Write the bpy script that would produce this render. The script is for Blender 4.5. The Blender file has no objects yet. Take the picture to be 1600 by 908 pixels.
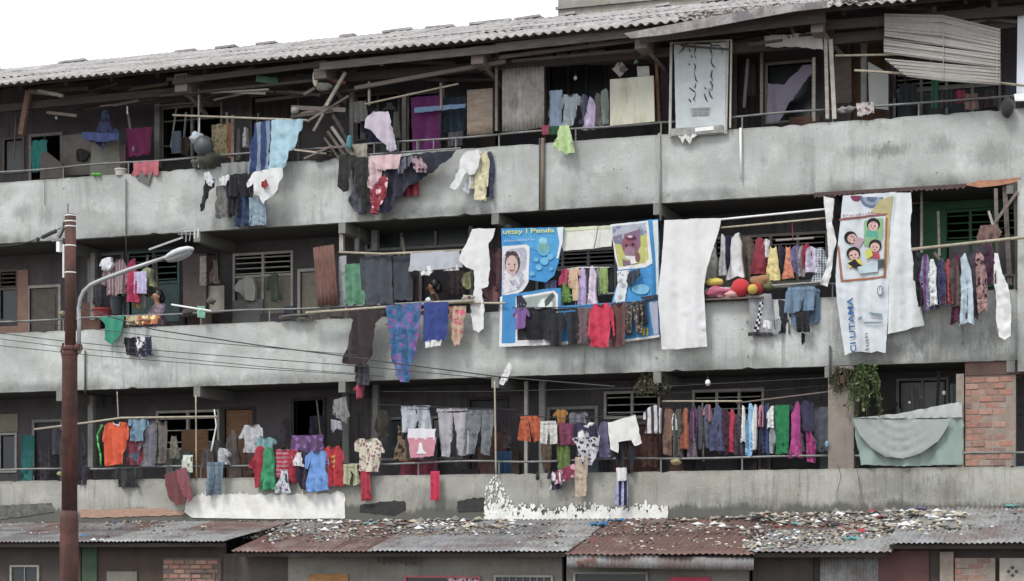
import bpy, bmesh, math, random
from mathutils import Vector, Matrix, noise
from mathutils.geometry import delaunay_2d_cdt
random.seed(7)
scene = bpy.context.scene
COL = scene.collection

# ------------------------------------------------------------------ camera
TH = math.radians(18.83)                       # the facade is seen obliquely, nearer at the right
FWD = Vector((-math.sin(TH), math.cos(TH), 0)); RGT = Vector((math.cos(TH), math.sin(TH), 0))
CAM = Vector((0, 0, 2.2)) - 35.1 * FWD
cd = bpy.data.cameras.new('camera'); cam = bpy.data.objects.new('camera', cd); COL.objects.link(cam)
cam.location = CAM; cam.rotation_euler = (math.radians(90), 0, TH)
cd.sensor_width = 36; cd.lens = 67.5; cd.shift_y = (870 - 454) / 1600.0
cd.clip_start = 0.3; cd.clip_end = 3000
scene.camera = cam
# ------------------------------------------------------------------ overcast sky and soft sun
EL, AZ = math.radians(52), math.radians(200)
w = bpy.data.worlds.new("World"); scene.world = w; w.use_nodes = True
nt = w.node_tree; nt.nodes.clear()
out = nt.nodes.new('ShaderNodeOutputWorld'); bg = nt.nodes.new('ShaderNodeBackground')
sky = nt.nodes.new('ShaderNodeTexSky'); sky.sky_type = 'NISHITA'; sky.sun_disc = False
sky.sun_elevation = EL; sky.sun_rotation = AZ
mx = nt.nodes.new('ShaderNodeMix'); mx.data_type = 'RGBA'; mx.inputs[0].default_value = 0.88
mx.inputs[7].default_value = (10.2, 10.5, 10.9, 1)
nt.links.new(sky.outputs[0], mx.inputs[6]); nt.links.new(mx.outputs[2], bg.inputs[0])
bg.inputs[1].default_value = 0.105; nt.links.new(bg.outputs[0], out.inputs[0])
sd = bpy.data.lights.new('sun', 'SUN'); sd.energy = 1.5; sd.angle = math.radians(14); sd.color = (1, 0.97, 0.93)
so = bpy.data.objects.new('sun', sd); COL.objects.link(so)
sv = Vector((math.sin(AZ) * math.cos(EL), math.cos(AZ) * math.cos(EL), math.sin(EL)))
so.rotation_euler = sv.to_track_quat('Z', 'Y').to_euler(); so.location = (0, -20, 40)
vs = scene.view_settings; vs.view_transform = 'Standard'; vs.look = 'None'; vs.gamma = 1; vs.exposure = 0.55
scene.render.film_transparent = False
try: scene.cycles.max_bounces = 6
except Exception: pass

# ------------------------------------------------------------------ measuring helpers
def P(px, py, y):                              # place on the vertical plane at depth y, from surveyed photo coordinates
    d = FWD + RGT * ((px - 800) / 3000.0) + Vector((0, 0, (870 - py) / 3000.0))
    t = (y - CAM.y) / d.y
    return CAM + d * t
def X(px, y): return P(px, 500, y).x
def Z(px, py, y): return P(px, py, y).z
def lin(c):
    c /= 255.0
    return c / 12.92 if c <= 0.04045 else ((c + 0.055) / 1.055) ** 2.4
def A(h, k=1.0):
    if isinstance(h, str):
        r, g, b = int(h[0:2], 16), int(h[2:4], 16), int(h[4:6], 16)
    else: r, g, b = h
    return tuple(min(0.82, max(0.006, lin(v) * k)) for v in (r, g, b))

# ------------------------------------------------------------------ materials
MATS = {}
def newmat(name, rough=0.85):
    m = bpy.data.materials.new(name); m.use_nodes = True
    b = m.node_tree.nodes['Principled BSDF']; b.inputs['Roughness'].default_value = rough
    return m, m.node_tree, b
def nd(t, kind, **kw):
    n = t.nodes.new(kind)
    for k, v in kw.items(): setattr(n, k, v)
    return n
def coords(t, scale, gen=False):
    tc = nd(t, 'ShaderNodeTexCoord') if gen else nd(t, 'ShaderNodeNewGeometry')
    mp = nd(t, 'ShaderNodeMapping'); mp.inputs['Scale'].default_value = scale
    t.links.new(tc.outputs['Generated' if gen else 'Position'], mp.inputs[0]); return mp
def noi(t, mp, scale, detail=5, rough=0.6):
    n = nd(t, 'ShaderNodeTexNoise'); n.inputs['Scale'].default_value = scale
    n.inputs['Detail'].default_value = detail; n.inputs['Roughness'].default_value = rough
    t.links.new(mp.outputs[0], n.inputs['Vector']); return n
def ramp(t, src, a, b, lo=0.0, hi=1.0):
    r = nd(t, 'ShaderNodeMapRange'); r.inputs[1].default_value = a; r.inputs[2].default_value = b
    r.inputs[3].default_value = lo; r.inputs[4].default_value = hi
    t.links.new(src, r.inputs[0]); return r
def mixc(t, fac, a, b, mode='MIX'):
    m = nd(t, 'ShaderNodeMix', data_type='RGBA', blend_type=mode)
    if hasattr(fac, 'links'): t.links.new(fac, m.inputs[0])
    else: m.inputs[0].default_value = fac
    for i, c in ((6, a), (7, b)):
        if hasattr(c, 'links'): t.links.new(c, m.inputs[i])
        else: m.inputs[i].default_value = (c[0], c[1], c[2], 1)
    return m.outputs[2]
def mul(t, a, b, op='MULTIPLY'):
    m = nd(t, 'ShaderNodeMath', operation=op)
    for i, c in ((0, a), (1, b)):
        if hasattr(c, 'links'): t.links.new(c, m.inputs[i])
        else: m.inputs[i].default_value = c
    return m.outputs[0]
def bump(t, b, h, s, d=0.02):
    n = nd(t, 'ShaderNodeBump'); n.inputs['Strength'].default_value = s; n.inputs['Distance'].default_value = d
    t.links.new(h, n.inputs['Height']); t.links.new(n.outputs[0], b.inputs['Normal'])

def mat_concrete(key='concrete', base=(0.455, 0.475, 0.462), dark=(0.09, 0.09, 0.08), amount=1.0, seed=0.0, bands=True, mould=None, spots=()):
    if key in MATS: return MATS[key]
    m, t, b = newmat(key, 0.92)
    mp = coords(t, (1, 1, 1)); mp.inputs['Location'].default_value = (seed, 0, seed)
    big = noi(t, mp, 0.42, 3); c = mixc(t, ramp(t, big.outputs[0], .38, .62).outputs[0], [v * .74 for v in base], [v * 1.1 for v in base])
    med = noi(t, mp, 1.9, 6, .65); c = mixc(t, ramp(t, med.outputs[0], .42, .66, 0, .65).outputs[0], c, (base[0] * .68, base[1] * .65, base[2] * .58))
    lt = noi(t, mp, 1.7, 7, .72); c = mixc(t, ramp(t, lt.outputs[0], .54, .66, 0, .45).outputs[0], c, [min(.62, v * 1.3) for v in base])
    blot = noi(t, mp, 1.25, 8, .78); c = mixc(t, ramp(t, blot.outputs[0], .56, .68, 0, .55 * amount).outputs[0], c, [v * .42 for v in base])
    st = coords(t, (7.5, 7.5, .55)); st.inputs['Location'].default_value = (seed, 3, 0)
    s = noi(t, st, 1.0, 5, .7); gate = noi(t, mp, .45, 2)
    f = mul(t, ramp(t, s.outputs[0], .50, .68).outputs[0], ramp(t, gate.outputs[0], .47, .62, .03, .7 * amount).outputs[0])
    c = mixc(t, f, c, [v * .38 for v in base])
    s2 = noi(t, coords(t, (16, 16, .5)), 1.0, 4, .6)
    c = mixc(t, mul(t, mul(t, ramp(t, s2.outputs[0], .6, .7).outputs[0], .38 * amount), ramp(t, noi(t, mp, .9, 2).outputs[0], .5, .62).outputs[0]), c, [min(.6, v * 1.45) for v in base])
    if bands:
        g = nd(t, 'ShaderNodeTexCoord'); sep = nd(t, 'ShaderNodeSeparateXYZ'); t.links.new(g.outputs['Generated'], sep.inputs[0])
        rg = noi(t, coords(t, (2.6, 2.6, 1.2)), 1.0, 8, .75)
        zb = mul(t, sep.outputs[2], mul(t, rg.outputs[0], -.36), 'ADD')
        lowm = ramp(t, zb, .03, -.16); lg = noi(t, mp, .7, 4, .7); c = mixc(t, mul(t, lowm.outputs[0], ramp(t, lg.outputs[0], .40, .62, .12, .8 * amount).outputs[0]), c, dark)
        zt = mul(t, sep.outputs[2], mul(t, rg.outputs[0], .22), 'ADD')
        topm = ramp(t, zt, 1.06, 1.13); c = mixc(t, mul(t, topm.outputs[0], .5 * amount), c, (0.12, .115, .095))
    if mould:
        sx = nd(t, 'ShaderNodeSeparateXYZ'); gp = nd(t, 'ShaderNodeNewGeometry'); t.links.new(gp.outputs['Position'], sx.inputs[0])
        ra = noi(t, coords(t, (13, 13, 2.2)), 1.0, 7, .8); rb = noi(t, coords(t, (1.1, 1, 1)), 1.0, 2)
        zz = mul(t, mul(t, sx.outputs[2], mul(t, ra.outputs[0], -.42), 'ADD'), mul(t, rb.outputs[0], -.45), 'ADD')
        c = mixc(t, ramp(t, zz, mould - .41, mould - .50, 0, .85).outputs[0], c, dark)
    if spots:                                   # individual mould and drip stains, each at its own place on the wall
        rn = noi(t, coords(t, (5, 5, 2.5)), 1.0, 8, .8); fn = noi(t, coords(t, (26, 26, 7)), 1.0, 4, .7)
        for (px, py, rx, rz, st_) in spots:
            c0 = P(px, py, 0); k_ = P(px + 1, py, 0).x - c0.x; m_ = coords(t, (1, 0, 1)); m_.inputs['Scale'].default_value = (1 / (rx * k_), 0, 1 / (rz * .0118)); m_.inputs['Location'].default_value = (-c0.x / (rx * k_), 0, -c0.z / (rz * .0118))
            ln_ = nd(t, 'ShaderNodeVectorMath', operation='LENGTH'); t.links.new(m_.outputs[0], ln_.inputs[0])
            v_ = mul(t, mul(t, ln_.outputs['Value'], mul(t, rn.outputs[0], -2.2), 'ADD'), mul(t, fn.outputs[0], -1.3), 'ADD')
            c = mixc(t, ramp(t, v_, -.75, -1.45, 0, st_ * .62).outputs[0], c, (.085, .085, .08))
    sp = noi(t, mp, 9, 3, .5); c = mixc(t, ramp(t, sp.outputs[0], .69, .73, 0, .7).outputs[0], c, dark)
    t.links.new(c, b.inputs['Base Color'])
    fine = noi(t, mp, 28, 5, .7); bump(t, b, mul(t, fine.outputs[0], mul(t, med.outputs[0], 1.6), 'ADD'), .55, .025)
    MATS[key] = m; return m
def mat_plain(name, col, rough=0.85, var=0.25, scale=6.0, stretch=(1, 1, 1), metal=0.0, bmp=.3, dirt=None):
    key = name
    if key in MATS: return MATS[key]
    m, t, b = newmat(name, rough); b.inputs['Metallic'].default_value = metal
    mp = coords(t, stretch); n = noi(t, mp, scale, 6, .65)
    c = mixc(t, ramp(t, n.outputs[0], .3, .7).outputs[0], [v * (1 - var) for v in col], [min(.85, v * (1 + var * .6)) for v in col])
    if dirt:
        n2 = noi(t, mp, scale * .45, 4, .7); c = mixc(t, ramp(t, n2.outputs[0], .48, .62).outputs[0], c, dirt)
    t.links.new(c, b.inputs['Base Color'])
    if bmp: bump(t, b, n.outputs[0], bmp, .02)
    MATS[key] = m; return m
def mat_cloth(h, k=1.0, pat=None, h2='ffffff', ps=9.0):
    key = 'fabric_%s_%.1f_%s_%s_%.0f' % (h, k, pat, h2, ps)
    if key in MATS: return MATS[key]
    m, t, b = newmat('fabric', 0.95); k = (k if k < 1.25 else 1.25 + (k - 1.25) * .12) * .8; col = tuple(min(.68, q) for q in A(h, k)); g_ = sum(col) / 3; f_ = .9 if g_ > .4 else .84; col = tuple((q * .87 + g_ * .13) * f_ for q in col)
    try: b.inputs['Sheen Weight'].default_value = .15
    except Exception: pass
    mp = coords(t, (1, 1, 1)); n = noi(t, mp, 7, 5, .6)
    c = mixc(t, ramp(t, n.outputs[0], .3, .7).outputs[0], [v * .93 for v in col], [min(.7, v * 1.04) for v in col])
    c2 = tuple(min(.68, q) for q in A(h2, k))
    if pat == 'floral':
        v = nd(t, 'ShaderNodeTexVoronoi'); v.inputs['Scale'].default_value = ps
        wv = mixc(t, .09, mp.outputs[0], noi(t, mp, 12).outputs['Color']); t.links.new(wv, v.inputs['Vector'])
        c = mixc(t, ramp(t, v.outputs['Distance'], .42, .33).outputs[0], c, c2)
        n3 = noi(t, mp, ps * 1.7, 2); c = mixc(t, ramp(t, n3.outputs[0], .62, .66).outputs[0], c, [q * .5 for q in c2])
    elif pat in ('stripe', 'hstripe', 'check'):
        wv = nd(t, 'ShaderNodeTexWave', bands_direction='Z' if pat == 'hstripe' else 'X'); wv.inputs['Scale'].default_value = ps; wv.inputs['Distortion'].default_value = .8
        t.links.new(mp.outputs[0], wv.inputs['Vector']); f = ramp(t, wv.outputs[0], .45, .55).outputs[0]
        c = mixc(t, f, c, c2)
        if pat == 'check':
            w2 = nd(t, 'ShaderNodeTexWave', bands_direction='Z'); w2.inputs['Scale'].default_value = ps
            t.links.new(mp.outputs[0], w2.inputs['Vector']); c = mixc(t, mul(t, ramp(t, w2.outputs[0], .45, .55).outputs[0], .6), c, [q * .4 for q in col])
    elif pat == 'batik':
        n3 = noi(t, mp, ps, 4, .7); r = nd(t, 'ShaderNodeValToRGB'); t.links.new(n3.outputs[0], r.inputs[0])
        e = r.color_ramp.elements; e[0].position = .36; e[0].color = (*col, 1); e[1].position = .7; e[1].color = (*col, 1)
        for p_, cc in ((.42, [q * .5 for q in col]), (.46, col), (.53, col), (.555, c2), (.585, c2), (.61, [min(.6, q * 1.5) for q in col])):
            x = e.new(p_); x.color = (cc[0], cc[1], cc[2], 1)
        c = r.outputs[0]
    t.links.new(c, b.inputs['Base Color'])
    f = noi(t, mp, 40, 3); bump(t, b, f.outputs[0], .25, .01)
    MATS[key] = m; return m
def mat_metal_sheet(name, col, rust=(0.17, .07, .045), amt=.4, rough=.6, seed=0):
    if name in MATS: return MATS[name]
    m, t, b = newmat(name, rough); b.inputs['Metallic'].default_value = .15
    mp = coords(t, (1, .45, 1)); mp.inputs['Location'].default_value = (seed, seed, 0)
    n = noi(t, mp, 1.5, 7, .7); c = mixc(t, ramp(t, n.outputs[0], .68 - amt * .45, .74 - amt * .4).outputs[0], col, rust)
    n2 = noi(t, mp, 11, 5, .7); c = mixc(t, ramp(t, n2.outputs[0], .42, .72, 0, .55).outputs[0], c, [v * .35 for v in col])
    n3 = noi(t, coords(t, (9, 1, 1)), 1.2, 4); c = mixc(t, ramp(t, n3.outputs[0], .56, .7, 0, .5).outputs[0], c, [min(.6, v * 1.5) for v in col])
    if 'zinc' in name:                          # dirt and rust film that runs on from sheet to sheet
        w0 = coords(t, (.8, 1.2, 1)); d_ = noi(t, w0, 1.1, 7, .75); c = mixc(t, ramp(t, d_.outputs[0], .46, .60, 0, .72).outputs[0], c, (.135, .082, .07))
        d2 = noi(t, coords(t, (2.2, 2.2, 2)), 1.6, 6, .8); c = mixc(t, ramp(t, d2.outputs[0], .52, .66, 0, .7).outputs[0], c, (.10, .085, .078))
    t.links.new(c, b.inputs['Base Color']); bump(t, b, n2.outputs[0], .35, .01)
    MATS[name] = m; return m
def mat_roof():
    if 'asbestos' in MATS: return MATS['asbestos']
    m, t, b = newmat('asbestos_cement', .93)
    mp = coords(t, (1, .6, 1)); n = noi(t, mp, 2.2, 7, .7)
    c = mixc(t, ramp(t, n.outputs[0], .35, .7).outputs[0], (.20, .185, .18), (.42, .40, .39))
    n2 = noi(t, coords(t, (5, 2.2, 2)), 1.6, 6, .75); c = mixc(t, ramp(t, n2.outputs[0], .56, .66, 0, .8).outputs[0], c, (.075, .07, .07))
    n3 = noi(t, mp, 14, 4); c = mixc(t, ramp(t, n3.outputs[0], .6, .7, 0, .5).outputs[0], c, (.5, .48, .46))
    t.links.new(c, b.inputs['Base Color']); bump(t, b, n3.outputs[0], .5, .02)
    MATS['asbestos'] = m; return m
def mat_glass_dark():
    if 'old_glass' in MATS: return MATS['old_glass']
    m, t, b = newmat('old_glass', .25); b.inputs['Base Color'].default_value = (.03, .035, .04, 1)
    MATS['old_glass'] = m; return m
wood = lambda n, c, v=.35: mat_plain(n, c, .85, v, 3.0, (1.5, 1.5, 9))
SP_UP = [(1335, 238, 26, 14, .7), (1390, 234, 38, 13, .9), (1470, 226, 26, 18, .6), (1550, 243, 52, 24, .6), (34, 332, 20, 20, .7), (74, 336, 16, 22, .6), (300, 320, 30, 26, .4), (700, 330, 90, 10, .5), (1262, 255, 16, 60, .45), (620, 320, 40, 30, .35), (1100, 300, 60, 10, .4), (900, 300, 14, 30, .5),
         (1318, 500, 18, 90, .75), (1490, 535, 100, 26, .85), (1400, 548, 60, 16, .8), (1560, 500, 26, 60, .6), (600, 540, 40, 50, .45), (1170, 560, 60, 14, .4), (430, 590, 80, 12, .5), (60, 605, 60, 10, .5), (240, 590, 40, 16, .35), (930, 575, 60, 12, .5)]
SP_LO = [(1400, 760, 70, 34, .7), (1480, 765, 40, 30, .55), (1340, 780, 40, 20, .5), (1180, 790, 90, 16, .8), (700, 790, 60, 16, .8), (40, 800, 60, 16, .9), (640, 770, 40, 24, .4), (1100, 775, 50, 18, .5), (1540, 780, 40, 14, .5), (860, 785, 40, 14, .6)]
M_conc = mat_concrete(spots=SP_UP)
M_concL = mat_concrete('concrete_low', (0.345, 0.342, 0.31), (0.075, .075, .065), 1.15, 5, True, 3.12, SP_LO)
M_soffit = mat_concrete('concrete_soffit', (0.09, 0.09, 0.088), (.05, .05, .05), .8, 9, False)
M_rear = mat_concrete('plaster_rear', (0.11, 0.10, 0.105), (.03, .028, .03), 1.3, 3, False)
M_wood = wood('weathered_wood', (.16, .13, .115))
M_woodd = wood('dark_wood', (.06, .048, .045))
M_woodl = wood('pale_wood', (.34, .31, .27))
M_bamboo = mat_plain('bamboo', (.36, .32, .24), .6, .3, 9)
M_steel = mat_plain('rail_steel', (.20, .205, .20), .55, .35, 8, metal=.3)
M_white = mat_plain('white_paint', (.74, .75, .74), .7, .12, 5, dirt=None)
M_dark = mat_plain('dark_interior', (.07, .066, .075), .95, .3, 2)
M_cable = mat_plain('cable', (.03, .03, .032), .7, .1, 3, bmp=0)

# ------------------------------------------------------------------ object helpers
def link(name, me, mat=None, parent=None, loc=None):
    o = bpy.data.objects.new(name, me); COL.objects.link(o)
    if mat is not None and len(me.materials) == 0: me.materials.append(mat)
    if parent is not None: o.parent = parent
    if loc is not None: o.location = loc
    return o
LABELS = {}
def tag(o, label=None, cat=None, group=None, kind=None):
    if label:
        o['label'] = label
        if label in LABELS and not group: print('DUP LABEL', label)
        LABELS[label] = 1
    if cat: o['category'] = cat
    if group: o['group'] = group
    if kind: o['kind'] = kind
    return o
def empty(name, loc, label=None, cat=None, group=None, kind=None):
    o = bpy.data.objects.new(name, None); COL.objects.link(o); o.location = loc; o.empty_display_size = .2
    return tag(o, label, cat, group, kind)
class MB:
    def __init__(s): s.v = []; s.f = []
    def add(s, vs_, fs):
        k = len(s.v); s.v += [tuple(q) for q in vs_]; s.f += [tuple(i + k for i in f) for f in fs]; return s
    def box(s, x0, x1, y0, y1, z0, z1):
        return s.add([(x0, y0, z0), (x1, y0, z0), (x1, y1, z0), (x0, y1, z0), (x0, y0, z1), (x1, y0, z1), (x1, y1, z1), (x0, y1, z1)],
                     [(0, 3, 2, 1), (4, 5, 6, 7), (0, 1, 5, 4), (1, 2, 6, 5), (2, 3, 7, 6), (3, 0, 4, 7)])
    def bar(s, p, q, wd, th):                  # plank between two points; wd across the view, th in depth
        p, q = Vector(p), Vector(q); d = (q - p).normalized(); yv = Vector((0, 1, 0)); sd_ = d.cross(yv)
        if sd_.length < .05: yv = Vector((0, 0, 1)); sd_ = d.cross(yv)
        sd_.normalize(); yv = sd_.cross(d).normalized(); vs_ = []
        for e in (p, q):
            for a, b_ in ((-1, -1), (1, -1), (1, 1), (-1, 1)): vs_.append(e + sd_ * (a * wd / 2) + yv * (b_ * th / 2))
        return s.add(vs_, [(0, 1, 2, 3), (7, 6, 5, 4), (0, 4, 5, 1), (1, 5, 6, 2), (2, 6, 7, 3), (3, 7, 4, 0)])
    def tube(s, pts, r, n=8, r2=None, cap=True):
        pts = [Vector(p) for p in pts]; rings = []
        for i, p in enumerate(pts):
            d = (pts[min(i + 1, len(pts) - 1)] - pts[max(i - 1, 0)]).normalized()
            a = d.cross(Vector((0, 0, 1)));
            if a.length < .1: a = d.cross(Vector((0, 1, 0)))
            a.normalize(); b_ = d.cross(a).normalized()
            rr = r if r2 is None else r + (r2 - r) * i / (len(pts) - 1)
            if isinstance(r, (list, tuple)): rr = r[i]
            rings.append([p + (a * math.cos(2 * math.pi * j / n) + b_ * math.sin(2 * math.pi * j / n)) * rr for j in range(n)])
        vs_ = [q for g in rings for q in g]; fs = []
        for i in range(len(rings) - 1):
            for j in range(n): fs.append((i * n + j, i * n + (j + 1) % n, (i + 1) * n + (j + 1) % n, (i + 1) * n + j))
        if cap: fs.append(tuple(range(n))[::-1]); fs.append(tuple((len(rings) - 1) * n + j for j in range(n)))
        return s.add(vs_, fs)
    def ball(s, c, rx, ry, rz, nu=10, nv=7, jit=0.0, seed=0):
        vs_ = []; fs = []
        for i in range(nv + 1):
            a = math.pi * i / nv
            for j in range(nu):
                b_ = 2 * math.pi * j / nu; k = 1 + jit * noise.noise(Vector((math.sin(a) * math.cos(b_) * 1.7 + seed, math.sin(a) * math.sin(b_) * 1.7, math.cos(a) * 1.7 + seed)))
                vs_.append((c[0] + rx * k * math.sin(a) * math.cos(b_), c[1] + ry * k * math.sin(a) * math.sin(b_), c[2] + rz * k * math.cos(a)))
        for i in range(nv):
            for j in range(nu): fs.append((i * nu + j, (i + 1) * nu + j, (i + 1) * nu + (j + 1) % nu, i * nu + (j + 1) % nu))
        return s.add(vs_, fs)
    def build(s, name, mat, parent=None, loc=None, smooth=False):
        """mesh in world coordinates; loc moves the origin there"""
        o0 = Vector(loc) if loc is not None else Vector((0, 0, 0))
        pw = Vector((0, 0, 0)); q_ = parent
        while q_ is not None: pw = pw + q_.location; q_ = q_.parent
        base = pw if parent is not None else o0
        me = bpy.data.meshes.new(name); me.from_pydata([Vector(q) - base for q in s.v], [], s.f); me.update()
        if smooth:
            for p in me.polygons: p.use_smooth = True
        o = link(name, me, mat, parent, None if parent is not None else o0)
        if parent is not None: o.location = (0, 0, 0)
        return o
def bevel_box(name, x0, x1, y0, y1, z0, z1, mat, parent=None, loc=None):
    return MB().box(x0, x1, y0, y1, z0, z1).build(name, mat, parent, loc)

# ------------------------------------------------------------------ cloth
def densify(poly, step, jit, seed):
    out_ = []
    n = len(poly)
    for i in range(n):
        a, b_ = poly[i], poly[(i + 1) % n]; L = math.hypot(b_[0] - a[0], b_[1] - a[1]); k = max(1, int(L / step))
        for j in range(k):
            u = j / k; x = a[0] + (b_[0] - a[0]) * u; z = a[1] + (b_[1] - a[1]) * u
            if j and L > 0:
                q = jit * (noise.noise(Vector((x * 9, z * 9, seed))) + .6 * noise.noise(Vector((x * 27, z * 27, seed + 3))))
                x += -(b_[1] - a[1]) / L * q; z += (b_[0] - a[0]) / L * q
            out_.append((x, z))
    return out_
def inside(poly, x, z):
    c = False; n = len(poly); j = n - 1
    for i in range(n):
        xi, zi = poly[i]; xj, zj = poly[j]
        if (zi > z) != (zj > z) and x < (xj - xi) * (z - zi) / (zj - zi + 1e-12) + xi: c = not c
        j = i
    return c
class Fold:
    def __init__(s, amp, lam, seed, z1, z0, tilt=0.0): s.a = amp; s.l = lam; s.s = seed; s.z1 = z1; s.z0 = z0; s.t = tilt
    def __call__(s, x, z):
        v = (s.z1 - z) / max(.05, s.z1 - s.z0)
        q = noise.noise(Vector((x * 2.3, z * 1.2, s.s)))
        d = s.a * (.45 + .8 * v) * (math.sin(2 * math.pi * x / s.l + s.s * 5 + 3.2 * q + z * 1.1) + .55 * math.sin(2 * math.pi * x / (s.l * .41) + s.s * 3 + 2.2 * q + z * .6))
        d += s.a * .45 * noise.noise(Vector((x * 5.5 + z * 1.5, z * 1.3, s.s + 9))) + s.a * .35 * noise.noise(Vector((x * 13, z * 7 + x * 5, s.s + 4)))
        e_ = noise.noise(Vector((x * 3 + z * 4, z * 2 - x * 2, s.s + 21))); d += s.a * .5 * (abs(e_) ** .6)
        return d + s.t * v
class LongFold:                                 # smooth gravity folds fanning down from a pinned top
    def __init__(s, amp, lam, seed, z1, z0, xm): s.a = amp; s.l = lam; s.s = seed; s.z1 = z1; s.z0 = z0; s.xm = xm
    def __call__(s, x, z):
        v = (s.z1 - z) / max(.05, s.z1 - s.z0); xx = s.xm + (x - s.xm) / (1 + .25 * v)
        return s.a * (.3 + .9 * v) * (math.sin(2 * math.pi * xx / s.l + s.s + 1.2 * v) + .6 * math.sin(2 * math.pi * xx / (s.l * .47) + s.s * 2 - .8 * v) + .3 * math.sin(2 * math.pi * (xx / (s.l * .23) + z * .5))) + s.a * .6 * noise.noise(Vector((x * 2.5, z * 2.5, s.s)))
class SwagFold:                                 # curved folds of cloth sagging from two corners
    def __init__(s, amp, lam, z1, xm, w, h): s.a = amp; s.l = lam; s.z1 = z1; s.xm = xm; s.w = w; s.h = h
    def __call__(s, x, z):
        u = (x - s.xm) / s.w; p = (s.z1 - z) + s.h * 1.1 * u * u
        return s.a * (.35 + .65 * noise.noise(Vector((x * 1.1, p * 3, 9)))) * math.sin(2 * math.pi * p / s.l + 5 * noise.noise(Vector((x * 1.6, z, 3)))) * (.5 + .5 * math.cos(u * 2.2)) - s.a * 1.4 * min(1, p / s.h)
def sheet(poly, y, fold, th, step, jit=.006, seed=0.0, both=True):
    """closed slab of cloth from an outline in x,z"""
    pts = densify(poly, step, jit, seed)
    n = len(pts); xs = [p[0] for p in pts]; zs = [p[1] for p in pts]
    co = [Vector(p) for p in pts]; x = min(xs) + step * .5; r = random.Random(int(seed * 100) + 5)
    while x < max(xs):
        z = min(zs) + step * .5
        while z < max(zs):
            xx = x + r.uniform(-.25, .25) * step; zz = z + r.uniform(-.25, .25) * step
            if inside(pts, xx, zz) and min((xx - p[0]) ** 2 + (zz - p[1]) ** 2 for p in pts) > (step * .4) ** 2: co.append(Vector((xx, zz)))
            z += step
        x += step
    V, E, F, _, _, _ = delaunay_2d_cdt(co, [], [list(range(n))], 2, 1e-6)
    k = len(V)
    fr = [(v[0], y + fold(v[0], v[1]), v[1]) for v in V]
    fs = []
    for f in F:
        a, b_, c = (V[i] for i in f[:3]); ar = (b_[0] - a[0]) * (c[1] - a[1]) - (b_[1] - a[1]) * (c[0] - a[0])
        fs.append(tuple(f) if ar > 0 else tuple(f[::-1]))
    if not both: return fr, fs
    bk = [(v[0], y + fold(v[0], v[1]) + th, v[1]) for v in V]
    cnt = {}
    for f in fs:
        for i in range(len(f)): e = (f[i], f[(i + 1) % len(f)]); cnt[e] = cnt.get(e, 0) + 1
    side = []
    for (a, b_) in cnt:
        if (b_, a) not in cnt: side.append((b_, a, a + k, b_ + k))
    allv = fr + bk; m_ = {}; sv_ = []; sf = []                    # the rim gets its own vertices so it shades as an edge
    for f in side:
        g_ = []
        for i in f:
            if i not in m_: m_[i] = 2 * k + len(sv_); sv_.append(allv[i])
            g_.append(m_[i])
        sf.append(tuple(g_))
    return allv + sv_, fs + [tuple(i + k for i in f[::-1]) for f in fs] + sf
SEED = [0.37]; FOLDS = {}
def nseed(): SEED[0] += 1.73; return SEED[0] % 97
def drape(name, label, cat, poly, y, h, group=None, k=1.15, pat=None, h2='ffffff', ps=9.0, amp=None, lam=None, th=.014, mat=None,
          parent=None, px=True, tilt=0.0, fold=None, jit=None, step=None, seed=None, base=None):
    pw = [(P(a, b_, y).x, P(a, b_, y).z) for a, b_ in poly] if px else poly
    xs = [p[0] for p in pw]; zs = [p[1] for p in pw]; W_ = max(xs) - min(xs); H_ = max(zs) - min(zs); sd_ = seed or nseed()
    if fold is None: fold = Fold(amp if amp is not None else min(.045, .09 * min(W_, H_) + .008), lam or max(.08, min(.24, W_ * .36)), sd_, max(zs), min(zs), tilt)
    step = step or max(.016, min(.06, math.sqrt(W_ * H_) / 12))
    if jit is None: jit = min(.02, .05 * min(W_, H_))
    vs_, fs = sheet(pw, y, fold, th, step, jit, sd_)
    mb = MB(); mb.add(vs_, fs); m = mat or mat_cloth(h, k, pat, h2, ps)
    if parent is not None: o = mb.build(name, m, parent, smooth=True)
    else:
        o = mb.build(name, m, None, ((min(xs) + max(xs)) / 2, y, max(zs)), smooth=True); tag(o, label, cat, group)
    if label: FOLDS[label] = (o, fold, y)
    return o, fold
TSH = {'body': [(.2, .0), (.36, .0), (.42, .05), (.58, .05), (.64, 0), (.8, 0), (.82, .3), (.84, 1), (.16, 1), (.18, .3)],
       'sleeve': [[(.21, .005), (.09, .10), (.0, .36), (.06, .43), (.15, .41), (.19, .28)], [(.79, .005), (.93, .12), (1, .33), (.95, .41), (.86, .38), (.81, .28)]],
       'collar': [(.35, -.015), (.43, .035), (.57, .035), (.65, -.015), (.6, .06), (.5, .09), (.4, .06)]}
LSH = {'body': TSH['body'], 'sleeve': [[(.21, .005), (.05, .2), (-.02, .75), (.1, .77), (.19, .3)], [(.79, .005), (.95, .2), (1.02, .75), (.9, .77), (.81, .3)]], 'collar': TSH['collar']}
TRO = {'waistband': [(.03, 0), (.97, 0), (.98, .08), (.02, .08)], 'leg': [[(.02, .083), (.497, .083), (.47, .32), (.38, 1), (.04, 1)], [(.503, .083), (.98, .083), (.96, 1), (.62, 1), (.53, .32)]]}
SHO = {'waistband': [(.05, 0), (.95, 0), (.96, .14), (.04, .14)], 'leg': [[(.04, .145), (.497, .145), (.48, .55), (.44, 1), (.0, .95)], [(.503, .145), (.96, .145), (1, .95), (.56, 1), (.52, .55)]]}
KINDS = {'t_shirt': TSH, 'shirt': LSH, 'trousers': TRO, 'shorts': SHO}
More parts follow.
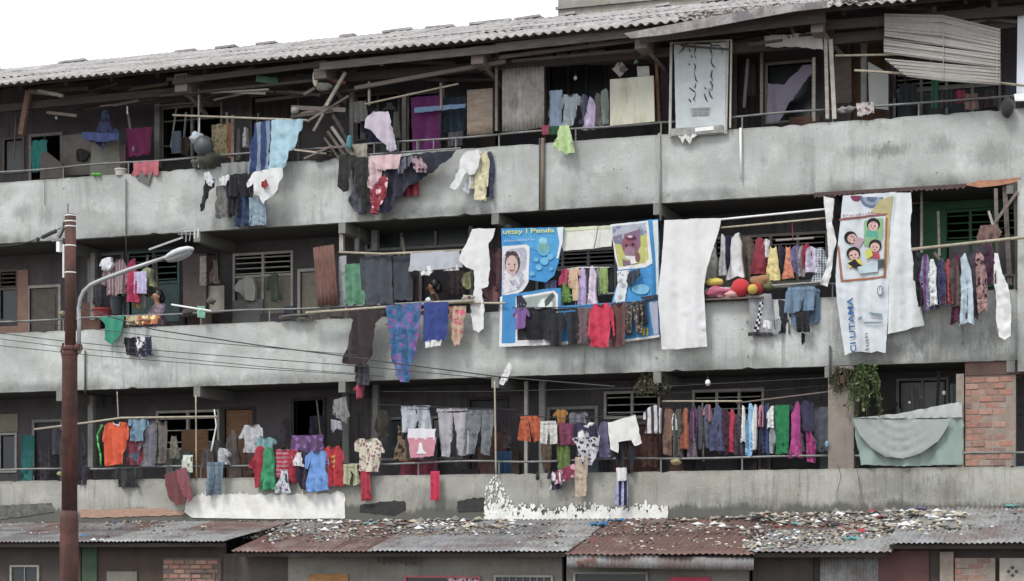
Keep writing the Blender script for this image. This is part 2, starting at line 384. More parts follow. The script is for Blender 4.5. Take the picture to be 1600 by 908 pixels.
SIDES = [[(.45, 0), (.6, 0), (.74, .07), (.86, .25), (.9, .5), (1.05, 1), (.55, .97), (.0, 1), (.1, .5), (.16, .3), (.26, .08)],
         [(.42, 0), (.56, .0), (.8, .08), (1.02, .3), (1.08, .52), (.9, .55), (.86, .4), (.92, 1), (.45, .98), (.1, 1.0), (.14, .5), (.2, .1)],
         [(.46, 0), (.62, .0), (.76, .08), (.84, .4), (.9, .97), (.3, 1.02), (.16, .6), (-.02, .62), (-.06, .42), (.08, .2), (.28, .06)],
         [(.4, 0), (.66, 0), (.82, .1), (.96, .4), (.88, .72), (.98, 1), (.6, .95), (.2, 1), (.02, .7), (.1, .3), (.22, .08)]]
DRS = [(.3, 0), (.4, .06), (.6, .06), (.7, 0), (.76, .3), (1, 1), (0, 1), (.24, .3)]
RECT = [(0, 0), (1, 0), (1, 1), (0, 1)]
def mapbox(nl, x0, y0, x1, y1, lean=0, slope=0, flip=False, bl=0):
    """normalised outline -> photo coordinates, with lean of the bottom and slope of the top line"""
    r = []
    for u, v in nl:
        if flip: v = 1 - v
        x, y = x0 + (x1 - x0) * u + lean * v, y0 + (y1 - y0) * v + slope * (u - .5)
        w_ = abs(x1 - x0); q = .15 * w_ * min(1, v * 3 + .15)
        x += q * noise.noise(Vector((x / w_ * 1.6, y / w_ * 1.4, x0 * .37))) * 1.3; y += q * .9 * noise.noise(Vector((x / w_ * 1.9, y / w_ * .8, y0 * .53 + x0)))
        r.append((x, y))
    return r
def garment(kind, x0, y0, x1, y1, y, h, label, cat=None, group=None, lean=0, slope=None, flip=False, k=1.15, pat=None, h2='ffffff', ps=9.0, trim=None, amp=None, name=None, dep=.32):
    if slope is None: slope = -.09 * (x1 - x0) * (870 - y0) / 870
    if kind in ('t_shirt', 'shirt') and trim is None and x1 - x0 >= 26 and not flip: trim = '%02x%02x%02x' % tuple(int(int(h[i:i + 2], 16) * .6) for i in (0, 2, 4))
    if kind in KINDS:
        lean = lean or random.uniform(-.07, .07) * (y1 - y0)
        D = KINDS[kind]; c = P((x0 + x1) / 2, y0, y)
        root = empty(name or kind, c, label, cat or kind.replace('_', '-'), group)
        zz0 = P(x0, y1, y).z; sd_ = nseed(); W_ = abs(P(x1, y0, y).x - P(x0, y0, y).x)
        fold = Fold(amp or min(.042, .085 * W_ + .006), max(.07, W_ * random.uniform(.26, .42)), sd_, c.z, zz0)
        FOLDS[label] = (root, fold, y)
        for part, pl in D.items():
            lst = pl if isinstance(pl[0], list) else [pl]
            if part == 'collar' and trim is None: continue
            for q in lst:
                q = [(u_ + random.uniform(-.035, .035), v_ + random.uniform(-.025, .025) * (v_ > .02)) for u_, v_ in q] if part != 'collar' else q
                off = {'sleeve': .004, 'collar': -.014, 'waistband': -.006}.get(part, 0)
                drape(part, None, None, mapbox(q, x0, y0, x1, y1, lean, slope, flip), y + off, (trim if part == 'collar' else h), k=k,
                      pat=None if part == 'collar' else pat, h2=h2, ps=ps, parent=root, fold=fold, seed=sd_ + .1)
        return root
    nl = {'side': RECT, 'dress': DRS, 'rect': RECT}[kind]
    if kind == 'side':                          # a garment on a hanger seen edge-on: its width runs back from the viewer
        r = random.Random(int(x0 * 7 + y0)); nl = [(u + r.uniform(-.08, .08), v + (r.uniform(-.03, .03) if 0 < v < .9 else r.uniform(-.03, .02))) for u, v in r.choice(SIDES)]
        if r.random() < .5: nl = [(1 - u, v) for u, v in nl]
        ex = (x1 - x0) * .10; pw = [(P(a, b_, y).x, P(a, b_, y).z) for a, b_ in mapbox(nl, x0 - ex, y0, x1 + ex, y1, lean + r.uniform(-2, 2), slope, flip)]
        cx_ = sum(p[0] for p in pw) / len(pw); zt = max(p[1] for p in pw); zb = min(p[1] for p in pw); sd_ = nseed(); W_ = max(p[0] for p in pw) - min(p[0] for p in pw)
        f1 = Fold(min(.05, .26 * W_), W_ * r.uniform(.45, .75), sd_, zt, zb); sl_ = r.uniform(-.5, .5)
        vs_, fs = sheet(pw, y, lambda x, z: f1(x, z) + (x - cx_) * sl_, r.uniform(.05, .13), max(.014, W_ / 7), .008, sd_)
        o = MB().add(vs_, fs).build(name or 'shirt', mat_cloth(h, k, pat, h2, ps), None, (cx_, y, zt), smooth=True)
        tag(o, label, cat or 'shirt', group); return o
    o, _ = drape(name or ('dress' if kind == 'dress' else 'towel'), label, cat or ('dress' if kind == 'dress' else 'towel'), mapbox(nl, x0, y0, x1, y1, lean, slope, flip), y, h, group, k, pat, h2, ps, amp=amp)
    return o
def pole_thing(name, label, cat, pts, r, mat, group=None, sag=0):
    q = [P(*p) if len(p) == 3 else Vector(p) for p in pts]
    if sag or len(q) == 2:
        a, b_ = q[0], q[-1]
        if len(q) == 2: q = [a.lerp(b_, i / 8) - Vector((0, 0, sag * 4 * (i / 8) * (1 - i / 8))) for i in range(9)]
    o = MB().tube(q, r, 6).build(name, mat, None, q[0], smooth=True); return tag(o, label, cat, group)
# ================================================================== SETTING
g = MB().box(-400, 400, -120, 500, -.3, 0).build('ground', mat_plain('packed_earth', (.13, .115, .1), .95, .35, 1.5)); tag(g, kind='structure')
BAYS = [-.33 + 3.06 * k for k in range(-5, 5)]
BX0, BX1 = BAYS[0], 12.4
bld = empty('apartment_building', (0, 0, 0), 'long grey concrete block of flats with three open galleries full of washing', 'building')
FL = {1: (2.5, 2.7, 3.72), 2: (5.5, 5.7, 6.69), 3: (8.5, 8.7, 9.72)}   # slab underside, floor, parapet top
edges = BAYS + [BX1]
for f, (zs_, zf, zt) in FL.items():
    for i in range(len(edges) - 1):
        pr = random.uniform(0, .003); x0, x1 = edges[i] + .0008, edges[i + 1] - .0008
        z0 = zs_ if f > 1 else 2.3
        # parapet panel with an uneven chipped bottom and top edge
        n = 26; v = []; fc = []
        for j in range(n + 1):
            x = x0 + (x1 - x0) * j / n; q = noise.noise(Vector((x * 4, f, 0))); q2 = noise.noise(Vector((x * 11, f, 7)))
            dt = .010 * q + .008 * q2 - (.03 if q2 > .35 else 0); db = .012 * q2 + (.03 if q > .42 else 0)
            for (y_, z_) in ((-.0 - pr, z0 + db), (-.0 - pr, zt + dt), (.12, zt + dt), (.12, z0 + db)): v.append((x, y_, z_))
        for j in range(n):
            for k_ in range(4): fc.append((j * 4 + k_, (j + 1) * 4 + k_, (j + 1) * 4 + (k_ + 1) % 4, j * 4 + (k_ + 1) % 4)[::-1])
        fc.append((0, 1, 2, 3)); fc.append(tuple(n * 4 + q for q in (3, 2, 1, 0)))
        MB().add(v, fc).build('parapet_panel', M_concL if f == 1 else M_conc, bld)
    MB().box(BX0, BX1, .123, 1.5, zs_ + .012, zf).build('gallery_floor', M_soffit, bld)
    for x in BAYS:                              # bay beams under the slab, their ends show below the parapet
        if f > 1 or x < -20:
            MB().box(x - .07, x + .07, .004, 1.5, zs_ - .20, zs_ + .008).build('beam', mat_concrete('concrete_beam', (.22, .22, .21), (.05, .05, .05), 1, 8, False), bld)
def wall_holes(name, x0, x1, z0, z1, y0, y1, holes, mat, parent):
    xs = sorted({x0, x1, *[h[0] for h in holes], *[h[2] for h in holes]}); zs = sorted({z0, z1, *[h[1] for h in holes], *[h[3] for h in holes]})
    xs = [q for q in xs if x0 <= q <= x1]; zs = [q for q in zs if z0 <= q <= z1]; mb = MB()
    for i in range(len(xs) - 1):
        for j in range(len(zs) - 1):
            cx_, cz_ = (xs[i] + xs[i + 1]) / 2, (zs[j] + zs[j + 1]) / 2
            if not any(h[0] < cx_ < h[2] and h[1] < cz_ < h[3] for h in holes): mb.box(xs[i], xs[i + 1], y0, y1, zs[j], zs[j + 1])
    return mb.build(name, mat, parent)
YR = 1.5
def hole(a, b_, c, d, floor=None):
    xm = (a + c) / 2; x0, x1 = X(a, YR), X(c, YR); z1 = Z(xm, b_, YR); z0 = floor if floor else Z(xm, d, YR)
    return (x0, z0, x1, z1)
def window(h, mat, cols=2, louvre=.35, pane_mat=None, y=YR, slats=4, parent=None, board=None):
    x0, z0, x1, z1 = h; t = .05; mb = MB(); par = parent or bld
    mb.box(x0, x1, y - .03, y + .06, z0 - t, z0); mb.box(x0, x1, y - .03, y + .06, z1, z1 + t)
    mb.box(x0 - t, x0, y - .032, y + .06, z0 - t, z1 + t); mb.box(x1, x1 + t, y - .032, y + .06, z0 - t, z1 + t)
    for i in range(1, cols): xx = x0 + (x1 - x0) * i / cols; mb.box(xx - t / 2, xx + t / 2, y - .028, y + .05, z0, z1)
    zl = z1 - (z1 - z0) * louvre
    if 0 < louvre < 1: mb.box(x0, x1, y - .025, y + .05, zl - t / 2, zl + t / 2)
    fr = mb.build('window', mat, par)
    if louvre > 0:
        for i in range(slats):
            zz = zl + (z1 - zl) * (i + .5) / slats
            for c in range(cols):
                xa, xb = x0 + (x1 - x0) * c / cols + t / 2, x0 + (x1 - x0) * (c + 1) / cols - t / 2
                MB().bar((xa, y + .01, zz), (xb, y + .01, zz), .02, .08).build('slat', mat, fr)
    for c in range(cols):
        if louvre < 1:
            xa, xb = x0 + (x1 - x0) * c / cols + t / 2, x0 + (x1 - x0) * (c + 1) / cols - t / 2
            MB().box(xa, xb, y + .02, y + .028, z0, zl - t / 2).build('pane', (board if board and c % 2 == 0 else pane_mat) or mat_glass_dark(), fr)
    return fr
def door(h, leaf, frame=None, y=YR, planks=0):
    x0, z0, x1, z1 = h; t = .06
    fr = MB().box(x0 - t, x0, y - .035, y + .08, z0, z1 + t).box(x1, x1 + t, y - .035, y + .08, z0, z1 + t).box(x0, x1, y - .03, y + .08, z1, z1 + t).build('door_frame', frame or M_wood, bld)
    if leaf:
        if planks:
            for i in range(planks): MB().box(x0 + (x1 - x0) * i / planks + .006, x0 + (x1 - x0) * (i + 1) / planks - .006, y + .02 + .004 * (i % 2), y + .05, z0, z1 - .01).build('plank', leaf, fr)
        else:
            d = MB().box(x0 + .005, x1 - .005, y + .03, y + .06, z0, z1 - .01).box(x0 + .1, x1 - .1, y + .015, y + .03, z0 + .15, z0 + (z1 - z0) * .45).box(x0 + .1, x1 - .1, y + .015, y + .03, z0 + (z1 - z0) * .52, z1 - .15).build('door', leaf, fr)
    return fr
M_beige = mat_plain('beige_board', (.26, .24, .19), .8, .2, 3)
M_teal = mat_plain('teal_paint', (.13, .20, .19), .7, .3, 4)
M_green = mat_plain('green_paint', (.055, .16, .075), .7, .3, 4)
M_orange = mat_plain('salmon_paint', (.34, .21, .165), .85, .2, 4)
M_brown = wood('brown_door', (.15, .085, .05))
M_greyw = mat_plain('grey_frame_paint', (.27, .265, .25), .8, .25, 6)
M_whitef = mat_plain('cream_frame_paint', (.42, .40, .36), .8, .25, 6)
H3 = [hole(50, 213, 95, 0, 8.7), hole(256, 168, 345, 245), hole(395, 150, 465, 0, 8.7), hole(640, 148, 686, 0, 8.7), hole(560, 150, 622, 215), hole(775, 60, 850, 200, 8.7), hole(860, 60, 945, 160), hole(1152, 78, 1190, 0, 8.7), hole(1200, 100, 1268, 188), hole(1330, 60, 1385, 190), hole(1400, 110, 1560, 180), hole(8, 218, 36, 268)]
H2 = [hole(2, 425, 26, 500), hole(47, 450, 92, 0, 5.7), hole(142, 400, 190, 0, 5.7), hole(203, 395, 278, 500), hole(290, 398, 338, 0, 5.7), hole(368, 398, 455, 498), hole(470, 424, 512, 0, 5.7), hole(575, 350, 735, 385), hole(575, 400, 622, 0, 5.7), hole(660, 405, 735, 0, 5.7), hole(800, 395, 960, 480), hole(1120, 370, 1290, 440), hole(1395, 320, 1450, 0, 5.7), hole(1480, 330, 1590, 445)]
H1 = [hole(2, 680, 24, 735), hole(55, 660, 95, 0, 2.7), hole(248, 645, 340, 700), hole(352, 640, 395, 0, 2.7), hole(460, 626, 505, 0, 2.7), hole(585, 655, 720, 715), hole(735, 625, 790, 0, 2.7), hole(860, 640, 930, 0, 2.7), hole(948, 615, 1028, 650), hole(950, 664, 1028, 0, 2.7), hole(1086, 612, 1190, 648), hole(1080, 662, 1185, 0, 2.7), hole(1205, 640, 1290, 0, 2.7), hole(1405, 595, 1478, 650)]
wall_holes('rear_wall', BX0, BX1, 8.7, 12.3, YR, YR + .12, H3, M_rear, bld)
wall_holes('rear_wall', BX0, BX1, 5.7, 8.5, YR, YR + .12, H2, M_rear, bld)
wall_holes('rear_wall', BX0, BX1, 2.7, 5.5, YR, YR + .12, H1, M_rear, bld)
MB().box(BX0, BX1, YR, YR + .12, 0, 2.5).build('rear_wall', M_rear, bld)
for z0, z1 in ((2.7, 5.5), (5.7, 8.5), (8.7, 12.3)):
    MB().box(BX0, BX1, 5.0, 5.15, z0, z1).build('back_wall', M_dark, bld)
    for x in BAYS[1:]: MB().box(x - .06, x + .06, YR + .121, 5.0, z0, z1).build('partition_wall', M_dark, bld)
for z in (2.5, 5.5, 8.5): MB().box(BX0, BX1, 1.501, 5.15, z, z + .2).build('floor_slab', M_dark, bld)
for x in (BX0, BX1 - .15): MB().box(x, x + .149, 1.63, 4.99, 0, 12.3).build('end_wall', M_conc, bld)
# windows and doors
window(H3[1], M_woodl, 2, 1.0, slats=2); window(H3[8], M_whitef, 1, 0); window(H3[4], M_wood, 2, 0); window(H3[11], M_wood, 1, 0); window(H3[6], M_woodd, 3, .3)
door(H3[0], None, M_greyw); door(H3[2], M_woodd, planks=5); door(H3[3], None, M_greyw); door(H3[5], M_dark); door(H3[7], M_woodd, planks=4)
window(H3[10], M_greyw, 4, .4); door((H3[9][0], 8.7, H3[9][2], H3[9][3]), M_brown)
window(H2[0], M_wood, 1, .35); door(H2[1], mat_plain('taupe_door', (.15, .13, .11)), M_whitef); door(H2[2], M_dark, M_greyw)
window(H2[3], M_teal, 2, .45, M_teal, slats=5); door(H2[4], mat_plain('maroon_door', (.075, .05, .045)), M_woodd)
window(H2[5], M_whitef, 2, .33, M_beige, slats=4); door(H2[6], mat_plain('khaki_door', (.27, .245, .19)), M_whitef)
window(H2[7], M_greyw, 3, 0); door(H2[8], M_green, M_whitef); door(H2[9], M_dark, M_greyw); window(H2[10], M_greyw, 4, .3); window(H2[11], M_woodl, 4, .5); door(H2[12], M_dark, M_woodl)
window(H2[13], M_green, 3, .4)
MB().box(X(1437, YR - .05), X(1478, YR - .05), YR - .06, YR - .004, 6.6, 8.49).build('painted_panel', M_green, bld)
MB().box(X(1478, YR - .05), X(1600, YR - .05), YR - .06, YR - .004, H2[13][3] + .06, 8.49).build('painted_panel', M_green, bld)
MB().box(X(28, YR - .03), X(44, YR - .03), YR - .04, YR - .004, 5.7, 8.2).build('painted_panel', M_orange, bld)
MB().box(X(0, YR - .03), X(44, YR - .03), YR - .045, YR - .041, 5.7, Z(20, 510, YR)).build('painted_panel', M_orange, bld)
window(H1[0], M_whitef, 1, 0); MB().box(X(0, YR - .02), X(28, YR - .02), YR - .03, YR - .004, Z(14, 675, YR), Z(14, 647, YR)).build('blind_box', M_beige, bld)
door(H1[1], M_dark, M_greyw); window(H1[2], M_whitef, 2, 1.0, slats=3); door(H1[3], wood('tan_door', (.24, .13, .07)), M_woodd)
MB().box(X(284, YR - .03), X(325, YR - .03), YR - .04, YR - .004, 2.7, Z(300, 672, YR)).build('door', wood('tan_door', (.24, .13, .07)), bld)
door(H1[4], None, M_woodd); window(H1[5], M_greyw, 3, 0); door(H1[6], M_dark, M_woodd); door(H1[7], M_dark, M_greyw)
window(H1[8], M_whitef, 2, 1.0, slats=3); door(H1[9], wood('umber_door', (.11, .055, .04)), M_wood); window(H1[10], M_whitef, 3, 1.0, slats=2); door(H1[11], M_dark, M_wood); door(H1[12], M_dark, M_wood); window(H1[13], M_greyw, 2, 0)
def pillar(px, pw_, py0, py1, y, mat, name='pillar'):
    x0, x1 = X(px, y), X(px + pw_, y); MB().box(x0, x1, y, y + max(.06, x1 - x0), Z(px, py1, y), Z(px, py0, y)).build(name, mat, bld)
for a in [(137, 8, 618, 756, 1.0, M_greyw), (842, 9, 596, 742, .9, M_greyw), (819, 5, 596, 740, .7, M_whitef), (241, 8, 160, 262, 1.2, M_greyw), (546, 6, 143, 240, .5, M_greyw),
          (530, 6, 348, 392, .2, M_whitef), (554, 6, 352, 392, .6, M_greyw), (580, 9, 345, 392, 1.0, M_greyw), (1345, 9, 58, 165, .7, M_greyw), (582, 8, 600, 690, .9, M_greyw), (535, 10, 600, 745, .35, M_soffit), (732, 6, 348, 395, 1.2, M_greyw),
          (141, 7, 395, 500, 1.0, M_greyw), (628, 6, 148, 242, .8, M_woodl), (1295, 7, 345, 300, .2, M_wood), (690, 4, 110, 215, .6, M_wood)]: pillar(*a)
# thin pipes running down the facade
def pipe(px, py0, py1, y, r, mat, name='drain_pipe', dx=0):
    MB().tube([P(px, py0, y), P(px + dx, py1, y)], r, 7).build(name, mat, bld, smooth=True)
M_pipe = mat_plain('dark_pipe', (.07, .07, .07), .7)
pipe(197, 280, 400, -.04, .012, M_pipe); pipe(848, 216, 328, -.05, .035, mat_plain('brown_pipe', (.17, .13, .10), .8)); pipe(843, 216, 328, -.03, .012, M_pipe); pipe(133, 548, 615, -.04, .018, M_pipe)
pipe(1157, 200, 280, -.06, .022, M_white, dx=1); pipe(1030, 208, 345, -.04, .02, M_greyw, dx=2); pipe(70, 320, 200, -.03, .006, M_pipe); pipe(1297, 540, 600, -.05, .02, M_pipe)
# column strip at the far right and the rough plaster pier on the lowest gallery
MB().box(X(1590, -.1), X(1640, -.1), -.10, .5, 5.3, 8.5).build('corner_pier', M_conc, bld)
MB().box(X(1294, 0), X(1334, 0), .0, .45, 3.7, 5.49).build('pier', mat_concrete('concrete_pier', (.25, .22, .19), (.1, .05, .035), 1.2, 12, False), bld)
# brick infill, brick by brick
M_bricks = [mat_plain('brick_%d' % i, c, .9, .25, 14) for i, c in enumerate([(.34, .175, .13), (.31, .165, .125), (.26, .155, .125), (.35, .21, .165), (.21, .14, .12), (.27, .21, .18)])]
M_mortar = mat_plain('mortar', (.26, .215, .18), .95, .25, 8)
def brick_wall(x0, x1, z0, z1, y, parent, bw=.22, bh=.085, mort=M_mortar, stuffed=False):
    w_ = MB().box(x0, x1, y + .012, y + .12, z0, z1).build('brickwork', mort, parent)
    meshes = []; base = Vector((0, 0, 0)); q_ = w_
    while q_ is not None: base = base + q_.location; q_ = q_.parent
    for m in M_bricks:
        for v_ in range(2):
            me = bpy.data.meshes.new('brick'); bm = bmesh.new(); bmesh.ops.create_cube(bm, size=1)
            for vv in bm.verts: vv.co = Vector((vv.co.x * (bw - .018), vv.co.y * .05, vv.co.z * (bh - .018))) + Vector([random.uniform(-.004, .004) for _ in range(3)])
            bmesh.ops.bevel(bm, geom=bm.edges[:], offset=.005, segments=1, affect='EDGES'); bm.to_mesh(me); bm.free(); me.materials.append(m); meshes.append(me)
    r = 0; z = z0 + bh / 2
    while z < z1 - bh / 3:
        x = x0 + (bw / 2 if r % 2 else 0) + bw / 2 * .98 - (0 if r % 2 else 0)
        if r % 2: hb = link('brick', random.choice(meshes), None, w_, Vector((x0 + bw * .24, y + .025, z)) - base); hb.scale = (.46, 1, 1)
        while x < x1 - bw / 3:
            if random.random() > .05: link('brick', random.choice(meshes), None, w_, Vector((x, y + .025 + random.uniform(-.006, .012), z)) - base)
            x += bw
        z += bh; r += 1
    return w_
brick_wall(X(1508, .05), X(1587, .05), 3.73, Z(1547, 586, .05), .05, bld, .225, .108)
MB().box(X(1494, .03), X(1506, .03), .03, .3, 3.72, 5.3).build('brick_pier', M_mortar, bld)
MB().box(X(1508, .05), X(1600, .05), .03, .4, Z(1547, 586, .05) + .002, 5.5).build('lintel', mat_concrete('stained_lintel', (.10, .06, .05), (.04, .03, .03), 1, 4, False), bld)

# rails above the parapets
for f, zr in ((1, 3.95), (2, 6.93), (3, 9.95)):
    for i in range(len(edges) - 1):
        x0, x1 = edges[i], edges[i + 1]
        if f == 1 and x0 > 5.5 and x0 < 8: pass
        dz = random.uniform(-.02, .02); pts = [(x0 + (x1 - x0) * j / 6, .055, zr + dz * math.sin(j)) for j in range(7)]
        MB().tube(pts, .021, 7).build('handrail', M_steel, bld, smooth=True)
        for u in (.02, .5): xx = x0 + (x1 - x0) * u; MB().tube([(xx, .055, zr - .26), (xx, .055, zr)], .016, 6).build('rail_post', M_steel, bld)
# second lower rail with balusters on the top gallery near the pink shirt
a, b_ = P(570, 242, .02), P(720, 232, .02)
MB().tube([a, b_], .02, 6).build('lower_rail', M_steel, bld)
for u in (.1, .35, .55, .72, .95): q = a.lerp(b_, u); MB().tube([q, q + Vector((0, 0, .22))], .014, 6).build('baluster', M_steel, bld)

# ---------------------------------------------------------------- main roof
RP = math.radians(18.5); EY, EZ = -.85, 11.47
def corr_mesh(wd, ln, pitch, amp, seed, mat, th=.008, samples=6, nl=5, rag=.0):
    nx = int(round(wd / pitch * samples)); v = []; fs = []; r = random.Random(seed)
    ragc = [r.uniform(-rag, rag) for _ in range(nx + 1)]
    for s_ in (0, 1):
        for j in range(nl + 1):
            for i in range(nx + 1):
                x = wd * i / nx; y = ln * j / nl + (ragc[i] + rag * noise.noise(Vector((x * 2, seed, 0))) * 3 if j == 0 else 0)
                z = amp * math.cos(2 * math.pi * x / pitch) + .012 * noise.noise(Vector((x * 1.3, y * 1.1, seed))) - s_ * th
                v.append((x, y, z))
    K = (nx + 1) * (nl + 1)
    for j in range(nl):
        for i in range(nx):
            a_ = j * (nx + 1) + i; q = (a_, a_ + 1, a_ + nx + 2, a_ + nx + 1); fs.append(q); fs.append(tuple(k + K for k in q[::-1]))
    for i in range(nx): fs.append((i, i + K, i + 1 + K, i + 1)); a_ = nl * (nx + 1) + i; fs.append((a_ + 1, a_ + 1 + K, a_ + K, a_))
    for j in range(nl): a_ = j * (nx + 1); fs.append((a_ + nx + 1, a_ + nx + 1 + K, a_ + K, a_)); a_ += nx; fs.append((a_, a_ + K, a_ + nx + 1 + K, a_ + nx + 1))
    me = bpy.data.meshes.new('corrugated_sheet'); me.from_pydata(v, [], fs); me.materials.append(mat); me.update()
    for p in me.polygons: p.use_smooth = True
    return me
MR = mat_roof()
roof = MB()
for x in [BX0 + .3 + 1.02 * i for i in range(27)]:   # rafters
    roof.bar((x, EY + .6, EZ - .13 + .6 * math.tan(RP)), (x, 5.0, EZ - .13 + 5.85 * math.tan(RP)), .07, .12)
for yy in (-.6, 1.4, 3.2, 4.9): zz = EZ - .05 + (yy - EY) * math.tan(RP); roof.box(BX0, BX1, yy - .04, yy + .04, zz - .03, zz + .02)
roof = roof.build('roof', M_woodd, bld)
rv = [corr_mesh(1.10, 2.25, .177, .026, i, MR, rag=.012 if i < 4 else .05) for i in range(6)]
x = BX0 - .3; i = 0
while x < BX1 + .2:
    for row in range(3):
        y0 = row * 2.02; ang = RP + random.uniform(-.006, .006)
        broken = X(1060, EY) < x < X(1300, EY)
        m_ = random.choice(rv[:4]) if not (row == 0 and broken) else random.choice(rv[4:])
        o = link('roof_sheet', m_, None, roof, (x, EY + y0 * math.cos(RP) + (random.uniform(-.02, .02) if row == 0 else 0), EZ + y0 * math.sin(RP) + .012 * row + random.uniform(0, .008)))
        o.rotation_euler = (ang + (random.uniform(-.02, .03) if broken else 0), random.uniform(-.004, .004) + (random.uniform(-.03, .03) if broken and row == 0 else 0), 0)
    x += 1.062; i += 1
ry, rz = 5.15, EZ + 6.02 * math.tan(RP)
MB().add([(BX0, ry, rz), (BX1, ry, rz), (BX1, ry + 5, rz - 1.6), (BX0, ry + 5, rz - 1.6), (BX0, ry, rz - .06), (BX1, ry, rz - .06), (BX1, ry + 5, rz - 1.66), (BX0, ry + 5, rz - 1.66)],
         [(0, 1, 2, 3), (7, 6, 5, 4), (0, 4, 5, 1), (2, 6, 7, 3), (1, 5, 6, 2), (3, 7, 4, 0)]).build('rear_roof_slope', MR, bld)
x = BX0
while x < BX1:                                   # ragged ridge pieces
    if random.random() < .6:
        rp_ = MB().bar((x, ry - .1, rz - .01), (x + random.uniform(.3, 1.0), ry - .1, rz + random.uniform(-.01, .03)), .05, .3).build('ridge_tile', MR, roof)
    x += 1.0
FL_ = [(975, 52), (1050, 38), (1100, 28), (1190, 12), (1240, 6), (1292, 2), (1292, 12), (1240, 18), (1190, 27), (1110, 42), (1040, 54), (985, 60)]
def px_board(name, poly, y, mat, th=.03):
    pw = [P(a_, c_, y) for a_, c_ in poly]; n_ = len(pw); o = MB().add(pw + [q + Vector((0, th, 0)) for q in pw], [tuple(range(n_)), tuple(range(n_, 2 * n_))[::-1]] + [(i, i + n_, (i + 1) % n_ + n_, (i + 1) % n_) for i in range(n_)]).build(name, mat, bld)
    bm = bmesh.new(); bm.from_mesh(o.data); bmesh.ops.recalc_face_normals(bm, faces=bm.faces); bm.to_mesh(o.data); bm.free(); return o
px_board('flashing', FL_, -.92, mat_metal_sheet('flashing_zinc', (.34, .33, .33), (.16, .15, .16), .4, .7, 60))
rc = random.Random(21)
for i in range(70):                               # loose laths, poles and offcuts wedged under the eaves
    px = rc.uniform(60, 1560); py = 168 - px * .098 + rc.uniform(-22, 22); L = rc.uniform(20, 110); y_ = rc.uniform(-.35, 1.0)
    MB().bar(P(px, py, y_), P(px + L, py - L * .09 + rc.uniform(-14, 14), y_ + rc.uniform(-.3, .3)), rc.uniform(.02, .07), .03).build('lath', rc.choice((M_wood, M_woodd, M_woodd, M_woodl)), bld)
for i in range(26):
    f_ = rc.choice((0, 1, 2)); px = rc.uniform(20, 1580); base_y = (250 - px * .07, 492 - px * .04, 738 - px * .015)[f_]; top_y = (170 - px * .09, 395 - px * .06, 620 - px * .03)[f_]
    MB().bar(P(px, rc.uniform(top_y, (top_y + base_y) / 2), rc.uniform(.4, 1.4)), P(px + rc.uniform(-14, 14), base_y, rc.uniform(.3, 1.4)), rc.uniform(.02, .06), .03).build('stick', rc.choice((M_wood, M_woodd, M_greyw, M_woodl)), bld)
for i in range(64):                               # boards and stored goods against the rear wall
    f_ = rc.choice((0, 1, 2)); px = rc.uniform(-20, 1600); zf = (8.7, 5.7, 2.7)[f_]; x_ = X(px, 1.2); w_ = rc.uniform(.15, .7); h_ = rc.uniform(.9, 1.9)
    MB().box(x_, x_ + w_, 1.25 + .004 * i, 1.3 + .004 * i, zf, zf + h_).build('stored_board', mat_plain('stored_%d' % (i % 7), [(.12, .09, .08), (.20, .19, .18), (.08, .10, .12), (.26, .22, .17), (.07, .06, .07), (.14, .18, .17), (.20, .11, .085)][i % 7], .9, .4, 3), bld)
# eave carpentry
def beam_px(name, a, b_, wd, th, mat, parent=bld): return MB().bar(P(*a), P(*b_), wd, th).build(name, mat, parent)
beam_px('fascia_board', (500, 104, -.55), (780, 76, -.55), .14, .04, wood('grey_fascia', (.15, .14, .13)))
beam_px('fascia_board', (775, 75, -.56), (1010, 49, -.56), .15, .04, wood('grey_fascia', (.15, .14, .13)))
beam_px('fascia_board', (1000, 58, -.57), (1290, 25, -.57), .22, .04, M_woodd)
beam_px('fascia_board', (270, 128, -.5), (505, 100, -.5), .10, .04, M_woodd)
beam_px('fascia_board', (1290, 40, -.2), (1600, 16, -.2), .16, .05, M_woodd)
beam_px('wall_plate', (-60, 176, .1), (560, 116, .1), .14, .12, M_woodd); beam_px('wall_plate', (540, 122, .1), (1100, 78, .1), .16, .12, M_woodd); beam_px('wall_plate', (1090, 82, .1), (1650, 30, .1), .18, .12, M_woodd)
beam_px('sagging_pole', (555, 138, -.2), (790, 96, -.2), .07, .07, M_wood); beam_px('sagging_pole', (780, 90, -.3), (1000, 62, -.3), .06, .06, M_wood); beam_px('sagging_pole', (800, 96, -.25), (1000, 78, -.25), .05, .05, M_woodd)
for px in (283, 500, 746, 1002, 1277):
    py = 130 - (px - 283) * .093; a, c = P(px - 10, py - 14, -.45), P(px + 9, py + 12, -.45)
    MB().box(a.x, c.x, -.45, .9, c.z, a.z).build('bracket_end', wood('bracket_wood', (.20, .165, .15)), bld)
    beam_px('brace', (px + 4, py + 8, -.3), (px + 40, py + 50, .5), .07, .07, M_wood)
beam_px('post', (45, 142, -.1), (33, 210, .1), .11, .08, wood('red_brown_wood', (.19, .11, .085))); beam_px('brace', (45, 143, -.15), (92, 148, -.15), .08, .06, M_wood); beam_px('brace', (60, 142, -.2), (98, 150, -.3), .06, .05, M_woodl)
